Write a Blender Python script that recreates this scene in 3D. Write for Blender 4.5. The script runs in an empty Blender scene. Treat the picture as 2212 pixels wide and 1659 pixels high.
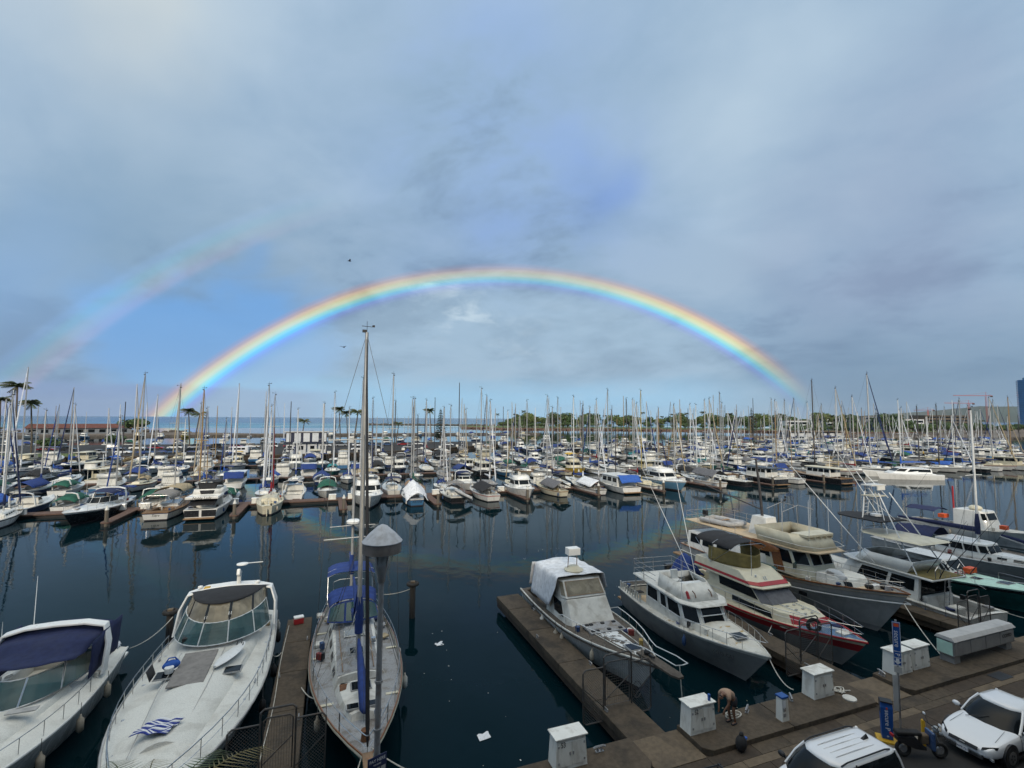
import bpy, math, random
from mathutils import Vector, Matrix, noise as mnoise
R = math.radians
PI = math.pi
SC = bpy.context.scene
COL = SC.collection
random.seed(7)

# ------------------------------------------------------------------ camera
# world frame: X runs along the quay, Y points out over the water, Z up, water at 0
YAW, PITCH, ROLL = R(20.5), math.atan(74.5 / 1040), R(0.35)
cam_d = bpy.data.cameras.new('camera'); cam = bpy.data.objects.new('camera', cam_d); COL.objects.link(cam)
cam_d.sensor_width = 36; cam_d.lens = 36 * 1040 / 2212; cam_d.clip_start = 0.1; cam_d.clip_end = 60000
fw = Vector((math.sin(YAW) * math.cos(PITCH), math.cos(YAW) * math.cos(PITCH), math.sin(PITCH)))
r0 = Vector((math.cos(YAW), -math.sin(YAW), 0)); u0 = r0.cross(fw)
rr = r0 * math.cos(ROLL) + u0 * math.sin(ROLL); uu = u0 * math.cos(ROLL) - r0 * math.sin(ROLL)
m = Matrix((rr, uu, -fw)).transposed().to_4x4(); m.translation = Vector((-12.819, -15.174, 13.0))
cam.matrix_world = m
SC.camera = cam
SC.view_settings.view_transform = 'Standard'; SC.view_settings.look = 'None'
SC.view_settings.exposure = 0.40; SC.view_settings.gamma = 1.0
SC.view_settings.use_curve_mapping = False
SC.cycles.max_bounces = 6; SC.cycles.diffuse_bounces = 1; SC.cycles.glossy_bounces = 3; SC.cycles.transmission_bounces = 3
SC.cycles.use_adaptive_sampling = True; SC.cycles.adaptive_threshold = .015; SC.cycles.use_denoising = True

HAZE = 2.2e-5
# ------------------------------------------------------------------ sun and sky
SUN_EL, ANTI_AZ = R(25.0), R(19.2)          # sun stands low behind the camera; the bow is centred on the point opposite
anti = Vector((math.cos(SUN_EL) * math.sin(ANTI_AZ), math.cos(SUN_EL) * math.cos(ANTI_AZ), -math.sin(SUN_EL)))
sd = bpy.data.lights.new('sun', 'SUN'); sd.energy = 2.0; sd.angle = R(6); sd.color = (1.0, 0.90, 0.74)
sun = bpy.data.objects.new('sun', sd); COL.objects.link(sun); sun.location = (0, -60, 80)
sun.rotation_euler = anti.to_track_quat('-Z', 'Y').to_euler()

class NT:
    """small helper to write node graphs as expressions"""
    def __init__(s, tree): s.t = tree; s.n = tree.nodes; s.l = tree.links
    def node(s, typ, **kw):
        n = s.n.new(typ)
        for k, v in kw.items(): setattr(n, k, v)
        return n
    def put(s, sock, v):
        if isinstance(v, bpy.types.NodeSocket): s.l.new(v, sock)
        elif isinstance(v, (tuple, list, Vector)) and len(sock.default_value) == 4 and len(v) == 3: sock.default_value = (*v, 1)
        else: sock.default_value = v
    def m(s, op, a, b=0.0, c=None, clamp=False):
        n = s.node('ShaderNodeMath', operation=op, use_clamp=clamp)
        s.put(n.inputs[0], a); s.put(n.inputs[1], b)
        if c is not None: s.put(n.inputs[2], c)
        return n.outputs[0]
    def vm(s, op, a, b=(0, 0, 0)):
        n = s.node('ShaderNodeVectorMath', operation=op); s.put(n.inputs[0], a)
        if op == 'SCALE': s.put(n.inputs[3], b)
        else: s.put(n.inputs[1], b)
        return n.outputs['Value'] if op in ('DOT_PRODUCT', 'LENGTH', 'DISTANCE') else n.outputs[0]
    def ramp01(s, x, a, b):          # smoothstep a..b
        n = s.node('ShaderNodeMapRange', interpolation_type='SMOOTHSTEP')
        s.put(n.inputs[0], x); n.inputs[1].default_value = a; n.inputs[2].default_value = b
        return n.outputs[0]
    def mix(s, f, a, b, mode='MIX'):
        n = s.node('ShaderNodeMix', data_type='RGBA', blend_type=mode)
        s.put(n.inputs[0], f); s.put(n.inputs[6], a); s.put(n.inputs[7], b); return n.outputs[2]
    def noise(s, vec, scale, detail=4, rough=.5, dist=0.0):
        n = s.node('ShaderNodeTexNoise'); s.put(n.inputs['Vector'], vec); s.put(n.inputs['Scale'], scale)
        n.inputs['Detail'].default_value = detail; n.inputs['Roughness'].default_value = rough; n.inputs['Distortion'].default_value = dist
        return n.outputs[0]
    def cramp(s, x, stops, interp='LINEAR'):
        n = s.node('ShaderNodeValToRGB'); e = n.color_ramp.elements; n.color_ramp.interpolation = interp
        while len(e) < len(stops): e.new(0.5)
        for q, (p, c) in zip(e, stops): q.position = p; q.color = (*c, 1)
        s.put(n.inputs[0], x); return n.outputs[0]

def srgb(r, g, b):
    f = lambda c: c / 12.92 if c <= .04045 else ((c + .055) / 1.055) ** 2.4
    return (f(r / 255), f(g / 255), f(b / 255))

W = bpy.data.worlds.new('World'); SC.world = W; W.use_nodes = True
wt = NT(W.node_tree); W.node_tree.nodes.clear()
tc = wt.node('ShaderNodeTexCoord'); D = tc.outputs['Generated']
sep = wt.node('ShaderNodeSeparateXYZ'); wt.put(sep.inputs[0], D); DZ = sep.outputs[2]
sky = wt.node('ShaderNodeTexSky', sky_type='NISHITA'); sky.sun_disc = False
sky.sun_elevation = SUN_EL; sky.sun_rotation = ANTI_AZ + PI; sky.air_density = 1.2; sky.dust_density = 1.5
wob = wt.node('ShaderNodeTexNoise'); wt.put(wob.inputs['Vector'], D); wob.inputs['Scale'].default_value = 3.0; wob.inputs['Detail'].default_value = 3
DW = wt.vm('NORMALIZE', wt.vm('ADD', D, wt.vm('SCALE', wt.vm('SUBTRACT', wob.outputs[1], (.5, .5, .5)), .42)))   # cloud cells have ragged edges
def az_el(a, e):                      # direction from azimuth off the view axis and elevation, degrees
    a = R(a) + YAW; e = R(e); return Vector((math.cos(e) * math.sin(a), math.cos(e) * math.cos(a), math.sin(e)))
def blob(a, e, rad, soft=1.0):        # soft cloud cell round a direction
    dt = wt.m('ARCCOSINE', wt.vm('DOT_PRODUCT', DW, az_el(a, e))); q = wt.m('MULTIPLY', dt, 1 / R(rad * .62))
    return wt.m('EXPONENT', wt.m('MULTIPLY', wt.m('MULTIPLY', q, q), -1.0))
# cloud deck coordinates: perspective of a flat layer overhead
dz = wt.m('ADD', wt.m('MAXIMUM', DZ, 0.0), 0.30)
P = wt.vm('SCALE', D, wt.m('DIVIDE', 1.0, dz))
PR = wt.node('ShaderNodeVectorRotate', rotation_type='Z_AXIS'); wt.put(PR.inputs['Vector'], P); PR.inputs['Angle'].default_value = R(-38)
PS_ = wt.vm('MULTIPLY', PR.outputs[0], (1.0, .78, 1.0))
n1 = wt.noise(PS_, 1.15, 5, .55, .3); n2 = wt.noise(PS_, 3.0, 6, .6, .3)
EL = wt.m('MULTIPLY', wt.m('ARCSINE', DZ), 180 / PI)
RT = wt.vm('DOT_PRODUCT', D, az_el(90, 0))           # -left .. +right
light, mid, dark = srgb(166, 189, 211), srgb(147, 174, 200), srgb(113, 139, 168)
elev = wt.ramp01(EL, 6, 36)
tone = wt.m('ADD', wt.m('MULTIPLY', elev, .50), wt.m('MULTIPLY', wt.m('SUBTRACT', n1, .5), 2.3))
tone = wt.m('ADD', tone, wt.m('MULTIPLY', wt.m('SUBTRACT', n2, .5), 1.5))
tone = wt.m('ADD', tone, .24)
cloud = wt.cramp(tone, [(0.05, dark), (.42, mid), (.95, light)])
lav = wt.m('MULTIPLY', wt.m('ADD', blob(1, 27, 19), wt.m('MULTIPLY', blob(-5, 34, 16), .4)), wt.ramp01(n2, .30, .66), clamp=True)
lav = wt.m('MULTIPLY', lav, .7)
cloud = wt.mix(lav, cloud, srgb(143, 175, 226))
cloud = wt.mix(wt.m('MULTIPLY', blob(9, 28.5, 6), .55), cloud, srgb(112, 148, 214))
cloud = wt.mix(wt.m('MULTIPLY', wt.m('ADD', blob(27, 35, 13), blob(-36, 40, 12)), wt.m('MULTIPLY', n1, .9)), cloud, srgb(186, 206, 221))
cloud = wt.mix(wt.m('MULTIPLY', blob(-43, 37, 13), .95), cloud, srgb(198, 208, 212))
cloud = wt.mix(wt.m('MULTIPLY', blob(-38, 18, 15), .55), cloud, srgb(118, 150, 176))
cloud = wt.mix(wt.m('MULTIPLY', wt.m('ADD', blob(37, 15, 14), wt.m('MULTIPLY', blob(40, 28, 9), .5)), .6), cloud, srgb(146, 162, 190))
cloud = wt.mix(wt.m('MULTIPLY', blob(-45, 10, 14), .75), cloud, srgb(134, 170, 210))
# clear air: near the horizon and in a gap to the left, seen through the real sky model
clearc = wt.mix(.8, wt.vm('SCALE', sky.outputs[0], .10), srgb(100, 164, 232))
gapn = wt.m('ADD', wt.m('MULTIPLY', blob(-29, 7, 14), 1.6), wt.m('MULTIPLY', wt.m('SUBTRACT', n2, .5), 1.0))
gap = wt.ramp01(gapn, .25, .95)
cloud = wt.mix(wt.m('MULTIPLY', gap, .92), cloud, clearc)
hz = wt.m('MULTIPLY', wt.ramp01(wt.m('ADD', EL, wt.m('MULTIPLY', n2, 3.0)), 7.4, 3.4), wt.ramp01(wt.vm('DOT_PRODUCT', D, az_el(-4, 1)), math.cos(R(40)), math.cos(R(16))))
cloud = wt.mix(wt.m('MULTIPLY', hz, .95), cloud, srgb(142, 206, 246))
bank = wt.m('MULTIPLY', wt.ramp01(wt.m('ADD', EL, wt.m('MULTIPLY', n2, 1.2)), 4.0, 3.2), wt.ramp01(RT, -.28, -.42))
cloud = wt.mix(wt.m('MULTIPLY', bank, .8), cloud, srgb(134, 158, 200))
rbank = wt.m('MULTIPLY', wt.ramp01(EL, 13, 2), wt.ramp01(RT, .34, .58))
cloud = wt.mix(wt.m('MULTIPLY', rbank, .85), cloud, srgb(116, 144, 170))
# small bright wisps of broken cloud under the bow
wn = wt.noise(P, 6.0, 6, .64, .4)
wisp = wt.m('MULTIPLY', wt.ramp01(wn, .46, .70), wt.m('ADD', blob(-6, 11, 5), wt.m('ADD', wt.m('MULTIPLY', blob(-9.5, 15.5, 3), .7), wt.m('MULTIPLY', blob(3, 8, 13), .28))), clamp=True)
cloud = wt.mix(wt.m('MULTIPLY', wisp, .9), cloud, srgb(206, 222, 233))
# rainbow: colour depends only on the angle from the point opposite the sun
TH = wt.m('MULTIPLY', wt.m('ARCCOSINE', wt.vm('DOT_PRODUCT', D, anti)), 180 / PI)
inside = wt.ramp01(TH, 41.3, 39.0)
between = wt.m('MULTIPLY', wt.ramp01(TH, 41.9, 43.0), wt.ramp01(TH, 51.5, 49.5))
cloud = wt.mix(wt.m('MULTIPLY', inside, .42), cloud, srgb(172, 198, 216))
cloud = wt.mix(wt.m('MULTIPLY', between, .10), cloud, srgb(88, 118, 150))
BX = wt.m('DIVIDE', wt.m('SUBTRACT', TH, 40.1), 3.2, clamp=True)
bow = wt.cramp(BX, [(0.0, (0, 0, 0)), (.12, (.03, .01, .07)), (.22, (.06, .05, .22)), (.33, (.02, .24, .36)), (.44, (.16, .36, .18)), (.55, (.44, .36, .08)), (.70, (.46, .20, .05)), (.79, (.25, .07, .03)), (.90, (.08, .018, .012)), (1, (0, 0, 0))], 'EASE')
bowm = wt.cramp(BX, [(0.0, (1, 1, 1)), (.25, (.80, .88, 1)), (.40, (.70, 1, 1)), (.52, (.95, 1, .82)), (.64, (1, 1, .62)), (.76, (1, .86, .66)), (.88, (1, .92, .88)), (1, (1, 1, 1))], 'EASE')
bow2 = wt.cramp(wt.m('DIVIDE', wt.m('SUBTRACT', TH, 50.0), 3.6, clamp=True),
    [(0.0, (0, 0, 0)), (.2, (.30, .10, .05)), (.42, (.26, .22, .06)), (.62, (.05, .24, .18)), (.82, (.05, .12, .26)), (1, (0, 0, 0))], 'EASE')
fade = wt.m('MULTIPLY', wt.ramp01(RT, .55, .40), wt.m('ADD', .80, wt.m('MULTIPLY', n1, .40)))
fade = wt.m('MULTIPLY', fade, wt.m('ADD', .56, wt.m('MULTIPLY', wt.ramp01(wt.m('ABSOLUTE', RT), .08, .42), .56)))
cloud = wt.mix(fade, cloud, bowm, 'MULTIPLY')
cloud = wt.mix(wt.m('MULTIPLY', fade, .82), cloud, bow, 'ADD')
fade2 = wt.m('MULTIPLY', wt.ramp01(RT, -.25, -.64), .28)
cloud = wt.mix(fade2, cloud, bow2, 'ADD')
# overcast cloud is brightest overhead; unseen zenith brightened and warmed to top-light the scene
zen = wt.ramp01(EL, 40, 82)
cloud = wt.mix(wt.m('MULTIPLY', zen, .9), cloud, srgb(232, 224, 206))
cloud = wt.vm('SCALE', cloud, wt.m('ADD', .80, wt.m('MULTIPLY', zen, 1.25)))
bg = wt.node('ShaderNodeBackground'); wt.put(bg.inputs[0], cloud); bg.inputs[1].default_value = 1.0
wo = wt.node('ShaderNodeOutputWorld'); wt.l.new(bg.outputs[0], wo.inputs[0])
W.cycles.sampling_method = 'MANUAL'; W.cycles.sample_map_resolution = 512

# ------------------------------------------------------------------ materials
MATS = {}
def mat(name, col, rough=.5, metal=0.0, var=.12, scale=3.0, dirt=None, dirt_amt=.35, dirt_scale=1.2, bump=0.0, bscale=30.0, coat=0.0, stretch=None, trans=0.0, wear=None, ior=None):
    """paint, cloth, wood, metal: base colour with grain, stains of their own shape and fine relief"""
    if name in MATS: return MATS[name]
    mt = bpy.data.materials.new(name); mt.use_nodes = True; MATS[name] = mt
    t = NT(mt.node_tree); b = mt.node_tree.nodes['Principled BSDF']
    co = t.node('ShaderNodeTexCoord').outputs['Object']
    if stretch: co = t.vm('MULTIPLY', co, stretch)
    oi = t.node('ShaderNodeObjectInfo')
    co = t.vm('ADD', co, t.vm('SCALE', (11.3, 7.7, 5.1), oi.outputs['Random']))
    n = t.noise(co, scale, 4, .55)
    c = t.mix(t.ramp01(n, .3, .75), tuple(min(1, x * (1 + var * .4)) for x in col), tuple(x * (1 - var) for x in col))
    if dirt:
        d = t.noise(co, dirt_scale, 6, .62, .4)
        c = t.mix(t.m('MULTIPLY', t.ramp01(d, .46, .68), dirt_amt), c, dirt)
    if wear:
        w = t.noise(co, wear[1], 7, .68, .2)
        c = t.mix(t.ramp01(w, wear[2], wear[2] + .05), c, wear[0])
    t.put(b.inputs['Base Color'], c)
    b.inputs['Metallic'].default_value = metal
    rn = t.m('ADD', rough - .06, t.m('MULTIPLY', n, .14)); t.put(b.inputs['Roughness'], rn)
    if ior: b.inputs['IOR'].default_value = ior
    if trans: b.inputs['Alpha'].default_value = 1 - trans
    if coat: b.inputs['Coat Weight'].default_value = coat; b.inputs['Coat Roughness'].default_value = .08
    if bump:
        bn = t.node('ShaderNodeBump'); bn.inputs['Strength'].default_value = min(1, bump); bn.inputs['Distance'].default_value = .02
        t.put(bn.inputs['Height'], t.noise(co, bscale, 5, .6)); t.put(b.inputs['Normal'], bn.outputs[0])
    return mt
GR = (.16, .13, .10)
M = lambda k: MATS[k]
mat('gelcoat', (.78, .76, .70), .28, coat=.25, dirt=(.42, .38, .31), dirt_amt=.35, dirt_scale=.9, var=.06)
mat('gelcoat_old', (.68, .655, .59), .55, dirt=(.30, .26, .20), dirt_amt=.55, dirt_scale=1.4, var=.12, bump=.15)
mat('gelcoat_clean', (.82, .81, .775), .28, var=.04, dirt=(.55, .53, .48), dirt_amt=.25, coat=.2)
mat('deck_speckle', (.71, .69, .62), .6, var=.16, scale=26, dirt=(.40, .37, .31), dirt_amt=.40, dirt_scale=1.1, bump=.2, bscale=60)
mat('deck_grey', (.32, .32, .32), .7, var=.25, scale=18, dirt=(.15, .115, .08), dirt_amt=.75, dirt_scale=1.8, bump=.2)
mat('cream', (.66, .60, .44), .4, dirt=(.38, .31, .20), dirt_amt=.35, var=.08)
mat('tan', (.58, .44, .28), .55, dirt=(.34, .25, .16), dirt_amt=.35, var=.1)
mat('hull_grey', (.29, .28, .265), .4, dirt=(.12, .12, .13), dirt_amt=.4, var=.08)
mat('hull_lightgrey', (.46, .44, .41), .42, dirt=(.22, .21, .20), dirt_amt=.4, var=.08)
mat('hull_white', (.72, .705, .665), .26, coat=.25, dirt=(.36, .34, .30), dirt_amt=.35, var=.06, stretch=(1, 1, .25))
mat('hull_black', (.018, .019, .022), .25, var=.2, dirt=(.06, .06, .06), dirt_amt=.4)
mat('hull_navy', (.016, .030, .085), .28, var=.15)
mat('hull_blue', (.06, .17, .32), .3, var=.1)
mat('hull_skyblue', (.16, .34, .50), .32, var=.1)
mat('hull_teal', (.02, .12, .11), .35, var=.2, dirt=(.02, .05, .05), dirt_amt=.5)
mat('hull_cream', (.62, .57, .44), .4, dirt=(.36, .30, .20), dirt_amt=.35)
mat('hull_yellow', (.68, .45, .05), .4, var=.1)
mat('hull_red', (.34, .03, .03), .4, var=.1)
mat('mint', (.48, .70, .58), .5, var=.1, dirt=(.34, .42, .34), dirt_amt=.4)
mat('antifoul', (.035, .025, .03), .7, var=.3)
mat('red_paint', (.42, .025, .03), .4, var=.15, dirt=(.20, .03, .03), dirt_amt=.4)
mat('blue_deck', (.10, .19, .32), .6, var=.25, scale=12, dirt=(.22, .25, .28), dirt_amt=.5)
mat('rot_deck', (.105, .085, .065), .85, var=.35, scale=9, dirt=(.05, .04, .03), dirt_amt=.6, bump=.5, bscale=22)
mat('peel_deck', (.70, .70, .68), .7, var=.1, wear=((.10, .082, .062), 2.2, .50), bump=.35, bscale=24)
mat('peel_cream', (.66, .63, .55), .6, var=.1, wear=((.42, .27, .09), 1.7, .60), bump=.2, dirt=(.42, .36, .26), dirt_amt=.4)
mat('teak', (.30, .18, .09), .65, var=.3, scale=14, stretch=(1, .2, 1), dirt=(.16, .10, .06), dirt_amt=.5)
mat('varnish', (.26, .10, .03), .3, var=.3, scale=8, coat=.3)
mat('glass_dark', (.008, .011, .013), .05, var=.1, ior=1.28)
mat('glass_teal', (.035, .10, .10), .06, var=.35, scale=1.4, dirt=(.10, .18, .17), dirt_amt=.5, trans=.35)
mat('vinyl_clear', (.24, .20, .13), .15, var=.35, scale=1.6, dirt=(.42, .36, .25), dirt_amt=.7, trans=.15)
mat('steel', (.55, .55, .55), .28, metal=1.0, var=.15)
mat('steel_dull', (.40, .40, .40), .5, metal=.6, var=.2, dirt=(.22, .12, .06), dirt_amt=.4, dirt_scale=5)
mat('steel_dark', (.10, .095, .09), .6, metal=.4, var=.3, dirt=(.14, .08, .04), dirt_amt=.5, dirt_scale=5)
mat('alloy', (.47, .46, .44), .45, metal=.5, var=.15)
mat('alloy_white', (.72, .72, .70), .4, var=.08)
mat('mast_dark', (.05, .045, .045), .5, var=.3)
mat('mast_wood', (.34, .22, .10), .5, var=.25)
mat('mast_gold', (.42, .32, .10), .45, var=.2)
mat('rig_wire', (.12, .12, .12), .5, metal=.5, var=.1)
mat('black_plastic', (.014, .014, .015), .5, var=.3)
mat('rubber', (.02, .019, .018), .85, var=.4, bump=.3)
CLOTH = {'blue': (.014, .042, .19), 'navy': (.012, .020, .075), 'royal': (.03, .11, .42), 'black': (.016, .016, .018), 'grey': (.13, .13, .14), 'taupe': (.24, .22, .20),
         'white': (.74, .75, .77), 'tan': (.42, .33, .20), 'green': (.012, .10, .065), 'teal': (.03, .24, .26), 'red': (.24, .015, .02), 'yellow': (.70, .42, .04), 'khaki': (.22, .17, .055), 'lightblue': (.12, .34, .60), 'lightgrey': (.38, .38, .38), 'orange': (.62, .16, .03)}
for k, v in CLOTH.items(): mat('cloth_' + k, v, .85, var=.22, scale=4, bump=.35, bscale=9, dirt=tuple(x * .6 + .015 for x in v), dirt_amt=.4)
mat('concrete', (.086, .064, .042), .9, var=.25, scale=6, dirt=(.028, .022, .016), dirt_amt=.75, dirt_scale=.8, bump=.5, bscale=18)
mat('concrete_light', (.145, .108, .070), .9, var=.2, scale=6, dirt=(.06, .047, .034), dirt_amt=.6, dirt_scale=.9, bump=.4, bscale=20)
mat('concrete_dark', (.058, .041, .027), .9, var=.2, scale=6, dirt=(.03, .023, .016), dirt_amt=.6, dirt_scale=.9, bump=.4, bscale=20)
mat('asphalt', (.022, .021, .020), .9, var=.3, scale=40, dirt=(.02, .019, .018), dirt_amt=.5, bump=.5, bscale=80)
mat('curb_white', (.27, .235, .185), .8, var=.2, dirt=(.16, .14, .11), dirt_amt=.7, dirt_scale=2)
mat('paint_white', (.62, .62, .60), .7, var=.2, dirt=(.22, .20, .18), dirt_amt=.5, dirt_scale=3)
mat('box_white', (.80, .78, .71), .5, var=.06, dirt=(.36, .31, .24), dirt_amt=.5, dirt_scale=2.2, stretch=(1, 1, .35), bump=.1)
mat('walk_wood', (.125, .072, .052), .8, var=.3, scale=5, dirt=(.07, .04, .03), dirt_amt=.5, bump=.4)
mat('pile_wood', (.15, .125, .095), .9, var=.35, scale=7, stretch=(1, 1, .15), dirt=(.05, .045, .035), dirt_amt=.6, bump=.6)
mat('rope', (.58, .55, .48), .9, var=.2, bump=.4, bscale=50)
mat('rope_dark', (.10, .10, .10), .9, var=.3)
mat('fender', (.46, .40, .31), .6, var=.2, dirt=(.24, .18, .12), dirt_amt=.6, dirt_scale=4)
mat('rust', (.16, .07, .03), .85, var=.4, scale=9)
mat('sign_blue', (.010, .075, .29), .4, var=.1)
mat('sign_navy', (.012, .022, .075), .45, var=.1)
mat('sign_white', (.76, .76, .76), .5, var=.05)
mat('orange_paint', (.70, .10, .02), .5, var=.1)
mat('yellow_paint', (.62, .36, .02), .55, var=.2, dirt=(.3, .18, .03), dirt_amt=.4)
mat('black_ink', (.02, .02, .02), .6, var=.1)
mat('ink_blue', (.02, .04, .16), .5, var=.1)
mat('car_white', (.78, .78, .78), .22, var=.02, coat=.6)
mat('skin', (.20, .10, .06), .55, var=.1)
mat('shirt_tan', (.38, .25, .17), .85, var=.15, bump=.3)
mat('short_dark', (.02, .02, .025), .85, var=.2)
mat('hair_dark', (.015, .011, .009), .7, var=.2)
mat('frond', (.055, .085, .022), .55, var=.4, scale=5, dirt=(.16, .15, .05), dirt_amt=.4)
mat('frond_dry', (.16, .13, .045), .6, var=.4, scale=5)
mat('leaf', (.045, .085, .018), .6, var=.5, scale=.4, dirt=(.10, .14, .03), dirt_amt=.8, dirt_scale=.12)
mat('leaf_light', (.10, .14, .025), .6, var=.4, scale=.4, dirt=(.13, .14, .035), dirt_amt=.7, dirt_scale=.12)
mat('pine_leaf', (.018, .036, .018), .7, var=.4)
mat('bark', (.13, .105, .08), .9, var=.3, stretch=(1, 1, .3), bump=.5)
mat('grass', (.085, .125, .022), .9, var=.4, scale=1.2, dirt=(.16, .16, .05), dirt_amt=.5, dirt_scale=.2)
mat('earth', (.15, .115, .085), .95, var=.3, scale=.5, dirt=(.07, .055, .045), dirt_amt=.6, dirt_scale=.15)
mat('rock', (.11, .095, .08), .95, var=.4, scale=.8, bump=.8, bscale=3)
mat('rock_red', (.15, .09, .065), .95, var=.4, scale=.8)
mat('roof_red', (.13, .045, .032), .8, var=.3, scale=1.5)
mat('wall_grey', (.22, .24, .26), .7, var=.15)
mat('wall_white', (.66, .67, .67), .6, var=.08, dirt=(.4, .39, .36), dirt_amt=.3)
mat('trim_navy', (.014, .020, .05), .5, var=.1)
mat('hill', (.05, .07, .05), .95, var=.3, scale=.002, dirt=(.09, .085, .06), dirt_amt=.5, dirt_scale=.0012)
mat('tower_glass', (.02, .09, .22), .12, var=.2, scale=.05)
mat('tower_glass_b', (.03, .13, .29), .12, var=.2, scale=.05)
mat('crane_red', (.5, .10, .07), .6, var=.1)
mat('flesh_feather', (.02, .02, .022), .8, var=.1)
mat('towel_blue', (.03, .05, .26), .9, var=.1)

# ------------------------------------------------------------------ mesh helpers
class MB:
    def __init__(s): s.v = []; s.f = []; s.mi = []; s.cur = 0
    def slot(s, i): s.cur = i; return s
    def add(s, vs, fs):
        o = len(s.v); s.v += [tuple(p) for p in vs]; s.f += [tuple(i + o for i in q) for q in fs]; s.mi += [s.cur] * len(fs); return s
    def box(s, c, d, rz=0.0, top=1.0, rx=0.0):
        x, y, z = d[0] / 2, d[1] / 2, d[2] / 2
        vs = [(-x, -y, -z), (x, -y, -z), (x, y, -z), (-x, y, -z), (-x * top, -y * top, z), (x * top, -y * top, z), (x * top, y * top, z), (-x * top, y * top, z)]
        m = Matrix.Rotation(rz, 3, 'Z') @ Matrix.Rotation(rx, 3, 'X'); c = Vector(c)
        return s.add([m @ Vector(p) + c for p in vs], [(0, 3, 2, 1), (4, 5, 6, 7), (0, 1, 5, 4), (1, 2, 6, 5), (2, 3, 7, 6), (3, 0, 4, 7)])
    def tube(s, pts, r, n=6, cap=True, closed=False):
        pts = [Vector(p) for p in pts]; k = len(pts); rs = r if isinstance(r, (list, tuple)) else [r] * k
        vs = []; ref = None
        for i, p in enumerate(pts):
            a = pts[(i - 1) % k] if (i or closed) else p; b = pts[(i + 1) % k] if (i < k - 1 or closed) else p
            t = (b - a).normalized() if (b - a).length > 1e-9 else Vector((0, 0, 1))
            if ref is None: ref = Vector((0, 0, 1)) if abs(t.z) < .9 else Vector((1, 0, 0))
            e = t.cross(ref).normalized(); g = e.cross(t); ref = g if g.length > .1 else ref
            for j in range(n):
                q = 2 * PI * j / n; vs.append(p + e * (rs[i] * math.cos(q)) + g * (rs[i] * math.sin(q)))
        fs = []
        for i in range(k if closed else k - 1):
            i2 = (i + 1) % k
            for j in range(n): fs.append((i * n + j, i * n + (j + 1) % n, i2 * n + (j + 1) % n, i2 * n + j))
        if cap and not closed: fs += [tuple(range(n - 1, -1, -1)), tuple((k - 1) * n + j for j in range(n))]
        return s.add(vs, fs)
    def rings(s, rings, cap0=True, cap1=True, closed=True):
        n = len(rings[0]); vs = [p for q in rings for p in q]; fs = []
        for i in range(len(rings) - 1):
            for j in range(n if closed else n - 1): fs.append((i * n + j, i * n + (j + 1) % n, (i + 1) * n + (j + 1) % n, (i + 1) * n + j))
        if cap0: fs.append(tuple(range(n - 1, -1, -1)))
        if cap1: fs.append(tuple((len(rings) - 1) * n + j for j in range(n)))
        return s.add(vs, fs)
    def lathe(s, prof, c=(0, 0, 0), n=12):
        rings = [[(c[0] + r * math.cos(2 * PI * j / n), c[1] + r * math.sin(2 * PI * j / n), c[2] + z) for j in range(n)] for r, z in prof]
        return s.rings(rings)
    def ball(s, c, r, n=8, sc=(1, 1, 1)):
        h = max(4, n // 2 + 1)
        rings = [[(c[0] + sc[0] * r * math.sin(PI * (i + .02) / (h + .04)) * math.cos(2 * PI * j / n), c[1] + sc[1] * r * math.sin(PI * (i + .02) / (h + .04)) * math.sin(2 * PI * j / n), c[2] - sc[2] * r * math.cos(PI * (i + .02) / (h + .04))) for j in range(n)] for i in range(h + 1)]
        return s.rings(rings)
    def quad(s, a, b, c, d): return s.add([a, b, c, d], [(0, 1, 2, 3)])
    def prism(s, pts, z0, z1, sc=1.0):
        n = len(pts); cx = sum(p[0] for p in pts) / n; cy = sum(p[1] for p in pts) / n
        return s.rings([[(x, y, z0) for x, y in pts], [(cx + (x - cx) * sc, cy + (y - cy) * sc, z1) for x, y in pts]])
    def slab(s, q, th, off=0.0):
        """thin plate over the quad q (a,b,c,d), raised by off along its normal"""
        q = [Vector(p) for p in q]; n = (q[1] - q[0]).cross(q[3] - q[0])
        if n.length < 1e-9: n = (q[2] - q[1]).cross(q[0] - q[1])
        n.normalize(); a = [p + n * off for p in q]; b = [p + n * (off + th) for p in q]
        return s.add(a + b, [(3, 2, 1, 0), (4, 5, 6, 7), (0, 1, 5, 4), (1, 2, 6, 5), (2, 3, 7, 6), (3, 0, 4, 7)])
    def grid(s, fn, nu, nv, thick=None):
        vs = [fn(i / nu, j / nv) for i in range(nu + 1) for j in range(nv + 1)]; w = nv + 1
        fs = [(i * w + j, (i + 1) * w + j, (i + 1) * w + j + 1, i * w + j + 1) for i in range(nu) for j in range(nv)]
        return s.add(vs, fs)
    def build(s, name, mats, parent=None, smooth=None, loc=None, rot=None, bevel=None, solid=None, sub=None, stuff=False):
        me = bpy.data.meshes.new(name); me.from_pydata(s.v, [], s.f)
        for k in (mats if isinstance(mats, (list, tuple)) else [mats]): me.materials.append(MATS[k] if isinstance(k, str) else k)
        if max(s.mi, default=0): me.polygons.foreach_set('material_index', s.mi)
        if smooth is not None:
            me.polygons.foreach_set('use_smooth', [True] * len(me.polygons)); me.set_sharp_from_angle(angle=R(smooth))
        me.update()
        o = bpy.data.objects.new(name, me); COL.objects.link(o)
        if stuff: o['kind'] = 'stuff'
        if parent: o.parent = parent
        if loc: o.location = loc
        if rot: o.rotation_euler = rot
        if solid: q = o.modifiers.new('solid', 'SOLIDIFY'); q.thickness = solid; q.offset = 0
        if bevel: q = o.modifiers.new('bevel', 'BEVEL'); q.width = bevel; q.segments = 2; q.limit_method = 'ANGLE'; q.angle_limit = R(40)
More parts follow.
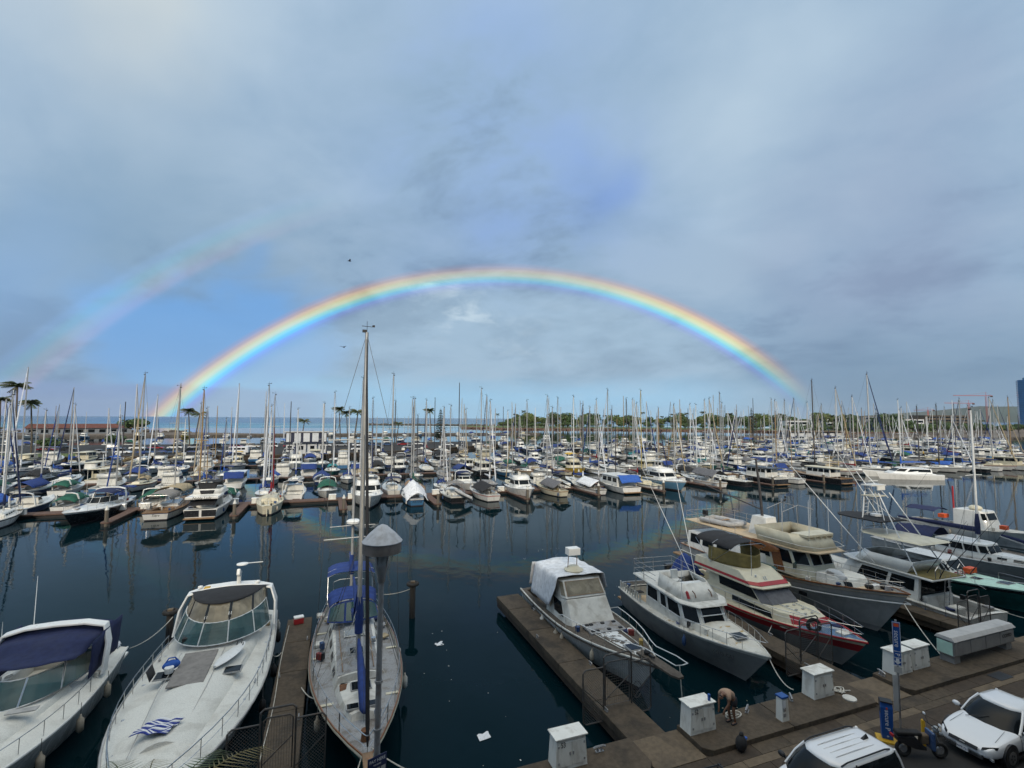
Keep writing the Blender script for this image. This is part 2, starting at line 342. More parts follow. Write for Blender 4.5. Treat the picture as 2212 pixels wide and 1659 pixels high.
        if sub: q = o.modifiers.new('sub', 'SUBSURF'); q.levels = sub; q.render_levels = sub
        return o

def tag(o, label=None, cat=None, group=None, kind=None):
    if label: o['label'] = label
    if cat: o['category'] = cat
    if group: o['group'] = group
    if kind: o['kind'] = kind
    return o
def thing(name, label, cat, loc=(0, 0, 0), rz=0.0, group=None):
    o = bpy.data.objects.new(name, None); COL.objects.link(o); o.empty_display_size = .3
    o.location = loc; o.rotation_euler = (0, 0, rz); return tag(o, label, cat, group)
def copy_tree(o, parent=None):
    c = o.copy(); COL.objects.link(c); c.parent = parent
    for ch in o.children: copy_tree(ch, c)
    return c
def inst(o, name, parent, loc, rot=(0, 0, 0), scale=None):
    """another piece that shares the mesh of o"""
    c = bpy.data.objects.new(name, o.data); COL.objects.link(c); c.parent = parent; c.location = loc; c.rotation_euler = rot
    for md in o.modifiers:
        q = c.modifiers.new(md.name, md.type)
        for k in ('width', 'segments', 'limit_method', 'angle_limit', 'levels', 'render_levels', 'thickness', 'offset'):
            if hasattr(md, k): setattr(q, k, getattr(md, k))
    if scale: c.scale = scale
    return c
def text(name, body, size, mt, parent, loc, rot=(0, 0, 0), extr=.004, align='CENTER', sx=1.0, shear=0.0):
    cu = bpy.data.curves.new(name, 'FONT'); cu.body = body; cu.size = size; cu.extrude = extr; cu.align_x = align; cu.align_y = 'CENTER'; cu.shear = shear; cu.resolution_u = 2
    t = bpy.data.objects.new('tmp', cu); COL.objects.link(t)
    bpy.context.view_layer.update()
    me = bpy.data.meshes.new_from_object(t.evaluated_get(bpy.context.evaluated_depsgraph_get()))
    bpy.data.objects.remove(t); bpy.data.curves.remove(cu)
    me.materials.clear(); me.materials.append(MATS[mt])
    o = bpy.data.objects.new(name, me); COL.objects.link(o); o.parent = parent; o.location = loc; o.rotation_euler = rot; o.scale = (sx, 1, 1); return o
lerp = lambda a, b, t: a + (b - a) * t
def bez(pts, n):
    """smooth polyline through pts (Catmull-Rom)"""
    pts = [Vector(p) for p in pts]; out = []
    for i in range(len(pts) - 1):
        p0 = pts[max(i - 1, 0)]; p1 = pts[i]; p2 = pts[i + 1]; p3 = pts[min(i + 2, len(pts) - 1)]
        for k in range(n):
            t = k / n; out.append(.5 * ((2 * p1) + (p2 - p0) * t + (2 * p0 - 5 * p1 + 4 * p2 - p3) * t * t + (3 * p1 - p0 - 3 * p2 + p3) * t ** 3))
    return out + [pts[-1]]
def sag(a, b, d, n=10):
    a, b = Vector(a), Vector(b); return [a.lerp(b, i / n) - Vector((0, 0, d * 4 * (i / n) * (1 - i / n))) for i in range(n + 1)]
def ordinal(n):
    ones = ['', 'first', 'second', 'third', 'fourth', 'fifth', 'sixth', 'seventh', 'eighth', 'ninth', 'tenth', 'eleventh', 'twelfth', 'thirteenth', 'fourteenth', 'fifteenth', 'sixteenth', 'seventeenth', 'eighteenth', 'nineteenth']
    tens = {2: 'twenty', 3: 'thirty', 4: 'forty', 5: 'fifty', 6: 'sixty', 7: 'seventy', 8: 'eighty', 9: 'ninety'}
    tenth = {2: 'twentieth', 3: 'thirtieth', 4: 'fortieth', 5: 'fiftieth', 6: 'sixtieth', 7: 'seventieth', 8: 'eightieth', 9: 'ninetieth'}
    if n < 20: return ones[n]
    return tenth[n // 10] if n % 10 == 0 else tens[n // 10] + '-' + ones[n % 10]

mat('can_red', (.20, .03, .025), .6, var=.2); mat('can_yellow', (.34, .23, .06), .6, var=.2); mat('can_blue', (.03, .07, .17), .6, var=.2)

# ------------------------------------------------------------------ boat building blocks (local frame: y from stern 0 to bow L, z from the waterline)
class Hull:
    def __init__(s, L, B, fb=1.5, fs=1.0, tw=.8, um=.42, e=2.3, rake=.12, wl=.84, trake=0.0, sagz=.05, flare=.8, trans_out=0.0):
        s.L, s.B, s.fb, s.fs, s.tw, s.um, s.e, s.rake, s.wl, s.trake, s.sagz, s.flare = L, B, fb, fs, tw, um, e, rake, wl, trake, sagz, flare
        s.tout = trans_out
    def sheer(s, u): return s.fs + (s.fb - s.fs) * u ** 1.7 - s.sagz * math.sin(PI * u)
    def prof(s, u):
        if u < s.um: return s.tw + (1 - s.tw) * math.sin(PI / 2 * u / s.um)
        return max(0.012, 1 - ((u - s.um) / (1 - s.um)) ** s.e)
    def half(s, u, v=1.0):
        k = s.wl * (1 - .55 * u ** 3)
        return s.B / 2 * s.prof(u) * (k + (1 - k) * max(v, 0) ** s.flare) * (1 if v >= 0 else .8)
    def P(s, u, v, side):
        ys = s.trake * (1 - max(v, 0)); ye = s.L - s.rake * s.L * (1 - max(v, 0)) ** 1.1
        z = v * s.sheer(u) if v >= 0 else -.4
        return Vector((side * s.half(u, v), ys + u * (ye - ys), z))
    def at(s, y):                      # half beam at sheer for y
        return s.half(min(max(y / s.L, 0), 1))
    def z(s, y): return s.sheer(min(max(y / s.L, 0), 1))
def hull_part(H, root, mats, bands=(0, .12, .55, .86, 1.0), nu=16, slots=None, name='hull', cap=True):
    """mats per band: below water first"""
    vs = [-1] + list(bands); b = MB(); us = [i / nu for i in range(nu + 1)]
    us = [1 - (1 - u) ** 1.25 for u in us]
    nl = len(vs)
    for side in (-1, 1):
        for k in range(nl - 1):
            b.slot(slots[k] if slots else min(k, len(mats) - 1))
            g = [[H.P(u, vs[k + q], side) for q in (0, 1)] for u in us]
            for i in range(nu):
                q = [g[i][0], g[i + 1][0], g[i + 1][1], g[i][1]]
                b.quad(*(q if side > 0 else q[::-1]))
    if cap:
        for k in range(nl - 1):
            b.slot(slots[k] if slots else min(k, len(mats) - 1))
            b.quad(H.P(0, vs[k], -1), H.P(0, vs[k], 1), H.P(0, vs[k + 1], 1), H.P(0, vs[k + 1], -1))
    o = b.build(name, mats, root)
    import bmesh
    bm = bmesh.new(); bm.from_mesh(o.data); bmesh.ops.remove_doubles(bm, verts=bm.verts, dist=.002); bm.to_mesh(o.data); bm.free()
    o.data.polygons.foreach_set('use_smooth', [True] * len(o.data.polygons)); o.data.set_sharp_from_angle(angle=R(35))
    return o
def deck_part(H, root, mt, y0=0.0, y1=None, drop=.04, camber=.08, nx=6, ny=14, inset=.02, name='deck', well=None):
    """well = (y0, y1, half width, depth): open cockpit"""
    y1 = H.L if y1 is None else y1; b = MB()
    ys = [lerp(y0, y1, i / ny) for i in range(ny + 1)]
    if well: ys = sorted(set([round(y, 3) for y in ys if abs(y - well[0]) > .15 and abs(y - well[1]) > .15] + [well[0], well[1]]))
    def pt(y, k):
        h = max(H.at(y) - inset, .004); x = h * k
        return (x, y, H.z(y) - drop + camber * (1 - k * k))
    for a, c in zip(ys, ys[1:]):
        if well and a >= well[0] - .01 and c <= well[1] + .01:
            for sd in (-1, 1):
                ka, kc = well[2] / max(H.at(a), .1), well[2] / max(H.at(c), .1); ka, kc = min(ka, .94), min(kc, .94)
                q = [pt(a, sd * ka), pt(a, sd), pt(c, sd), pt(c, sd * kc)]; b.quad(*(q if sd > 0 else q[::-1]))
                fa, fc = list(pt(a, sd * ka)), list(pt(c, sd * kc)); ga = (fa[0], fa[1], fa[2] - well[3]); gc = (fc[0], fc[1], fc[2] - well[3])
                q = [fa, fc, gc, ga]; b.quad(*(q if sd > 0 else q[::-1]))
            ka, kc = min(well[2] / H.at(a), .94), min(well[2] / H.at(c), .94)
            A, B_, C, D_ = pt(a, -ka), pt(a, ka), pt(c, kc), pt(c, -kc)
            b.quad(*[(p[0], p[1], p[2] - well[3]) for p in (A, B_, C, D_)])
            continue
        for i in range(nx):
            k0, k1 = -1 + 2 * i / nx, -1 + 2 * (i + 1) / nx
            b.quad(pt(a, k0), pt(a, k1), pt(c, k1), pt(c, k0))
    if well:
        for y in (well[0], well[1]):
            if y <= y0 + .01: continue
            k = min(well[2] / H.at(y), .94); p, q = pt(y, -k), pt(y, k)
            b.quad(p, q, (q[0], y, q[2] - well[3]), (p[0], y, p[2] - well[3]))
    return b.build(name, mt, root, smooth=30)
def rail_line(H, u0, u1, side, inset=.03, dz=0.0, n=10): return [(side * max(H.half(lerp(u0, u1, i / n)) - inset, .0), H.P(lerp(u0, u1, i / n), 1, 1).y, H.sheer(lerp(u0, u1, i / n)) + dz) for i in range(n + 1)]
def rub_rail(H, root, mt, r=.035, name='rub_rail', dz=-.03, u1=.995, n=6):
    b = MB(); b.tube(rail_line(H, 0.0, u1, -1, -.015, dz, 16) + [(0, H.L + .02, H.fb + dz)] + rail_line(H, 0.0, u1, 1, -.015, dz, 16)[::-1], r, n)
    return b.build(name, mt, root, smooth=60)
def trunk(root, mt, y0, y1, w0, w1, h0, h1, z0f, name='cabin_trunk', slope=.5, camber=.07, back_slope=.1, tumble=.84, ny=8):
    """low rounded deckhouse lofted along y"""
    b = MB(); rings = []
    for i in range(ny + 1):
        t = i / ny; y = lerp(y0, y1, t); w = lerp(w0, w1, t ** 1.5); h = lerp(h0, h1, t); z0 = z0f(y)
        yt = y
        if i == ny: yt = y - slope
        if i == ny - 1: yt = min(y, y1 - slope * 1.05)
        if i == 0: yt = y + back_slope
        q = [(-w, y, z0 - .1), (-w, y, z0), (-w * tumble, yt, z0 + h)] + [(w * tumble * k, yt, z0 + h + camber * (1 - k * k)) for k in (-.6, -.2, .2, .6)] + [(w * tumble, yt, z0 + h), (w, y, z0), (w, y, z0 - .1)]
        rings.append(q)
    b.rings(rings, True, True, False)
    return b.build(name, mt, root, smooth=40)
def trunk_ports(root, ys, dy, y0, y1, w0, w1, h0, h1, z0f, tumble=.84, lo=.3, hi=.75, mt='glass_dark', sides=(-1, 1), frame=None):
    def sp(y, k, sd):
        t = (y - y0) / (y1 - y0); w = lerp(w0, w1, max(t, 0) ** 1.5); h = lerp(h0, h1, t)
        return Vector((sd * (lerp(w, w * tumble, k)), y, z0f(y) + h * k))
    for sd in sides:
        for y in ys:
            q = [sp(y, lo, sd), sp(y + dy, lo, sd), sp(y + dy, hi, sd), sp(y, hi, sd)]
            if sd < 0: q = q[::-1]
            MB().slab(q, .012, .006).build('window', mt, root)
def plan(yr, yf, wr, ws, wf, ch):
    """hexagon: rear edge, sides, chamfers, front edge (counter-clockwise from rear left)"""
    return [(-wr, yr), (wr, yr), (ws, yf - ch), (wf, yf), (-wf, yf), (-ws, yf - ch)]
FACES = {'rear': 0, 'right': 1, 'front_right': 2, 'front': 3, 'front_left': 4, 'left': 5}
def house(root, mt, p0, z0, p1, z1, name='cabin', top=True, bottom=False, lift=(0, 0), bevel=.03, camber=0.0):
    """superstructure between two plans; lift=(rear, front) raises the top edge"""
    def zz(p, z, ps):
        ya = min(q[1] for q in ps); yb = max(q[1] for q in ps); return z + lerp(lift[0], lift[1], (p[1] - ya) / (yb - ya))
    lo = [Vector((x, y, z0)) for x, y in p0]; hi = [Vector((x, y, zz((x, y), z1, p1))) for x, y in p1]
    b = MB(); n = len(lo)
    fs = [(i, (i + 1) % n, n + (i + 1) % n, n + i) for i in range(n)]
    vs = lo + hi
    if top:
        cx = Vector((0, sum(p.y for p in hi) / n, sum(p.z for p in hi) / n + camber)); vs = vs + [cx]
        fs += [(n + i, n + (i + 1) % n, 2 * n) for i in range(n)]
    if bottom: fs.append(tuple(range(n - 1, -1, -1)))
    b.add(vs, fs)
    o = b.build(name, mt, root, smooth=50)
    if bevel: q = o.modifiers.new('bevel', 'BEVEL'); q.width = bevel; q.segments = 2; q.limit_method = 'ANGLE'; q.angle_limit = R(30)
    quads = [[lo[i], lo[(i + 1) % n], hi[(i + 1) % n], hi[i]] for i in range(n)]
    return o, quads
def pane(root, quad, a0, a1, b0, b1, mt='glass_dark', frame=None, off=.012, name='window', th=.014, shear=0.0):
    """glass set on a face: a along its foot, b upwards"""
    def at(a, b_): return quad[0].lerp(quad[1], a).lerp(quad[3].lerp(quad[2], a), b_)
    q = [at(a0, b0), at(a1, b0), at(a1 + shear, b1), at(a0 + shear, b1)]
    o = MB().slab(q, th, off).build(name, mt, root)
    if frame:
        b = MB(); n = (q[1] - q[0]).cross(q[3] - q[0]).normalized() * (off + th)
        for i in range(4): b.tube([q[i] + n, q[(i + 1) % 4] + n], .02, 4)
        b.build('window_frame', frame, o)
    return o
def stanchions(H, root, us, h=.62, inset=.10, mt='steel', r=.014, lean=0.0, both=True):
    first = None
    for u in us:
        for sd in ((-1, 1) if both else (1,)):
            p = H.P(u, 1, 1); x = sd * max(H.half(u) - inset, 0)
            if first is None: first = MB().tube([(0, 0, 0), (0, 0, h)], r, 5).build('stanchion', mt, root, loc=(x, p.y, p.z - .03))
            else: inst(first, 'stanchion', root, (x, p.y, p.z - .03))
def handrail(H, root, u0, h=.62, inset=.10, mt='steel', r=.017, u_end=.985, mid=True, front_h=None, name='bow_rail', close=True, front_out=0.0):
    b = MB(); fh = front_h or h
    def line(sd, k): return [(sd * max(H.half(u) - inset, .05), H.P(u, 1, 1).y, H.sheer(u) - .03 + k * lerp(h, fh, (u - u0) / (u_end - u0))) for u in [lerp(u0, u_end, i / 12) for i in range(13)]]
    a, c = line(-1, 1), line(1, 1)
    if front_out: a[-1] = (a[-1][0], a[-1][1] + front_out, a[-1][2]); c[-1] = (c[-1][0], c[-1][1] + front_out, c[-1][2])
    b.tube([(a[0][0], a[0][1], H.sheer(u0) - .03)] + a + (c[::-1] if close else []) + ([(c[0][0], c[0][1], H.sheer(u0) - .03)] if close else []), r, 5)
    if not close: MB().tube([(c[0][0], c[0][1], H.sheer(u0) - .03)] + c, r, 5).build(name, mt, root, smooth=60)
    if mid:
        for sd in (-1, 1): MB().tube(line(sd, .52), r * .6, 4).build('lower_rail', mt, root)
    return b.build(name, mt, root, smooth=60)
def mast(root, y, h, z0, r=.085, mt='alloy', spreaders=((.55, 1.1),), base_x=0.0, name='mast', gear=True, det=1):
    n = 8 if det else 5
    o = MB().tube([(0, 0, 0), (0, 0, h * .7), (0, 0, h)], [r, r, r * .75], n).build(name, mt, root, smooth=60, loc=(base_x, y, z0))
    for k, w in spreaders:
        MB().tube([(-w, -.05, h * k), (0, 0, h * k + .04), (w, -.05, h * k)], .03 if det else .045, 4).build('spreader', mt, o)
    if gear:
        b = MB(); b.tube([(0, 0, h), (0, 0, h + .55)], .012 if det else .02, 3); b.tube([(-.28, 0, h + .28), (.24, .1, h + .28)], .015 if det else .025, 3); b.box((-.3, 0, h + .32), (.12, .03, .1)); b.box((.1, 0, h + .06), (.22, .14, .12))
        b.build('masthead_gear', 'black_plastic', o, stuff=True)
    return o
def rigging(root, y, h, z0, H, uf=.985, ub=.02, r=.010, spr=((.55, 1.1),), mt='rig_wire', name='rigging', low=.9, back=True):
    b = MB(); top = (0, y, z0 + h - .05)
    b.tube([top, (0, H.L * uf, H.sheer(uf))], r, 3)
    if back: b.tube([top, (0, H.L * ub + .05, H.sheer(0) + .05)], r, 3)
    for sd in (-1, 1):
        c = (sd * (H.at(y - .1) - .08), y - .15, H.z(y)); pts = [top]
        for k, w in sorted(spr, reverse=True): pts.append((sd * w, y - .05, z0 + h * k))
        b.tube(pts + [c], r, 3)
        b.tube([(0, y, z0 + h * spr[0][0]), (sd * (H.at(y + .5) - .08), y + .5, H.z(y + .5))], r, 3)
        b.tube([(0, y, z0 + h * spr[0][0]), (sd * (H.at(y - .7) - .08), y - .8, H.z(y - .8))], r, 3)
    return b.build(name, mt, root, stuff=True)
def furled(root, a, b_, r, mt, name='furled_sail', n=6, seed=0):
    a, b_ = Vector(a), Vector(b_); pts = [a.lerp(b_, t) for t in (0, .04, .3, .6, .9, 1)]
    return MB().tube(pts, [r * .4, r, r, r * .8, r * .5, r * .3], n).build(name, mt, root, smooth=60)
def boom_cover(root, y_mast, z, length, mt, r=.2, name='sail_cover', boom='alloy', nx=8, aft_z=0.15, mast_wrap=True):
    """boom with flaked sail under a cover, fuller towards the mast"""
    rnd = random.Random(int(abs(y_mast * 100 + z * 10 + length * 7)))
    MB().tube([(0, y_mast - .05, z), (0, y_mast - length, z + aft_z)], .06, 6).build('boom', boom, root)
    rings = []
    for i in range(nx + 1):
        t = i / nx; y = y_mast - .02 - (length - .1) * t; rr_ = r * lerp(1.15, .45, t) * (1 + .10 * rnd.uniform(-1, 1)); zc = z + aft_z * t
        rings.append([(.62 * rr_ * math.cos(q), y, zc + .06 + rr_ * (.9 * math.sin(q) + .55)) for q in [2 * PI * k / 8 for k in range(8)]])
    b = MB(); b.rings(rings)
    if mast_wrap: MB().lathe([(r * .75, -.05), (r * .8, r * 3.2), (r * .5, r * 6.2), (.1, r * 6.6)], (0, y_mast, z - .1), 8).build('cover_collar', mt, root, smooth=50)
    return b.build(name, mt, root, smooth=50)
def canopy(root, mt, y0, y1, w0, w1, z0, z1, zs=None, name='bimini', crown=.14, droop=.16, frame='steel', leg_z=None, nx=6, ny=6, th=.02, wavy=0.0, side_drop=None):
    """stretched cloth top on hoops: y0 rear, y1 front"""
    rnd = random.Random(int(y0 * 31 + y1 * 17 + z1 * 13))
    ph = rnd.uniform(0, 6)
    def fn(a, c):
        y = lerp(y0, y1, c); w = lerp(w0, w1, c); k = 2 * a - 1
        return (w * k, y, lerp(z0, z1, c) + crown * (1 - k * k) - droop * abs(k) ** 6 - .05 * math.sin(PI * c * 3) ** 2 + wavy * math.sin(7 * a + 5 * c + ph) * math.cos(9 * c - 3 * a))
    o = MB().grid(fn, nx * 2, ny * 2).build(name, mt, root, smooth=60, solid=th)
    if leg_z is not None:
        for c in (0.0, .5, 1.0):
            b = MB(); y = lerp(y0, y1, c); w = lerp(w0, w1, c); zt = lerp(z0, z1, c) - .05; ym = lerp(y0, y1, .45)
            b.tube([(-w, lerp(ym, y, .0), leg_z), (-w * .99, y, zt - .1), (-w * .7, y, zt + crown * .5), (w * .7, y, zt + crown * .5), (w * .99, y, zt - .1), (w, lerp(ym, y, .0), leg_z)], .016, 5).build(name + '_hoop', frame, root)
    return o
def tarp(root, mt, pts_fn, nu=14, nv=14, name='tarp', seed=1, amp=.06, th=.015):
    """cloth thrown over something: pts_fn(a,c) gives the smooth shape, folds are added"""
    rnd = random.Random(seed); ph = [rnd.uniform(0, 6) for _ in range(6)]
    def fn(a, c):
        p = Vector(pts_fn(a, c)); q = amp * (math.sin(11 * a + 3 * c + ph[0]) * .6 + math.sin(17 * c - 6 * a + ph[1]) * .5 + math.sin(29 * a + 23 * c + ph[2]) * .35)
        return (p.x + q * .5, p.y + q * .5, p.z + q)
    return MB().grid(fn, nu, nv).build(name, mt, root, smooth=80, solid=th)
def fender(root, x, y, z, mt='fender', line=True, r=.13, h=.6):
    o = MB().lathe([(.03, h / 2 + .1), (.05, h / 2), (r, h / 2 - .1), (r, -h / 2 + .1), (.04, -h / 2)], (0, 0, 0), 10).build('fender', mt, root, smooth=50, loc=(x, y, z))
    if line: MB().tube([(0, 0, h / 2), (0, 0, h / 2 + .55)], .012, 4).build('lanyard', 'rope_dark', o)
    return o
def hatch(root, x, y, z, w=.55, l=.55, mt='glass_dark', frame='alloy', tilt=0.0, h=.05):
    o = MB().box((0, 0, 0), (w + .1, l + .1, h), top=.94).build('hatch', frame, root, loc=(x, y, z), rot=(tilt, 0, 0))
    MB().box((0, 0, h / 2 + .008), (w, l, .014)).build('hatch_glass', mt, o); return o
def rope(name, pts, mt='rope', r=.022, label=None, parent=None):
    o = MB().tube(pts, r, 5).build(name, mt, parent, smooth=70)
    if label: tag(o, label, 'rope', 'mooring ropes')
    return o
def cleat(root, x, y, z, rz=0):
    b = MB(); b.tube([(-.16, 0, .1), (-.1, 0, .12), (.1, 0, .12), (.16, 0, .1)], .025, 5); b.box((-.05, 0, .06), (.04, .05, .12)); b.box((.05, 0, .06), (.04, .05, .12)); b.box((0, 0, .01), (.2, .08, .02))
    return b.build('cleat', 'steel_dull', root, stuff=True, loc=(x, y, z), rot=(0, 0, rz))

def wrap_shield(root, yc, hw, depth, z0, z1, lean=.7, taper=.86, n=5, glass='glass_teal', frame='alloy_white', span=82, name='windshield', fr=.025, z0b=0.0):
    """curved windscreen of n panes; z0b lowers the base towards the sides"""
    r = thing(name, None, None); del_keys = None
    r.parent = root
    def pt(k, top):
        q = R(lerp(-span, span, k)); x = hw * math.sin(q) / math.sin(R(span)); y = yc - depth * (1 - math.cos(q)) / (1 - math.cos(R(span)))
        return Vector((x * taper, y - lean, z1)) if top else Vector((x, y, z0 - z0b * (1 - math.cos(q))))
    for i in range(n):
        k0, k1 = i / n, (i + 1) / n; b = MB()
        for j in range(3):
            a, c = lerp(k0 + .006, k1 - .006, j / 3), lerp(k0 + .006, k1 - .006, (j + 1) / 3); b.slab([pt(c, 0), pt(a, 0), pt(a, 1), pt(c, 1)], .012)
        b.build('pane', glass, r)
    for i in range(n + 1): MB().tube([pt(i / n, 0), pt(i / n, 1)], fr, 5).build('mullion', frame, r)
    for tp in (0, 1): MB().tube([pt(i / 20, tp) for i in range(21)], fr, 5).build('frame_rail', frame, r)
    return r, pt
def arch(root, mt, y, hw, z0, z1, dy=-.5, th=.16, wid=.5, name='radar_arch', crown=.12):
    """moulded hoop across the boat leaning aft by dy"""
    path = [(-hw, 0, z0), (-hw * .97, .6, lerp(z0, z1, .6)), (-hw * .86, .95, lerp(z0, z1, .95)), (-hw * .5, 1, z1 + crown * .7), (0, 1, z1 + crown), (hw * .5, 1, z1 + crown * .7), (hw * .86, .95, lerp(z0, z1, .95)), (hw * .97, .6, lerp(z0, z1, .6)), (hw, 0, z0)]
    rings = []
    for i, (x, k, z) in enumerate(path):
        a = Vector(path[max(i - 1, 0)]); c = Vector(path[min(i + 1, 8)]); t = Vector((c.x - a.x, 0, c.z - a.z)).normalized(); nrm = Vector((-t.z, 0, t.x)) * th / 2; yy = y + dy * k
        rings.append([Vector((x, yy - wid / 2, z)) + nrm, Vector((x, yy + wid / 2, z)) + nrm * .6, Vector((x, yy + wid / 2, z)) - nrm * .6, Vector((x, yy - wid / 2, z)) - nrm])
    return MB().rings(rings).build(name, mt, root, smooth=35, bevel=.02)
def outrigger(root, a, b_, mt='alloy_white', r=.024): return MB().tube([a, Vector(a).lerp(Vector(b_), .5), b_], [r, r * .8, r * .35], 5).build('outrigger', mt, root)
def antenna(root, x, y, z, h=2.2, lean=(0, 0)): return MB().tube([(x, y, z), (x + lean[0] * .4, y + lean[1] * .4, z + h * .4), (x + lean[0], y + lean[1], z + h)], [.018, .014, .006], 5).build('antenna', 'alloy_white', root)
def seat(root, x, y, z, mt='gelcoat', w=.5):
    o = MB().box((0, 0, .45), (w, w, .14)).build('helm_seat', mt, root, loc=(x, y, z), bevel=.04)
    MB().box((0, -w * .45, .76), (w * .95, .12, .56), rx=R(8)).build('backrest', mt, o, bevel=.05); MB().tube([(0, 0, 0), (0, 0, .4)], .05, 6).build('pedestal', 'steel', o); return o
def wheel(root, x, y, z, r=.22, mt='steel'):
    o = MB().tube([(r * math.cos(2 * PI * k / 14), .1 * math.sin(2 * PI * k / 14) * 0, r * math.sin(2 * PI * k / 14)) for k in range(14)], .018, 4, closed=True).build('steering_wheel', mt, root, loc=(x, y, z), rot=(R(-25), 0, 0))
    for k in range(3): MB().tube([(0, 0, 0), (r * math.cos(2 * PI * k / 3), 0, r * math.sin(2 * PI * k / 3))], .012, 4).build('spoke', mt, o)
    return o
def boat(name, label, s, t_stern, rz=180.0, cat='boat', group=None): return thing(name, label, cat, (s, t_stern, 0), R(rz), group)

def clutter(r, H, n, seed, y0=.05, y1=.9, zf=None, xin=.35):
    """coils, cans, buckets and cushions left about a deck"""
    q = random.Random(seed)
    for i in range(n):
        y = H.L * q.uniform(y0, y1); x = q.choice((-1, 1)) * max(0, H.at(y) - q.uniform(xin, xin + .25)); z = (zf or H.z)(y) + .02; k = q.randrange(5)
        if k == 0: MB().tube([(x + .16 * math.cos(a * .7) * (1 - a * .01), y + .16 * math.sin(a * .7), z + .02 + .004 * a) for a in range(26)], .014, 4).build('coiled_line', q.choice(('rope', 'rope_dark', 'cloth_blue')), r)
        elif k == 1: MB().box((0, 0, .16), (.2, .3, .32)).build('jerry_can', q.choice(('can_red', 'can_yellow', 'can_blue', 'gelcoat_old', 'gelcoat_old', 'black_plastic')), r, loc=(x, y, z), rot=(0, 0, q.uniform(0, 3)), bevel=.04)
        elif k == 2: MB().lathe([(.11, 0), (.14, .26), (.12, .27)], (0, 0, 0), 10).build('bucket', q.choice(('gelcoat_old', 'can_blue', 'black_plastic')), r, loc=(x, y, z))
        elif k == 3: MB().box((0, 0, .06), (.42, .42, .12)).build('cushion', q.choice(('cloth_navy', 'cloth_tan', 'cloth_lightgrey')), r, loc=(x, y, z), rot=(0, 0, q.uniform(0, 3)), bevel=.04)
        else: fender(r, math.copysign(H.at(y) + .11, x), y, H.z(y) - .55, q.choice(('fender', 'gelcoat_old', 'can_blue')), True, .11, .5)

# ------------------------------------------------------------------ water, land, quay
def water_mat(name, col, rough, waves, dist, foam=False):
    mt = bpy.data.materials.new(name); mt.use_nodes = True; MATS[name] = mt
    t = NT(mt.node_tree); b = mt.node_tree.nodes['Principled BSDF']
    geo = t.node('ShaderNodeNewGeometry'); co = geo.outputs['Position']
    h = None
    for sc, amp, st in waves:
        c = t.vm('MULTIPLY', co, st); n = t.m('MULTIPLY', t.noise(c, sc, 3, .5), amp); h = n if h is None else t.m('ADD', h, n)
    bn = t.node('ShaderNodeBump'); bn.inputs['Strength'].default_value = 1.0; bn.inputs['Distance'].default_value = dist; t.put(bn.inputs['Height'], h)
    t.put(b.inputs['Normal'], bn.outputs[0])
    c = col
    if foam:
        w = t.noise(t.vm('MULTIPLY', co, (.004, .020, 1)), 1.0, 5, .6)
        band = t.noise(t.vm('MULTIPLY', co, (.0008, .009, 1)), 1.0, 2, .5)
        sy = t.node('ShaderNodeSeparateXYZ'); t.put(sy.inputs[0], co)
        near = t.ramp01(sy.outputs[1], 1150, 800)
        c = t.mix(t.ramp01(sy.outputs[1], 1500, 700), col, (.02, .15, .20))
        fm = t.m('MULTIPLY', t.ramp01(t.m('ADD', t.m('MULTIPLY', w, .5), t.m('MULTIPLY', band, .5)), .56, .60), near)
        c = t.mix(fm, c, (.75, .8, .82)); t.put(b.inputs['Roughness'], t.m('ADD', rough, t.m('MULTIPLY', fm, .5)))
    else: b.inputs['Roughness'].default_value = rough
    t.put(b.inputs['Base Color'], c); b.inputs['IOR'].default_value = 1.333 if foam else 1.14
    if not foam: b.inputs['Specular Tint'].default_value = (.62, .88, 1, 1)
    return mt
water_mat('water_calm', (.0015, .011, .015), .02, [(.8, 1.0, (1, .8, 1)), (.2, 2.0, (1, .6, 1)), (2.6, .12, (1, .8, 1))], .012)
water_mat('water_sea', (.010, .055, .13), .22, [(.02, 8, (.4, 1, 1)), (.1, 2, (.5, 1, 1))], .35, foam=True)
o = MB().quad((-900, .6, 0), (1500, .6, 0), (1500, 620, 0), (-900, 620, 0)).build('harbour_water', 'water_calm'); tag(o, kind='structure')
b = MB(); b.quad((-40000, 620, 0), (40000, 620, 0), (40000, 40000, 0), (-40000, 40000, 0)); b.quad((-40000, -300, 0), (-900, -300, 0), (-900, 620, 0), (-40000, 620, 0)); b.quad((1500, -300, 0), (40000, -300, 0), (40000, 620, 0), (1500, 620, 0))
tag(b.build('ocean', 'water_sea'), kind='structure')
tag(MB().box((100, -60.0, .4), (1600, 114.4, 1.2)).build('road', 'asphalt'), kind='structure')
q = MB(); q.box((100, -.72, -.2), (1600, 2.62, 2.55)); quay = tag(q.build('quay_wall', 'concrete_dark'), kind='structure')   # core under the pavement
FING = [(-14.2, 1.35, 16.8), (-1.1, 1.6, 16.2), (10.1, 1.5, 14.5), (22.9, 1.4, 14.0), (34.5, 1.4, 14), (46.5, 1.4, 14)]
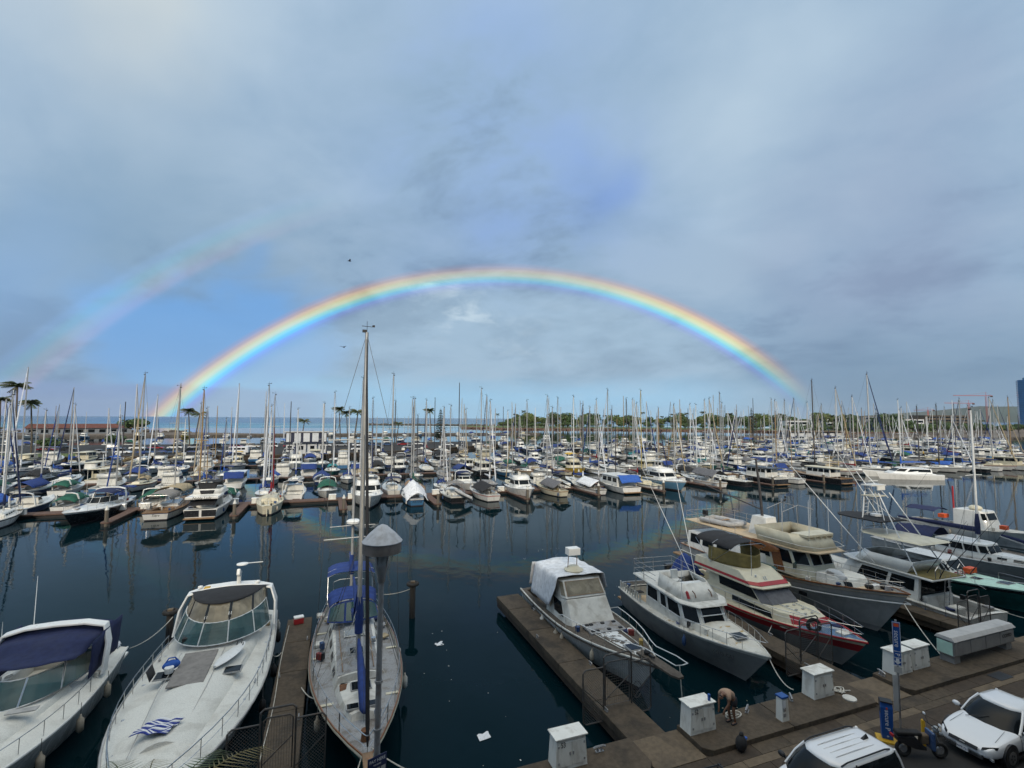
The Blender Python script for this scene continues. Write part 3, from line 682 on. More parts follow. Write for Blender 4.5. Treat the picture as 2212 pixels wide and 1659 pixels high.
# raised bulkhead cap, broken where the piers come ashore
edges = [-60.0]
for c, w, l in FING: edges += [c - w / 2 - .25, c + w / 2 + .25]
edges.append(80.0)
rnd = random.Random(3)
for a, c in zip(edges[::2], edges[1::2]):
    x = a
    while x < c - .05:
        e = min(c, x + rnd.uniform(3.2, 4.6)); e = c if c - e < 1.2 else e
        ch0 = .28 if x == a else 0.0; ch1 = .28 if e == c else 0.0
        MB().prism([(x + .008, -.90 + ch0), (x + .008 + ch0, -.90), (e - .008 - ch1, -.90), (e - .008, -.90 + ch1), (e - .008, .74), (x + .008, .74)], 1.06, 1.30 + rnd.uniform(-.008, .008), .995).build('coping_stone', 'concrete', quay, bevel=.025)
        x = e
# pavement slabs
side = tag(MB().box((100, -1.8, .9), (1600, 1.76, .42)).build('sidewalk', 'concrete_dark'), kind='structure')
for t0, t1, ms in ((-.905, -1.45, ('concrete', 'concrete', 'concrete_dark')), (-1.45, -1.80, ('concrete_light', 'concrete_light', 'concrete')), (-1.80, -2.64, ('concrete_dark', 'concrete', 'concrete_dark'))):
    x = -7.0
    while x < 34:
        l = rnd.uniform(1.1, 2.3); hh = .07 + rnd.uniform(-.006, .006)
        MB().box((x + l / 2, (t0 + t1) / 2, 1.10 + hh / 2 - .03), (l - .012, abs(t1 - t0) - .012, hh)).build('paving_slab', rnd.choice(ms), side, bevel=.008)
        x += l
for a, c in edges and [(f[0] - f[1] / 2 - .24, f[0] + f[1] / 2 + .24) for f in FING[:4]]:
    MB().box(((a + c) / 2, -.08, 1.10), (c - a, 1.62, .09)).build('paving_slab', 'concrete_light', side, bevel=.008)
kerb = tag(MB().box((100, -2.74, .95), (1600, .16, .30)).build('kerb', 'concrete'), kind='structure')
x = -6
while x < 34:
    MB().box((x + .75, -2.745, 1.02), (1.48, .20, .26)).build('kerb_stone', 'curb_white', kerb, bevel=.02); x += 1.5
for x in (5.3, 14.2): tag(MB().box((x, -4.0, 1.006), (.12, 2.2, .006)).build('road_marking', 'paint_white'), kind='structure')
tag(MB().box((16.8, -1.28, 1.150), (1.0, .55, .012)).build('inspection_cover', 'black_plastic'), 'dark rectangular metal inspection cover set in the pavement', 'cover')

# ------------------------------------------------------------------ finger piers of the quay
def finger(c, w, l, label):
    t = thing('finger_pier', label, 'pier', (c, .6, 0), 0, 'concrete finger piers along the quay')
    rnd = random.Random(int(c * 10)); y = 0
    while y < l - .3:
        e = min(l, y + rnd.uniform(2.6, 4.0)); e = l if l - e < 1 else e
        MB().box((0, (y + e) / 2, .72), (w, e - y - .02, .36)).build('pier_slab', 'concrete', t, bevel=.03); y = e
    for sd in (-1, 1): MB().box((sd * (w / 2 - .16), l / 2, .38), (.2, l, .34)).build('beam', 'concrete_dark', t)
    for k in range(5): MB().lathe([(.17, -1.2), (.17, .56)], (0, l * (.12 + .2 * k), 0), 8).build('pile', 'concrete_dark', t)
    for k in range(4): cleat(t, w / 2 - .15 if k % 2 else -w / 2 + .15, l * (.15 + .22 * k), .90, PI / 2)
    return t
flab = ['concrete finger pier between the white cruiser and the blue-canvas ketch', 'concrete finger pier left of the tarp-covered boat, with a wire gate', 'concrete finger pier between the grey-hulled boat and the red-striped boat', 'concrete finger pier between the large trawler and the tuna-tower boat', 'concrete finger pier by the mint-decked boat at right', 'farthest concrete finger pier of the quay at right edge']
for (c, w, l), lb in zip(FING, flab): finger(c, w, l, lb)
def gate(c, w, label, lean=0, dy=2.55, extra=False):
    """pipe frame gate across a pier with side wings over the water"""
    t = thing('pier_gate', label, 'gate', (c, .6 + dy, .90), 0, 'wire gates on the finger piers')
    h = 2.05; hw = w / 2 - .12
    for sd in (-1, 1): MB().tube([(sd * hw, 0, -.05), (sd * hw, 0, h)], .035, 6).build('post', 'steel_dark', t)
    MB().tube([(-hw, 0, h - .18), (-hw, 0, h + .02), (-hw + .12, 0, h + .12), (hw - .12, 0, h + .12), (hw, 0, h + .02), (hw, 0, h - .18)], .035, 6).build('top_hoop', 'steel_dark', t)
    d = MB(); d.tube([(-hw + .09, .03, .1), (-hw + .09, .03, h - .3), (-hw + .2, .03, h - .2), (hw - .2, .03, h - .2), (hw - .09, .03, h - .3), (hw - .09, .03, .1)], .026, 6, closed=True); MB().tube([(-hw + .1, .03, .35), (hw - .1, .03, 1.15)], .02, 5).build('brace', 'steel_dark', t)
    door = d.build('gate_door', 'steel_dark', t)
    for sd in (-1, 1):
        x0, x1 = sd * hw, sd * (hw + .98); f = MB()
        f.tube([(x0, 0, h - .35), (x1 - sd * .12, 0, h - .35), (x1, 0, h - .47), (x1, 0, -.33), (x1 - sd * .12, 0, -.45), (x0, 0, -.45)], .03, 6); f.tube([(x0, 0, -.45), (x0, 0, h - .35)], .02, 4) if False else None; MB().tube([(x0, 0, .1), (x1, 0, 1.0)], .018, 4).build('brace', 'steel_dark', t)
        wing = f.build('wing_frame', 'steel_dark', t); mesh = MB(); n = 17
        lo, hi = -.45, h - .35; a, b_ = min(x0, x1), max(x0, x1); stp = .11; k = -int((hi - lo) / stp)
        while k * stp < (b_ - a):
            for dirn in (1, -1):
                s0 = k * stp
                p0x, p0z = (a + s0, lo) if dirn > 0 else (a + s0, hi); p1x, p1z = (p0x + (hi - lo), hi) if dirn > 0 else (p0x + (hi - lo), lo)
                ta = max(0, (a - p0x) / (hi - lo)); tb = min(1, (b_ - p0x) / (hi - lo))
                if tb - ta > .02: mesh.tube([(lerp(p0x, p1x, ta), 0, lerp(p0z, p1z, ta)), (lerp(p0x, p1x, tb), 0, lerp(p0z, p1z, tb))], .005, 3, cap=False)
            k += 1
        mesh.build('chain_link', 'steel_dark', wing, stuff=True)
    mesh = MB()
    for i in range(12): mesh.tube([(lerp(-hw + .1, hw - .1, i / 11), .03, .12), (lerp(-hw + .1, hw - .1, i / 11), .03, h - .25)], .005, 3, cap=False)
    for i in range(16): mesh.tube([(-hw + .1, .03, lerp(.12, h - .25, i / 15)), (hw - .1, .03, lerp(.12, h - .25, i / 15))], .005, 3, cap=False)
    mesh.build('chain_link', 'steel_dark', door, stuff=True)
    if extra: MB().tube([(hw + .25 + .22 * math.cos(q), -.06, .55 + .34 * math.sin(q)) for q in [k * .5 for k in range(38)]], .014, 4).build('hose_coil', 'rope_dark', t)
    return t
gate(-14.2, 1.35, 'dark pipe gate with a green hose loop on the left pier', dy=3.2)
g1 = gate(-1.1, 1.6, 'wire mesh pipe gate beside the bow of the tarp-covered boat', extra=True)
gate(10.1, 1.5, 'pipe gate in front of the red and cream boat', dy=2.5)
gate(22.9, 1.4, 'overgrown pipe gate behind the tuna-tower boat', dy=2.0)

# ------------------------------------------------------------------ dock boxes, pillar, locker
def dock_box(s, t_, num, label, w=1.2, d=.6, h=.98):
    r = thing('dock_box', label, 'box', (s, t_, 1.30), 0, 'white dock boxes on the quay')
    MB().prism([(0, 0), (w, 0), (w, d), (0, d)], 0, h, .90).build('cabinet', 'box_white', r, bevel=.012)
    MB().box((w / 2, d / 2, h + .025), (w + .02, d + .06, .05)).build('lid', 'box_white', r, bevel=.012)
    for k in (0, 1):
        x0 = .10 + k * (w / 2 - .08); x1 = x0 + w / 2 - .12
        yy = lambda z: -.002 + z / h * d * .05
        dr = MB().slab([(x0, yy(.12), .12), (x1, yy(.12), .12), (x1, yy(.86), .86), (x0, yy(.86), .86)], .014, .001).build('door', 'box_white', r, bevel=.004)
        b = MB()
        for z in (.24, .76): b.box((x0 + .02 if k == 0 else x1 - .02, yy(z) - .018, z), (.05, .02, .07))
        b.box((x1 - .04 if k == 0 else x0 + .04, yy(.5) - .02, .5), (.05, .03, .10)); b.build('hinge', 'steel_dull', dr, stuff=True)
    if num: text('number', num, .24, 'black_ink', r, (.20, -.002, .80), (R(90 - 3), 0, 0), .003, 'LEFT', .75)
    return r
dock_box(-5.5, .05, '53', 'white dock box numbered 53 at the lower edge of the quay')
dock_box(0.0, 0.0, '52', 'white dock box numbered 52 beside the stooping person')
dock_box(6.5, .08, None, 'white dock box standing alone right of the blue-capped pillar')
dock_box(11.8, .15, None, 'white dock box half hidden behind the blue parking sign')
dock_box(13.2, .2, None, 'white dock box right of the blue parking sign')
dock_box(28.0, .2, None, 'white dock box beyond the long grey locker at the right edge')
r = thing('power_pedestal', 'white utility pillar with a blue cap on a concrete foot', 'pillar', (4.1, -.42, 1.14))
MB().box((0, 0, .09), (.46, .42, .18)).build('foot', 'concrete_light', r, bevel=.02)
MB().box((0, 0, .60), (.36, .32, .86), top=.86).build('body', 'box_white', r, bevel=.015)
MB().box((0, 0, 1.06), (.36, .33, .07)).build('cap', 'sign_blue', r, bevel=.01)
for z in (.42, .62): MB().box((-.06, -.166 + z * .012, z), (.13, .02, .13)).build('socket', 'steel_dull', r, bevel=.006)
MB().grid(lambda a, c: (-.165 + .17 * a, -.168 + .012 * math.sin(9 * a), .98 - .30 * c * (1 + .25 * math.sin(14 * a))), 8, 4).build('torn_notice', 'sign_white', r, solid=.004)
r = thing('storage_locker', 'long low grey metal locker on the quay with lifted lid and painted tags', 'locker', (15.6, -.15, 1.30))
MB().prism([(0, 0), (5.1, 0), (5.1, .75), (0, .75)], .35, 1.05, .97).build('body', 'hull_grey', r, bevel=.02)
MB().add([(0, -.06, 1.05), (5.15, -.06, 1.05), (5.15, .82, 1.05), (0, .82, 1.05), (0.02, .1, 1.22), (5.12, .1, 1.22), (5.12, .7, 1.22), (0.02, .7, 1.22)], [(0, 1, 5, 4), (1, 2, 6, 5), (2, 3, 7, 6), (3, 0, 4, 7), (4, 5, 6, 7), (3, 2, 1, 0)]).build('lid', 'hull_lightgrey', r, bevel=.02)
for x in (.35, 4.7): MB().box((x, .37, .12), (.45, .6, .5)).build('foot', 'hull_grey', r)
for k in range(4): MB().box((.68 + 1.24 * k, -.005, .68), (1.18, .03, .58)).build('door', 'hull_grey', r, bevel=.012)
text('painted_tag', 'COMO', .26, 'black_ink', r, (4.35, -.03, .76), (R(90), 0, 0), .003)
MB().slab([(-.002, .70, .40), (-.002, .05, .40), (-.002, .05, 1.0), (-.002, .70, 1.0)], .004, .002).build('end_poster', 'mint', r)

# ------------------------------------------------------------------ lamp post, parking sign, kiosk
LX, LY = -11.50, -2.22
r = thing('street_lamp', 'grey street lamp post with a white conical cap in front of the ketch', 'lamp', (LX, LY, 1.12))
MB().lathe([(.17, 0), (.17, .05), (.11, .35), (.085, .5), (.075, 4.0), (.068, 7.75)], (0, 0, 0), 12).build('pole', 'steel_dull', r, smooth=50)
b = MB()
for z in (2.95, 4.1, 5.25): b.lathe([(.10, z), (.10, z + .06)], (0, 0, 0), 10)
b.build('collar', 'steel_dull', r, stuff=True)
MB().lathe([(.085, 7.70), (.10, 7.72), (.115, 7.86), (.155, 8.05), (.17, 8.10), (.165, 8.15)], (0, 0, 0), 14).build('lamp_neck', 'steel_dull', r, smooth=40)
mat('lamp_cap', (.52, .52, .53), .6, var=.15, scale=8, dirt=(.3, .27, .24), dirt_amt=.5, dirt_scale=4); mat('lamp_rim', (.20, .17, .15), .6, var=.25, dirt=(.1, .08, .07), dirt_amt=.5, dirt_scale=5)
mg = mat('lamp_glass', (.35, .37, .38), .15, var=.1)
MB().lathe([(.16, 8.14), (.16, 8.16), (.20, 8.48), (.19, 8.50)], (0, 0, 0), 14).build('lamp_glass', 'lamp_glass', r, smooth=40)
b = MB()
for k in range(4): q = PI / 4 + k * PI / 2; b.tube([(.155 * math.cos(q), .155 * math.sin(q), 8.12), (.22 * math.cos(q), .22 * math.sin(q), 8.55)], .014, 4)
b.build('bracket', 'steel_dull', r, stuff=True)
cap = MB().lathe([(.475, 8.46), (.485, 8.46), (.485, 8.72), (.47, 8.725)], (0, 0, 0), 28).build('shade_rim', 'lamp_rim', r, smooth=40)
MB().lathe([(.50, 8.715), (.505, 8.735), (.33, 8.93), (.12, 9.11), (.03, 9.15)], (0, 0, 0), 28).build('shade_cone', 'lamp_cap', r, smooth=40)
r = thing('pay_here_sign', 'navy pay here sign fixed to the lamp post', 'sign', (LX, LY - .12, 4.30), R(20))
MB().box((0, 0, 0), (.50, .02, .80)).build('panel', 'sign_navy', r, bevel=.006)
text('lettering', 'PAY HERE', .105, 'sign_white', r, (0, -.012, .30), (R(90), 0, 0), .002, sx=.9)
text('lettering', 'TO PARK', .05, 'sign_white', r, (0, -.012, .20), (R(90), 0, 0), .002)
for k, w in ((-.155, .12), (0, .13), (.155, .12)): MB().box((k, -.012, .04), (w, .006, .16)).build('pictogram', 'hull_lightgrey', r)
text('lettering', 'SECURE P', .085, 'sign_white', r, (0, -.012, -.20), (R(90), 0, 0), .002)
r = thing('parking_sign', 'tall blue parking sign on a grey post with vertical white lettering', 'sign', (7.70, -2.48, 1.14), R(-52))
MB().box((0, 0, 2.12), (.06, .06, 4.24)).build('post', 'steel_dull', r)
MB().box((0, -.06, 3.38), (.25, .025, 1.62)).build('panel', 'sign_blue', r, bevel=.006)
b = MB()
for x in (-.113, .113): b.box((x, -.076, 3.38), (.012, .006, 1.58))
for z in (2.59, 2.87, 3.10, 4.17): b.box((0, -.076, z), (.22, .006, .014))
b.build('border', 'sign_white', r, stuff=True)
text('lettering', 'secure', .23, 'sign_white', r, (0, -.076, 3.56), (R(90), R(90), 0), .003)
text('lettering', 'P', .2, 'sign_white', r, (0, -.076, 2.98), (R(90), R(90), 0), .003)
MB().add([(-.05, -.077, 2.84), (.05, -.077, 2.84), (.05, -.077, 2.74), (.12, -.077, 2.74), (0, -.077, 2.62), (-.12, -.077, 2.74), (-.05, -.077, 2.74)], [(6, 5, 4, 3, 2, 1, 0)]).build('arrow', 'sign_white', r, solid=.004)
MB().box((0, -.074, 4.07), (.16, .006, .12)).build('emblem', 'orange_paint', r)
MB().box((0, -.06, 2.42), (.24, .02, .22)).build('plate', 'hull_lightgrey', r)
MB().box((-.1, -.05, 1.55), (.16, .02, 1.3)).build('strip_panel', 'hull_lightgrey', r)
r = thing('pay_kiosk', 'blue parking pay kiosk with white lettering on a yellow foot', 'kiosk', (6.95, -2.46, 1.14), R(-48))
MB().box((0, -.05, .03), (.7, .5, .10)).build('foot', 'yellow_paint', r, bevel=.02)
MB().rings([[(-.17, -.12, .08), (.17, -.12, .08), (.17, .14, .08), (-.17, .14, .08)], [(-.19, -.16, 1.20), (.19, -.16, 1.20), (.19, .16, 1.20), (-.19, .16, 1.20)], [(-.18, -.10, 1.42), (.18, -.10, 1.42), (.18, .16, 1.36), (-.18, .16, 1.36)]]).build('cabinet', 'sign_blue', r, bevel=.02)
MB().slab([(.0, -.30, 0), (0, 0, 0), (0, .06, .4), (0, -.20, .4)], .03).build('screen_hood', 'black_plastic', r, loc=(-.19, .15, .98))
MB().box((0, .0, 1.405), (.38, .34, .05)).build('cap', 'black_plastic', r, bevel=.015)
text('lettering', 'secure P', .21, 'sign_white', r, (.0, -.165, .78), (R(90 - 2), R(90), 0), .003)
text('lettering', '+', .16, 'sign_white', r, (.0, -.15, .20), (R(90), 0, 0), .003)
MB().box((0, -.163, 1.20), (.05, .01, .07)).build('emblem', 'orange_paint', r)
def bollard(x, y, label): 
    o = MB().lathe([(.065, 0), (.065, .86), (.05, .91), (.01, .93)], (0, 0, 0), 12).build('bollard', 'yellow_paint', smooth=40, loc=(x, y, 1.0)); tag(o, label, 'bollard')
bollard(8.15, -2.98, 'yellow steel bollard by the kerb between the scooter and the white sedan')

# hotel of the viewer, unseen: low block added and sized to shade the quay
r = thing('hotel_shade_block', 'pale hotel block with balconies, unseen behind the viewer, added to shade the quay', 'building', (10, -26, 1.0))
MB().box((0, 0, 8.6), (170, 18, 17.2)).build('wall', 'wall_white', r); MB().box((0, 0, 17.4), (172, 19, .5)).build('roof', 'concrete_light', r)
for k in range(5): MB().box((0, 9.6, 1.2 + k * 3.2), (168, 1.5, .2)).build('balcony_slab', 'concrete_light', r)
w0_ = MB().box((0, 0, 0), (2.6, .1, 2.2)).build('window', 'glass_dark', r, loc=(-80, 9.02, 2.5))
for k in range(5):
    for j in range(27):
        if k or j: inst(w0_, 'window', r, (-80 + j * 6.15, 9.02, 2.5 + k * 3.2))

# ------------------------------------------------------------------ boats moored at the quay
LIDS = {}
# --- express cruiser with navy canvas, far left
r = boat('express_cruiser', 'white express cruiser with navy blue canvas and white radar arch at lower left', -24.25, 15.6)
H = Hull(13.2, 4.7, 1.75, 1.25, tw=.86, um=.40, e=2.1, rake=.14)
hull_part(H, r, ['antifoul', 'hull_white', 'hull_white', 'gelcoat'], bands=(0, .1, .8, 1.0)); deck_part(H, r, 'deck_speckle', camber=.30, drop=.02, well=(.3, 3.6, 1.55, .55)); rub_rail(H, r, 'gelcoat', .05)
trunk(r, 'deck_speckle', 4.2, 11.6, 1.55, .55, .38, .16, lambda y: H.z(y) + .02, slope=1.2, camber=.18)
wrap_shield(r, 6.3, 1.85, 3.0, 1.85, 2.62, lean=.75, n=5, frame='steel')
def enc(a, c):
    k = 2 * a - 1; y = lerp(1.6, 5.3, c) - (.8 * k * k) * c; w = lerp(1.95, 1.62, c)
    return (w * k, y, lerp(3.20, 2.72, c ** 1.3) + .22 * (1 - k * k) - .10 * math.sin(PI * c * 2) ** 2)
tarp(r, 'cloth_navy', enc, 16, 16, 'bimini_canvas', 5, .03)
for sd in (-1, 1): tarp(r, 'cloth_navy', lambda a, c: (sd * lerp(1.85, 1.95, a), lerp(.7, 3.9, c), lerp(1.55, 3.15 - .06 * c, a)), 6, 8, 'side_curtain', 3, .03)
arch(r, 'gelcoat_clean', 3.1, 2.12, 1.45, 3.36, dy=-.9, wid=.45)
handrail(H, r, .34, .58, .16, mid=False); stanchions(H, r, (.42, .5, .58, .66, .74, .82, .9), .56, .16)
antenna(r, .9, 2.1, 3.4, 2.0, (.5, -1.2)); antenna(r, 1.9, 2.3, 3.0, .9)
MB().box((0, -.5, .55), (3.6, 1.0, .16)).build('swim_platform', 'gelcoat', r, bevel=.05)
tarp(r, 'cloth_white', lambda a, c: (-1.7 + .5 * a, -.2 + .5 * c, 1.55 - .5 * abs(a - .3)), 8, 8, 'rag', 9, .08)
for y in (3.4, 6.0, 8.2, 10.2): fender(r, -H.at(y) - .12, y, .75)
text('registration', 'HA 4832 E', .26, 'black_ink', r, (-2.05, 9.9, 1.05), (R(90), 0, R(76 - 180 + 90 + 26)), .003)
hatch(r, 0, 8.2, 2.10, .6, .6); MB().box((-.95, 6.75, 2.0), (.9, .3, .04)).build('deck_vent', 'hull_lightgrey', r)

clutter(r, H, 4, 2, .02, .25)
# --- large white cruiser with surfboard
r = boat('motor_cruiser', 'large white motor cruiser with tan windscreen curtains, a surfboard and towel on deck', -17.75, 17.7)
H = Hull(16.6, 5.15, 2.0, 1.45, tw=.86, um=.42, e=2.3, rake=.13)
hull_part(H, r, ['antifoul', 'hull_white', 'hull_white', 'gelcoat'], bands=(0, .1, .85, 1.0), nu=20); deck_part(H, r, 'deck_speckle', camber=.26, drop=.03, well=(.5, 3.2, 1.8, .7), nx=8, ny=18); rub_rail(H, r, 'hull_lightgrey', .045)
trunk(r, 'deck_speckle', 3.4, 15.0, 1.85, .75, .42, .10, lambda y: H.z(y) + .03, slope=1.8, camber=.26, ny=12)
_, pt = wrap_shield(r, 6.0, 2.15, 2.9, 2.28, 3.02, lean=.75, n=5, frame='alloy_white', z0b=.28)
cu = thing('curtain', None, None); cu.parent = r
def pt2(k, tp):
    a = pt(k, 1)
    return a if not tp else Vector((a.x * .93, a.y - .75, 3.48 + .20 * (1 - (2 * k - 1) ** 2)))
for i in range(5):
    b = MB()
    for j in range(3):
        a, c = lerp(i / 5 + .012, (i + 1) / 5 - .012, j / 3), lerp(i / 5 + .012, (i + 1) / 5 - .012, (j + 1) / 3); b.slab([pt2(c, 0), pt2(a, 0), pt2(a, 1), pt2(c, 1)], .01)
    b.build('curtain_panel', 'vinyl_clear', cu)
for i in range(6): MB().tube([pt2(i / 5, 0), pt2(i / 5, 1)], .035, 5).build('curtain_edge', 'cloth_black', cu)
def top(a, c):
    p = pt2(a, 1); k = 2 * a - 1; yb = 1.5
    return (lerp(p.x, 2.05 * k, c), lerp(p.y + .12, yb, c), p.z + lerp(.02, .02 - .10, c) + .12 * math.sin(PI * c) * (1 - k * k))
MB().grid(top, 20, 8).build('bimini_top', 'cloth_black', r, smooth=60, solid=.03)
arch(r, 'gelcoat_clean', 2.6, 2.35, 1.7, 3.45, dy=-1.1, wid=.6, crown=.2)
o = MB().lathe([(.12, 0), (.10, .45)], (0, 0, 0), 8).build('radar_mast', 'gelcoat', r, loc=(-.35, 1.5, 3.62)); MB().box((0, 0, .62), (.18, .7, .35), rx=R(25)).build('radar_pod', 'gelcoat_clean', o, bevel=.05)
MB().lathe([(.02, .98), (.30, 1.0), (.30, 1.05), (.05, 1.1)], (-.1, -.3, 0), 14).build('antenna_dish', 'gelcoat_clean', o); MB().box((-.7, -.3, 1.05), (.9, .05, .03)).build('antenna_arm', 'gelcoat_clean', o)
for x, k in ((-1.3, .12), (1.5, .1)): MB().lathe([(.05, 0), (.05, .12), (.13, .14), (.12, .22), (.03, .25)], (0, 0, 0), 10).build('gps_dome', 'gelcoat_clean', r, loc=(x, 1.5, 3.5))
MB().box((1.15, 1.6, 3.58), (.3, .3, .2)).build('yellow_case', 'yellow_paint', r, bevel=.03)
handrail(H, r, .22, .66, .16, mid=True, r=.02); stanchions(H, r, (.27, .34, .41, .48, .55, .62, .69, .76, .83, .9, .95), .64, .16, r=.016)
ZD = lambda y: H.z(y) + .03 + lerp(.42, .10, (y - 3.4) / 11.6) + .20
for k in (0, 1): MB().box((0, 0, 0), (1.32, 1.42, .07)).build('sun_pad', 'cloth_taupe', r, loc=(.32, 7.0 + k * 1.46, ZD(7.0 + k * 1.46) + .06), rot=(R(-2.6), 0, 0), bevel=.02)
for x in (-.55, 1.2): MB().tube([(x, 6.0, ZD(6) + .03), (x * .95, 9.5, ZD(9.5) + .02), (x * .7, 13.5, ZD(13.5) - .06)], .014, 4).build('deck_groove', 'hull_lightgrey', r)
hatch(r, -1.25, 8.2, ZD(8.2) - .06, .62, .5); hatch(r, 1.35, 7.9, ZD(8) - .02, .62, .55, tilt=R(-3))
MB().grid(lambda a, c: (1.75 + .14 * a, 7.6 + .7 * c, ZD(8) - .02 + .42 * a), 2, 2).build('hatch_lid', 'black_plastic', r, solid=.03)
for y in (3.9, 4.7, 5.5): MB().box((-H.at(y) - .005, y, 1.05), (.02, .32, .12)).build('porthole', 'glass_dark', r)
for y in (2.6, 6.5, 9.5): fender(r, -H.at(y) - .14, y, .9, 'black_plastic')
MB().box((0, -.55, .5), (4.0, 1.1, .16)).build('swim_platform', 'gelcoat', r, bevel=.05)
for x, y in ((-2.2, 1.2), (-2.3, 5.0), (-2.2, 8.8), (2.3, 5.0)): cleat(r, x, y, H.z(y) + .0, PI / 2)
for sd in (-1, 1):
    MB().grid(lambda a, c, sd=sd: (sd * lerp(1.0, 1.55, a) * lerp(1, .5, c), lerp(6.4, 13.6, c), H.z(lerp(6.4, 13.6, c)) + .10 + .34 * (1 - c * .75) - .10 * a), 4, 10).build('nonskid_panel', 'deck_speckle', r, solid=.012)
    for y in (4.6, 7.4, 10.2, 12.6): MB().box((sd * (H.at(y) - .42), y, H.z(y) + .02), (.22, .12, .05)).build('deck_fitting', 'steel', r, bevel=.01)
MB().box((0, 15.3, H.z(15.3) + .10), (.5, .7, .10)).build('anchor_locker', 'gelcoat', r, bevel=.03); MB().tube([(0, 15.6, H.z(15.6) + .14), (0, 16.9, H.fb + .12)], .06, 6).build('bow_roller', 'steel', r); MB().lathe([(.1, 0), (.08, .16), (.12, .2)], (0, 0, 0), 10).build('windlass', 'steel', r, loc=(0, 14.7, H.z(14.7) + .16))
MB().box((.1, 5.0, 2.35), (2.6, .5, .25)).build('dashboard', 'black_plastic', r, bevel=.06); seat(r, -.7, 3.9, 1.45, 'gelcoat'); seat(r, .5, 3.9, 1.45, 'gelcoat'); wheel(r, -.7, 4.6, 2.45, .22)
CR = r
clutter(r, H, 4, 3, .02, .2)
# things lying on that deck
def world(r, p): return Matrix.Translation(r.location) @ Matrix.Rotation(r.rotation_euler.z, 4, 'Z') @ Vector(p)
p = world(r, (-.95, 7.1, ZD(7.4) + .10)); bd = thing('surfboard', 'white surfboard lying fin side up on the cruiser foredeck', 'surfboard', p, R(180 - 20))
rg = []
for i in range(15):
    k = i / 14; w = .31 * (math.sin(PI * (k * .93 + .035)) ** .62); rg.append([(-w, 2.3 * k - 1.15, .05), (-w * .6, 2.3 * k - 1.15, .10), (w * .6, 2.3 * k - 1.15, .10), (w, 2.3 * k - 1.15, .05), (w * .6, 2.3 * k - 1.15, .01), (-w * .6, 2.3 * k - 1.15, .01)])
MB().rings(rg).build('board', 'gelcoat_clean', bd, smooth=50)
for x, y in ((-.14, -.85), (.14, -.85), (0, -1.0)): MB().add([(x, y, .09), (x, y + .13, .09), (x, y - .04, .24), (x + .012, y, .09), (x + .012, y + .13, .09), (x + .012, y - .04, .24)], [(0, 1, 2), (5, 4, 3), (0, 2, 5, 3), (1, 4, 5, 2), (0, 3, 4, 1)]).build('fin', 'black_plastic', bd)
p = world(r, (.35, 12.25, ZD(12.2) + .10)); tw = thing('beach_towel', 'blue and white striped towel crumpled on the cruiser foredeck', 'towel', p, R(180 - 14))
for i in range(14):
    a0, a1 = i / 14, (i + 1) / 14
    f = lambda a, c, a0=a0, a1=a1: (lerp(-.55, .55, c) + .22 * (lerp(a0, a1, a) - .5) + .04 * math.sin(9 * c + 5 * lerp(a0, a1, a)), lerp(-.42, .42, lerp(a0, a1, a)) + .05 * math.sin(6 * c), .05 + .035 * math.sin(13 * lerp(a0, a1, a) + 4 * c) + .035 * math.sin(11 * c - 7 * lerp(a0, a1, a)))
    MB().grid(f, 2, 12).build('stripe', 'towel_blue' if i % 2 else 'sign_white', tw, smooth=80, solid=.012)
p = world(r, (1.2, 7.55, ZD(7.5) + .12)); bg_ = thing('blue_bag', 'bright blue bag beside the open hatch of the cruiser', 'bag', p, .4)
MB().ball((0, 0, .12), .26, 12, (1.3, .8, .75)).build('sack', 'cloth_royal', bg_, smooth=80); MB().tube([(-.25, 0, .2), (-.1, 0, .42), (.12, 0, .4), (.27, 0, .2)], .03, 5).build('strap', 'cloth_royal', bg_)
p = world(r, (1.2, 7.85, ZD(7.8) + .05)); tag(MB().lathe([(.16, 0), (.18, .22), (.16, .24)], (0, 0, 0), 12).build('white_bucket', 'gelcoat_clean', loc=p), 'small white bucket beside the blue bag on the cruiser', 'bucket')

# --- ketch with blue canvas
r = boat('ketch', 'white ketch with blue dodger and bimini moored bow-in behind the street lamp', -11.35, 20.0, cat='sailboat')
H = Hull(18.0, 4.15, 1.75, 1.25, tw=.40, um=.50, e=2.2, rake=.12, trake=.7, sagz=.12)
hull_part(H, r, ['antifoul', 'hull_teal', 'hull_teal', 'hull_cream'], bands=(0, .2, .84, 1.0), nu=22); deck_part(H, r, 'deck_grey', camber=.10, drop=.10, well=(1.6, 4.6, .95, .7), nx=8, ny=20)
rub_rail(H, r, 'hull_cream', .06, 'bulwark_cap', .02); rub_rail(H, r, 'varnish', .035, 'toe_rail', .085)
zf = lambda y: H.z(y) - .06
trunk(r, 'gelcoat_old', 5.2, 12.6, 1.30, 1.02, .48, .42, zf, slope=.25, camber=.12, ny=10)
MB().grid(lambda a, c: (lerp(-.9, .9, a), lerp(6.2, 12.2, c), zf(lerp(6.2, 12.2, c)) + lerp(.48, .42, c) + .125 - .12 * (2 * a - 1) ** 2 * .8), 8, 6).build('cabin_top_paint', 'deck_grey', r, solid=.012)
trunk(r, 'gelcoat_old', 12.5, 15.4, 1.0, .45, .28, .22, zf, 'fore_trunk', slope=.25, camber=.08)
trunk_ports(r, (6.2, 7.7, 9.2, 10.8), .75, 5.2, 12.6, 1.30, 1.02, .48, .42, zf)
for x in (-.55, .55): MB().box((x, 12.62, zf(12.6) + .23), (.42, .03, .24), rx=R(-20)).build('window', 'glass_dark', r, bevel=.03)
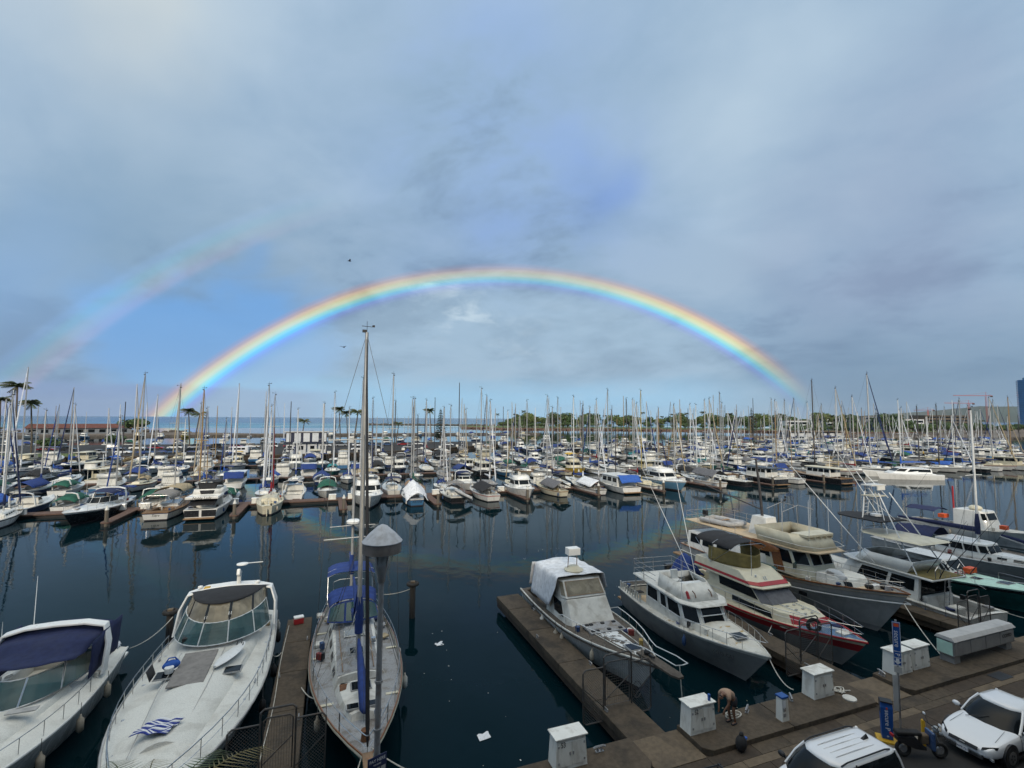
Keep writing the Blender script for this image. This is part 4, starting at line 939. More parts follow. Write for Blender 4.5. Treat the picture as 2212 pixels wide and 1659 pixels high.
hatch(r, 0, 10.2, zf(10) + .62, .6, .55); hatch(r, -.05, 13.2, zf(13) + .38, .75, .6); hatch(r, 0, 8.1, zf(8) + .66, .95, .65, 'lamp_glass', 'gelcoat'); hatch(r, -.35, 14.75, zf(14.7) + .33, .42, .32); hatch(r, .35, 14.75, zf(14.7) + .33, .42, .32)
mz = 11.45
mast(r, mz, 15.0, 2.05, .105, 'alloy', ((.36, 1.62), (.66, 1.30)))
rigging(r, mz, 15.0, 2.05, H, spr=((.36, 1.62), (.66, 1.30)), r=.012)
mast(r, 3.1, 9.8, 1.75, .085, 'alloy', ((.46, 1.35),), name='mizzen_mast', gear=False)
MB().lathe([(.05, 0), (.40, .03), (.42, .16), (.30, .24), (.02, .26)], (0, 0, 0), 16).build('radar_dome', 'gelcoat_clean', r, smooth=50, loc=(0, 3.75, 6.55)); MB().box((0, 3.4, 6.52), (.1, .6, .06)).build('radar_bracket', 'alloy', r)
boom_cover(r, mz, 3.35, 5.6, 'cloth_lightblue' if False else 'cloth_blue', .24, aft_z=.5); boom_cover(r, 3.1, 3.5, 3.0, 'cloth_blue', .17, aft_z=.3)
tarp(r, 'cloth_blue', lambda a, c: (lerp(-.26, .26, a), mz - .25 - 1.9 * c, 3.3 + 1.6 * (1 - c) ** 2 * (1 - (2 * a - 1) ** 2) + .25), 6, 8, 'main_bag', 4, .05)
furled(r, (0, 17.7, H.fb + .3), (0, mz + .1, 16.7), .08, 'cloth_black', 'furled_genoa')
furled(r, (-.05, 15.6, zf(15.5) + .45), (0, mz + .2, 3.0), .19, 'cloth_blue', 'staysail_bag')
MB().tube([(0, 15.9, zf(15.9) + .25), (0, mz + .2, 12.2)], .012, 3).build('inner_forestay', 'rig_wire', r)
canopy(r, 'cloth_blue', 4.6, 6.1, 1.35, 1.25, 2.95, 2.75, name='dodger', crown=.16, droop=.2)
def dw(a, c): k = 2 * a - 1; return (lerp(1.22, 1.36, c) * k, 6.1 + .95 * c - .35 * k * k * c, lerp(2.68 - .18 * abs(k) ** 6 + .14 * (1 - k * k), 1.98, c))
for i in range(3): MB().grid(lambda a, c, i=i: dw(lerp(i / 3 + .02, (i + 1) / 3 - .02, a), lerp(.08, .92, c)), 4, 3).build('dodger_window', 'glass_teal', r, solid=.01)
MB().grid(dw, 12, 4).build('dodger_front', 'cloth_blue', r, solid=.006, loc=(0, -.03, 0))
canopy(r, 'cloth_blue', 1.5, 3.4, 1.35, 1.4, 3.55, 3.5, name='bimini', crown=.12, leg_z=1.4)
handrail(H, r, .06, .68, .10, mid=True, u_end=.94, close=False, name='lifeline', r=.012); stanchions(H, r, (.08, .16, .24, .32, .40, .48, .56, .64, .72, .80, .88), .68, .10, r=.015)
handrail(H, r, .88, .72, .08, mid=True, u_end=.985, name='pulpit', r=.02)
MB().tube([(-1.0, .15, 1.3), (-1.0, .05, 2.0), (-.6, -.12, 2.08), (.6, -.12, 2.08), (1.0, .05, 2.0), (1.0, .15, 1.3)], .022, 6).build('stern_pulpit', 'steel', r)
o = MB().box((0, 18.2, H.fb + .05), (.34, 1.1, .12)).build('bow_roller', 'teak', r, bevel=.02)
b = MB(); b.tube([(0, 18.6, H.fb + .1), (0, 18.9, H.fb - .35)], .03, 6); b.tube([(-.3, 18.72, H.fb - .05), (-.12, 18.9, H.fb - .38), (.12, 18.9, H.fb - .38), (.3, 18.72, H.fb - .05)], .035, 6); b.build('anchor', 'steel', r, stuff=True)
MB().lathe([(.16, 0), (.12, .3), (.16, .34)], (0, 0, 0), 10).build('windlass', 'rust', r, loc=(0, 16.7, zf(16.7) + .08))
for y in (6.6, 9.4): MB().lathe([(.12, 0), (.09, .1), (.12, .2)], (0, 0, 0), 10).build('winch', 'steel', r, loc=(-.85, y, zf(y) + .6))
for sd in (-1, 1): MB().tube([(sd * .75, 5.6, zf(6) + .62), (sd * .72, 8.8, zf(9) + .60), (sd * .66, 12.0, zf(12) + .55)], .022, 5).build('grab_rail', 'teak', r)
for y in (3.5, 7.5): MB().box((sd * 1.7, y, zf(y) + .08), (.42, .5, .16)).build('deck_locker', 'gelcoat_old', r, bevel=.03)
MB().tube([(.75 + .3 * math.cos(k * .55) * (1 - k * .004), 7.2 + .3 * math.sin(k * .55), zf(7) + .66 + .004 * k) for k in range(40)], .014, 4).build('coiled_line', 'rope_dark', r)
MB().box((.62, 12.95, zf(12.9) + .16), (.36, .5, .32)).build('deck_crate', 'rust', r, bevel=.02)
fender(r, -H.at(9) - .12, 8.6, .7, 'gelcoat_old'); fender(r, -H.at(11) - .12, 11.5, .7, 'gelcoat_old')
wheel(r, 0, 2.4, 1.9, .4)
b = MB(); q = random.Random(5)
for k in range(14):
    sd = q.choice((-1, 1)); y = q.uniform(6.2, 13.5); b.tube(sag((sd * q.uniform(.02, .1), mz + q.uniform(-.1, .1), q.uniform(2.6, 4.5)), (sd * q.uniform(.4, 1.75), y, zf(y) + q.uniform(.1, .6)), q.uniform(0, .15), 5), .010, 3)
for k in range(6): b.tube([(.06 * math.cos(k), mz + .12, 2.7), (.05 * math.cos(k * 2), mz + .12, 13 + .4 * k)], .007, 3)
b.build('running_rigging', 'rope', r, stuff=True)
for sd in (-1, 1):
    for y in (6.0, 9.0, 13.6): MB().box((sd * (H.at(y) - .32), y, zf(y) + .02), (.5, .16, .03)).build('deck_band', 'cream', r)

clutter(r, H, 13, 4, .1, .9)
# --- sport boat under a white tarp
r = boat('fishing_cruiser', 'weathered white cabin cruiser with a white tarp over its cabin and rotting foredeck', 1.75, 16.9, 178)
H = Hull(13.3, 3.9, 1.95, 1.15, tw=.92, um=.42, e=2.2, rake=.13)
hull_part(H, r, ['antifoul', 'hull_white', 'hull_lightgrey', 'hull_white'], bands=(0, .12, .2, 1.0), slots=[0, 0, 1, 1], nu=18); deck_part(H, r, 'rot_deck', camber=.13, drop=.03, well=(.35, 4.0, 1.5, .6), ny=18)
rub_rail(H, r, 'rot_deck', .04, dz=-.10); rub_rail(H, r, 'gelcoat_old', .05, 'toe_rail', .02)
c0, q0 = house(r, 'gelcoat_old', plan(4.0, 7.55, 1.55, 1.55, 1.35, .5), 1.15, plan(4.0, 6.45, 1.45, 1.42, 1.25, .4), 2.55, 'cabin')
c1, q1 = house(r, 'gelcoat_old', plan(2.6, 6.4, 1.5, 1.45, 1.28, .35), 2.60, plan(2.7, 5.7, 1.40, 1.36, 1.20, .3), 3.42, 'bridge_house')
pane(r, q1[3], .04, .96, .12, .9, 'vinyl_clear', 'teak'); pane(r, q1[2], .1, .9, .12, .9, 'vinyl_clear'); pane(r, q1[4], .1, .9, .12, .9, 'vinyl_clear')
pane(r, q0[5], .08, .55, .35, .85); pane(r, q0[1], .45, .92, .35, .85)
def tp(a, c):
    k = 2 * a - 1; y = lerp(1.9, 5.75, c); ak = abs(k); w = 1.62
    if ak < .55: return (w * k / .55 * .95, y, 3.62 + .1 * (1 - (k / .55) ** 2) - .12 * (1 - c))
    d = (ak - .55) / .45; drop = 1.9 if c < .75 else lerp(1.9, .7, (c - .75) / .25)
    if c > .9 and k < 0: drop = .9
    return (math.copysign(w * .95 + .22 * d, k), y, 3.62 - drop * d - .12 * (1 - c))
tarp(r, 'cloth_white', tp, 30, 18, 'tarp', 11, .055)
tarp(r, 'cloth_white', lambda a, c: (lerp(-1.7, 1.7, a), lerp(1.95, 1.35, c), lerp(3.5, 1.9, c) + .1 * math.sin(PI * a)), 14, 8, 'tarp_skirt', 12, .06)
b = MB(); b.lathe([(.55, 0), (.6, .14), (.42, .2), (.3, .34), (.05, .36)], (0, 0, 0), 14); b.build('roof_pod', 'cream', r, smooth=50, loc=(.1, 4.9, 3.62))
o = MB().box((0, 0, 0), (.78, .55, .42)).build('roof_box', 'gelcoat_clean', r, loc=(.15, 4.9, 4.85), bevel=.02)
for x in (-.28, .28): MB().tube([(x * 1.1, -.1, -1.1), (x, 0, -.18)], .025, 5).build('leg', 'rust', o)
o = MB().box((0, 0, 0), (2.1, 1.15, .1)).build('deck_board', 'deck_grey', r, loc=(-.05, 8.35, H.z(8.3) + .16), rot=(R(-2), 0, 0), bevel=.01)
for x in (-.8, -.1, .6, .85):
    for y in (-.35, .38): MB().box((x, y, .07), (.2, .14, .08)).build('pad_block', 'black_plastic', o)
MB().grid(lambda a, c: (lerp(-.52, .62, a) * lerp(1, .32, c), lerp(8.95, 12.5, c), H.z(lerp(8.95, 12.5, c)) + .108 - .03 * (2 * a - 1) ** 2), 4, 8).build('centre_deck', 'peel_deck', r, solid=.02)
for sd in (-1, 1): MB().tube([(sd * .78, 8.9, H.z(9) + .09), (sd * .58, 11.0, H.z(11) + .10), (sd * .12, 12.7, H.z(12.6) + .08)], .025, 4).build('deck_seam', 'gelcoat_old', r)
hatch(r, 0, 11.35, H.z(11.3) + .16, .62, .6)
MB().rings([[(-.28, 12.0, 1.9), (.28, 12.0, 1.9), (.28, 12.0, 2.02), (-.28, 12.0, 2.02)], [(-.26, 14.6, 2.12), (.26, 14.6, 2.12), (.26, 14.6, 2.22), (-.26, 14.6, 2.22)], [(-.14, 14.95, 2.15), (.14, 14.95, 2.15), (.14, 14.95, 2.25), (-.14, 14.95, 2.25)]]).build('bow_plank', 'rot_deck', r, bevel=.02)
for sd in (-1, 1): MB().tube([(sd * 1.6, 6.0, 1.6)] + [(sd * max(H.half(u) - .12, .3), H.L * u, H.sheer(u) + .62) for u in (.52, .6, .7, .8, .9, .96)] + [(sd * .34, 14.2, 2.72), (sd * .3, 15.0, 2.78), (0, 15.05, 2.78)], .022, 5).build('bow_rail', 'alloy_white', r, smooth=60)
stanchions(H, r, (.55, .63, .71, .79, .87, .94), .62, .12, r=.014)
b = MB(); b.tube([(0, 12.6, 2.1), (.1, 13.2, 2.25)], .05, 6); b.ball((0, 12.5, 2.15), .16, 8); b.build('anchor_gear', 'black_plastic', r, stuff=True)
for y, m_ in ((4.6, 'gelcoat_old'), (6.6, 'fender'), (3.0, 'black_plastic')): fender(r, H.at(y) + .13, y, .75, m_)
MB().box((0, -.3, .35), (3.0, .6, .1)).build('swim_platform', 'teak', r)
for x in (-1.0, 1.0): MB().box((x * 1.1, -.02, .85), (.5, .04, .3)).build('transom_panel', 'hull_lightgrey', r)

clutter(r, H, 10, 5, .05, .85)
# --- grey hull boat with peeling cream deck
r = boat('cabin_boat', 'white flybridge cabin boat with dark grey hull and peeling foredeck', 8.05, 14.6, 174)
H = Hull(12.2, 3.7, 1.95, 1.25, tw=.84, um=.42, e=2.2, rake=.14)
hull_part(H, r, ['antifoul', 'hull_grey', 'hull_grey', 'gelcoat_old'], bands=(0, .1, .88, 1.0), nu=18); deck_part(H, r, 'peel_cream', camber=.12, drop=.03, well=(.3, 3.4, 1.35, .6), ny=18); rub_rail(H, r, 'gelcoat_old', .045)
trunk(r, 'peel_cream', 7.6, 10.9, 1.25, .62, .36, .14, lambda y: H.z(y), 'fore_trunk', slope=.9, camber=.10)
c0, q0 = house(r, 'gelcoat_old', plan(3.4, 8.6, 1.42, 1.42, .82, .9), 1.3, plan(3.4, 7.75, 1.34, 1.34, .74, .8), 2.72, 'cabin')
for f in (2, 3, 4): pane(r, q0[f], .08, .92, .42, .90, 'glass_dark', 'gelcoat_clean')
MB().tube([q0[3][0].lerp(q0[3][3], .66) + Vector((0, .05, .02)), q0[3][1].lerp(q0[3][2], .66) + Vector((0, .05, .02))], .03, 4).build('mullion', 'gelcoat_clean', r)
for f, sg in ((1, 1), (5, -1)):
    for a0, a1 in ((.05, .36), (.44, .60), (.64, .96)): pane(r, q0[f], a0, a1, .42, .90, 'glass_dark', 'gelcoat_clean')
house(r, 'peel_cream' if False else 'gelcoat_old', plan(1.9, 8.15, 1.5, 1.5, .9, .9), 2.72, plan(1.9, 8.05, 1.46, 1.46, .88, .88), 2.80, 'roof')
f0, qf = house(r, 'gelcoat_old', plan(4.6, 7.5, 1.30, 1.28, .85, .7), 2.80, plan(4.4, 6.6, 1.05, 1.0, .75, .5), 3.52, 'flybridge', top=False, bottom=False)
f0.modifiers.new('solid', 'SOLIDIFY').thickness = .06
MB().box((0, 6.1, 3.25), (1.5, .45, .3)).build('helm_console', 'gelcoat', r, bevel=.05); seat(r, .35, 5.2, 2.8); wheel(r, .35, 5.75, 3.45, .2)
MB().tube([(.52, 7.35, 2.95), (.52, 7.25, 3.15), (.62, 7.15, 3.3)], .03, 5).build('light_bracket', 'rust', r); MB().tube([(-.52, 7.35, 2.95), (-.52, 7.25, 3.15), (-.42, 7.15, 3.3)], .03, 5).build('light_bracket', 'rust', r)
MB().lathe([(.08, -.2), (.09, .15), (.03, .22)], (0, 0, 0), 8).build('extinguisher', 'red_paint', r, loc=(.95, 7.2, 3.1), rot=(R(30), 0, 0))
for z in (.3, .6, .9): MB().tube([(-1.42, 4.6, 2.8 + z), (-1.42, 1.95, 2.8 + z), (1.42, 1.95, 2.8 + z), (1.42, 4.6, 2.8 + z)], .018, 5).build('upper_rail', 'steel_dull', r)
for x, y in ((-1.42, 1.95), (1.42, 1.95), (-1.42, 3.2), (1.42, 3.2), (0, 1.95)): MB().tube([(x, y, 2.8), (x, y, 3.72)], .018, 5).build('upper_stanchion', 'steel_dull', r)
MB().tube([(1.3, 1.95, 1.5), (1.3, 1.95, 2.75)], .04, 5).build('roof_post', 'gelcoat_old', r); MB().tube([(-1.3, 1.95, 1.5), (-1.3, 1.95, 2.75)], .04, 5).build('roof_post', 'gelcoat_old', r)
MB().box((0, .12, 1.35), (3.0, .08, .5)).build('stern_rail', 'steel_dull', r)
for k in range(9): MB().box((1.62, .4 + k * .33, 1.55), (.05, .12, .5)).build('rail_slat', 'gelcoat_old', r)
MB().box((0, 1.9, .72), (2.4, 2.6, .04)).build('cockpit_sole', 'tan', r)
o = MB().tube([(-.25, 0, 0), (-.25, 0, .9), (.25, 0, .9), (.25, 0, 0)], .02, 5).build('deck_chair', 'steel_dull', r, loc=(.6, .9, .75)); MB().box((0, .22, .45), (.5, .45, .04)).build('chair_seat', 'cloth_black', o)
handrail(H, r, .60, .60, .10, mid=False); stanchions(H, r, (.66, .72, .78, .84, .9), .60, .10)
hatch(r, 0, 10.1, H.z(10) + .30, .58, .55); antenna(r, 1.2, 7.0, 2.8, 3.1)
outrigger(r, (-1.0, 5.2, 2.9), (.2, 1.0, 9.6)); outrigger(r, (-1.2, 5.0, 2.9), (-2.6, .5, 9.8))
MB().box((0, -.28, .35), (2.8, .55, .1)).build('swim_platform', 'teak', r)
text('name_lettering', 'KEIKI KAI', .26, 'black_ink', r, (1.16, 10.35, 1.35), (R(90 - 12), 0, R(118)), .003)
for y in (2.2, 5.2, 8.2): fender(r, -H.at(y) - .12, y, .85, 'gelcoat_old')

clutter(r, H, 9, 6, .03, .8)
# --- cream boat with red stripes
r = boat('motor_yacht', 'cream motor yacht with red stripes, khaki bridge canvas and blue foredeck', 13.55, 16.4, 178)
H = Hull(14.2, 4.1, 1.75, 1.15, tw=.88, um=.44, e=2.5, rake=.10)
hull_part(H, r, ['antifoul', 'hull_grey', 'hull_grey', 'red_paint', 'cream'], bands=(0, .1, .62, .86, 1.0), slots=[0, 1, 1, 2, 3] if False else None, nu=20)
deck_part(H, r, 'cream', camber=.10, drop=.04, well=(.35, 4.2, 1.5, .6), ny=18); rub_rail(H, r, 'red_paint', .05)
MB().grid(lambda a, c: ((2 * a - 1) * max(.02, H.at(lerp(11.2, 14.1, c)) - .08), lerp(11.2, 14.1, c), H.z(lerp(11.2, 14.1, c)) - .028 + .10 * (1 - (2 * a - 1) ** 2)), 6, 8).build('foredeck_paint', 'blue_deck', r, solid=.01)
c0, q0 = house(r, 'cream', plan(4.2, 12.0, 1.62, 1.55, .75, 1.5), 1.2, plan(4.2, 11.4, 1.42, 1.36, .62, 1.3), 1.92, 'coachroof', camber=.05)
pane(r, q0[1], .40, .90, .30, .72, 'glass_dark'); pane(r, q0[5], .10, .60, .30, .72, 'glass_dark'); pane(r, q0[3], .02, .98, .35, .95, 'red_paint', name='red_panel'); pane(r, q0[2], .35, .98, .35, .95, 'red_paint', name='red_panel'); pane(r, q0[4], .02, .65, .35, .95, 'red_paint', name='red_panel')
c1, q1 = house(r, 'cream', plan(4.4, 9.4, 1.45, 1.38, 1.0, .5), 1.9, plan(4.4, 8.35, 1.36, 1.28, .95, .4), 2.72, 'saloon')
for f in (2, 3, 4): pane(r, q1[f], .0, 1.0, .06, .96, 'cloth_grey', name='windscreen_cover')
pane(r, q1[1], .25, .98, .2, .9); pane(r, q1[5], .02, .75, .2, .9)
c2, q2 = house(r, 'cream', plan(3.2, 8.75, 1.62, 1.50, 1.08, .5), 2.72, plan(3.2, 7.45, 1.5, 1.36, 1.0, .4), 3.38, 'bridge_deck')
for f in (1, 2, 3, 4, 5): pane(r, q2[f], .0, 1.0, .12, .34, 'red_paint', name='red_stripe')
MB().prism([(-1.64, 3.15), (1.64, 3.15), (1.52, 8.3), (1.1, 8.82), (-1.1, 8.82), (-1.52, 8.3)], 2.66, 2.74).build('bridge_lip', 'cream', r, bevel=.02)
def cv(a, c):
    q = lerp(-1, 1, a); x = 1.42 * math.sin(q * PI * .5) ; y = 4.4 + 2.7 * (math.cos(q * PI * .5)) ** .7
    return (x * lerp(1, .96, c), y, lerp(3.36, 4.22 + .12 * abs(q), c) + .05 * math.sin(10 * a))
MB().grid(cv, 28, 6).build('bridge_canvas', 'cloth_khaki', r, smooth=70, solid=.02)
canopy(r, 'cloth_black', 3.2, 6.6, 1.5, 1.45, 4.75, 4.72, name='bimini', crown=.2, leg_z=3.3)
MB().box((.8, 7.9, 3.1), (.12, .1, .4)).build('fender_bottle', 'gelcoat_clean', r, bevel=.04)
MB().tube([(.35, 8.2, 2.98), (.35, 8.05, 3.2)], .03, 5).build('horn', 'steel', r); MB().tube([(.2, 8.2, 2.98), (.2, 8.05, 3.2)], .03, 5).build('horn', 'steel', r)
for sd in (-1, 1): MB().tube([(sd * .55, 9.2, 2.0), (sd * .5, 11.2, 2.0)], .02, 5).build('grab_rail', 'steel', r)
for x in (-.25, .25):
    for y in (9.7, 10.3, 10.9): MB().box((x, y, 1.985), (.16, .12, .02)).build('deck_fitting', 'alloy', r)
handrail(H, r, .34, .72, .10, mid=True, r=.018); stanchions(H, r, (.38, .46, .54, .62, .70, .78, .86, .93), .72, .10)
b = MB(); b.box((0, 13.0, 1.72), (.7, .5, .12)); b.build('anchor_chock', 'gelcoat_old', r); MB().tube([(-.5, 12.6, 1.85), (0, 13.6, 1.9)], .05, 5).build('boat_hook', 'red_paint', r); MB().tube([(.2, 12.3, 1.8), (-.3, 13.2, 1.85)], .04, 5).build('anchor_shank', 'alloy_white', r)
tr = MB().tube([(.3 * math.cos(2 * PI * k / 14), 0, .3 * math.sin(2 * PI * k / 14)) for k in range(14)], .1, 7, closed=True).build('tyre_fender', 'rubber', r, smooth=60, loc=(.95, 12.0, 1.85), rot=(0, 0, R(-30)))
tarp(r, 'cloth_blue', lambda a, c: (lerp(.2, 1.9, a), lerp(.5, 2.6, c), 1.6 + 1.3 * math.sin(PI * a) * math.sin(PI * c) ** .6), 14, 14, 'blue_tarp', 21, .10)
MB().box((-.1, -.35, .45), (3.0, .7, .12)).build('swim_platform', 'teak', r); MB().box((.9, -.2, 1.4), (1.4, .3, .7)).build('stern_rack', 'hull_black', r)
for y in (5.0, 8.0): MB().lathe([(.16, -.3), (.17, .3)], (0, 0, 0), 8).build('jerry_can', 'hull_black', r, loc=(1.5, 3.0 + y * .1, 1.5))
antenna(r, 1.2, 8.0, 3.3, 2.2)

clutter(r, H, 9, 7, .03, .9)
# --- large trawler yacht
r = boat('trawler_yacht', 'large white trawler yacht with tan decks, dinghy and boards on its upper deck', 19.55, 21.4, 179)
H = Hull(17.6, 5.0, 2.9, 1.8, tw=.84, um=.46, e=2.5, rake=.11, sagz=.10)
hull_part(H, r, ['antifoul', 'hull_grey', 'hull_lightgrey', 'hull_white'], bands=(0, .12, .62, 1.0), slots=[0, 1, 2, 2], nu=20); deck_part(H, r, 'tan', camber=.10, drop=.22, ny=20); rub_rail(H, r, 'varnish', .05); rub_rail(H, r, 'gelcoat', .045, 'guard_strake', -.62)
for y in (9.3, 10.9, 12.2): MB().box((H.P(y / H.L, .62, 1).x + .0, y, 1.35), (.06, .55, .2)).build('porthole', 'hull_black', r)
c0, q0 = house(r, 'gelcoat', plan(.9, 9.4, 2.15, 2.1, 1.55, .7), 1.7, plan(.9, 9.4, 2.0, 1.95, 1.45, .7), 3.1, 'deckhouse')
for a0, a1 in ((.05, .2), (.24, .4), (.45, .62)): pane(r, q0[1], a0, a1, .38, .9); pane(r, q0[5], 1 - a1, 1 - a0, .38, .9)
pane(r, q0[0], .08, .92, .30, .95, 'glass_dark', 'gelcoat', name='aft_window')
c1, q1 = house(r, 'cream', plan(6.2, 12.6, 1.75, 1.75, 1.05, .9), 2.2, plan(6.2, 11.8, 1.68, 1.68, .98, .8), 3.95, 'pilothouse')
for f in (2, 4): pane(r, q1[f], .10, .90, .48, .93, 'glass_dark', 'gelcoat')
for k in range(2): pane(r, q1[3], .04 + .49 * k, .47 + .49 * k, .48, .93, 'glass_dark', 'gelcoat')
for f in (1, 5):
    for a0, a1 in ((.42, .62), (.82, .98)): pane(r, q1[f], a0 if f == 1 else 1 - a1, a1 if f == 1 else 1 - a0, .46, .93, 'glass_dark')
    pane(r, q1[f], .66 if f == 1 else .18, .82 if f == 1 else .34, .06, .93, 'varnish', name='side_door')
MB().prism([(-2.1, .6), (2.1, .6), (2.0, 8.0), (1.8, 11.9), (1.2, 12.9), (-1.2, 12.9), (-1.8, 11.9), (-2.0, 8.0)], 3.98, 4.06).build('upper_deck', 'tan', r, bevel=.02)
MB().prism([(-1.75, 6.4), (1.75, 6.4), (1.7, 11.0), (-1.7, 11.0)], 3.05, 3.98).build('upper_side', 'gelcoat', r)
f0, qf = house(r, 'cream', plan(8.3, 12.5, 1.75, 1.65, 1.1, .9), 4.06, plan(8.1, 11.8, 1.85, 1.75, 1.2, .8), 5.05, 'flybridge', top=False); f0.modifiers.new('solid', 'SOLIDIFY').thickness = .08
MB().prism([(-1.5, 11.0), (1.5, 11.0), (1.25, 12.1), (-1.25, 12.1)], 4.9, 5.08).build('spray_dodger', 'cream', r, bevel=.03)
for k in range(5): MB().box((-1.1 + .55 * k, 12.0, 4.9), (.05, .3, .25)).build('dodger_bracket', 'cream', r)
fn, qn = house(r, 'gelcoat', plan(6.4, 8.2, .7, .7, .6, .2), 4.06, plan(6.7, 8.0, .55, .55, .5, .2), 5.45, 'funnel'); 
dm = MB().tube([(0, 0, 0), (.1, -.1, 2.2), (.25, -.25, 4.6)], [.11, .10, .07], 8).build('signal_mast', 'mast_dark', r, loc=(0, 7.2, 5.3))
MB().tube([(0, 7.2, 5.9), (1.0, 2.0, 7.2)], .05, 6).build('derrick_boom', 'mast_dark', r)
for k in (0, 1): MB().tube([(-1.6 + 3.2 * k, 9.0, 5.0), (-1.5 + 3.0 * k, 9.0, 6.4), (0, 9.0, 6.8), (1.5 - 3.0 * k, 9.0, 6.4)], .025, 5).build('canopy_bow', 'steel_dull', r, loc=(0, k * 1.4, 0))
for z in (.35, .75): MB().tube([(1.95, 6.5, 4.06 + z), (2.05, .7, 4.06 + z), (-2.05, .7, 4.06 + z), (-1.95, 6.5, 4.06 + z)], .02, 5).build('upper_rail', 'steel_dull', r)
for x in (-2.02, 2.02):
    for y in (.75, 2.2, 3.6, 5.0, 6.4): MB().tube([(x, y, 4.05), (x, y, 4.82)], .018, 5).build('upper_stanchion', 'steel_dull', r)
for k, (x, y) in enumerate(((1.7, 10.5), (-1.7, 10.0), (0.4, 11.6), (-1.2, 11.8), (1.2, 12.2))): antenna(r, x, y, 5.0, 2.4)
MB().tube([(1.9, 8.6, 4.4), (1.75, 12.0, 4.4), (1.1, 12.95, 4.4), (-1.1, 12.95, 4.4), (-1.75, 12.0, 4.4), (-1.9, 8.6, 4.4)], .02, 5).build('bridge_rail', 'gelcoat', r)
tk, qk = house(r, 'deck_speckle', plan(12.6, 15.0, 1.25, 1.2, .7, .5), 2.25, plan(12.6, 14.7, 1.15, 1.1, .6, .5), 2.85, 'fore_trunk')
pane(r, qk[4], .2, .8, .3, .8); pane(r, qk[2], .2, .8, .3, .8); MB().box((.6, 13.5, 2.95), (.9, .5, .22)).build('wire_rack', 'alloy', r)
handrail(H, r, .50, .62, .10, mid=True, mt='steel'); stanchions(H, r, (.54, .60, .66, .72, .78, .84, .9, .96), .62, .10)
for x, y in ((.5, 15.6), (-.35, 15.9)): MB().ball((x, y, 2.75), .24, 10, (1, 1, .8)).build('chain_pile', 'black_plastic', r)
MB().box((.1, 15.7, 2.7), (.55, .3, .28)).build('white_can', 'gelcoat_clean', r, bevel=.03); MB().lathe([(.2, 0), (.14, .4)], (0, 16.4, 2.55), 10).build('windlass', 'steel_dull', r)
MB().box((1.9, 11.6, 3.0), (.5, .06, .4), rz=R(20)).build('wing_mirror', 'glass_teal', r)
MB().box((0, -.6, .6), (4.2, 1.2, .14)).build('swim_platform', 'teak', r, bevel=.03)
for y in (0, .5, 1.0): MB().tube([(-1.9, -.9, 1.0 + y * .8), (1.9, -.9, 1.0 + y * .8)], .03, 5).build('stern_rail', 'hull_black', r)
clutter(r, H, 10, 8, .5, .92, lambda y: H.z(y) - .2)
TW = r
def on(r_, p): q = world(r_, p); return (q.x, q.y, q.z)
o = thing('paddle_board', 'orange-brown paddle board lashed to the side of the trawler upper deck', 'board', on(r, (1.95, 8.6, 3.72)), R(180))
rg = []
for i in range(13): k = i / 12; w = .36 * math.sin(PI * (k * .92 + .04)) ** .6; rg.append([(.03, 3.6 * k - 1.8, -w), (.09, 3.6 * k - 1.8, 0), (.03, 3.6 * k - 1.8, w), (-.03, 3.6 * k - 1.8, 0)])
MB().rings(rg).build('board', 'varnish', o, smooth=50); MB().box((.1, -1.0, 0), (.02, .4, .3)).build('decal', 'black_ink', o)
o = thing('paddle_board', 'wooden board lying on the trawler foredeck', 'board', on(r, (.95, 13.9, 2.98)), R(180 - 12)); inst([c for c in bpy.data.objects if c.name.startswith('board')][0], 'board', o, (0, 0, 0), (0, R(80), 0), (1, .72, .8))
o = thing('kayak', 'dark green kayak stowed along the trawler side deck', 'kayak', on(r, (1.95, 8.2, 2.25)), R(180))
rg = []
for i in range(11): k = i / 10; w = .34 * math.sin(PI * (k * .94 + .03)) ** .7; rg.append([(-w, 3.8 * k - 1.9, .1), (0, 3.8 * k - 1.9, .22), (w, 3.8 * k - 1.9, .1), (w * .7, 3.8 * k - 1.9, -.15), (-w * .7, 3.8 * k - 1.9, -.15)])
MB().rings(rg).build('shell', 'hull_teal', o, smooth=50); MB().prism([(.22 * math.cos(q), .45 * math.sin(q)) for q in [k * .63 for k in range(10)]], .19, .24).build('seat_opening', 'black_plastic', o)
def dinghy(label, loc, rz, L=3.0, w=.75, col='lightgrey', motor=True, rot=None):
    d = thing('inflatable_dinghy', label, 'dinghy', loc, rz)
    if rot: d.rotation_euler = rot
    pts = [(-w, -L * .5, .22), (-w, L * .2, .22), (-w * .8, L * .38, .27), (-w * .3, L * .5, .34), (w * .3, L * .5, .34), (w * .8, L * .38, .27), (w, L * .2, .22), (w, -L * .5, .22)]
    MB().tube(bez(pts, 3), .21, 8).build('tube', 'cloth_' + col if 'cloth_' + col in MATS else col, d, smooth=60)
    MB().prism([(-w, -L * .4), (w, -L * .4), (w, L * .2), (0, L * .42), (-w, L * .2)], .08, .14).build('floor', 'deck_grey', d); MB().box((0, -L * .4, .25), (w * 1.7, .06, .4)).build('transom', 'hull_lightgrey', d); MB().box((0, 0, .34), (w * 1.8, .25, .05)).build('thwart', 'teak', d)
    if motor:
        mo = MB().box((0, 0, .35), (.3, .45, .5)).build('outboard', 'black_plastic', d, loc=(0, -L * .5 - .1, .3), bevel=.08); MB().box((0, -.05, -.2), (.1, .2, .7)).build('outboard_leg', 'black_plastic', mo)
    return d
dinghy('pale inflatable dinghy with black outboard on the trawler upper deck', on(r, (.5, 3.6, 4.1)), R(180 + 12), 3.4, .8)

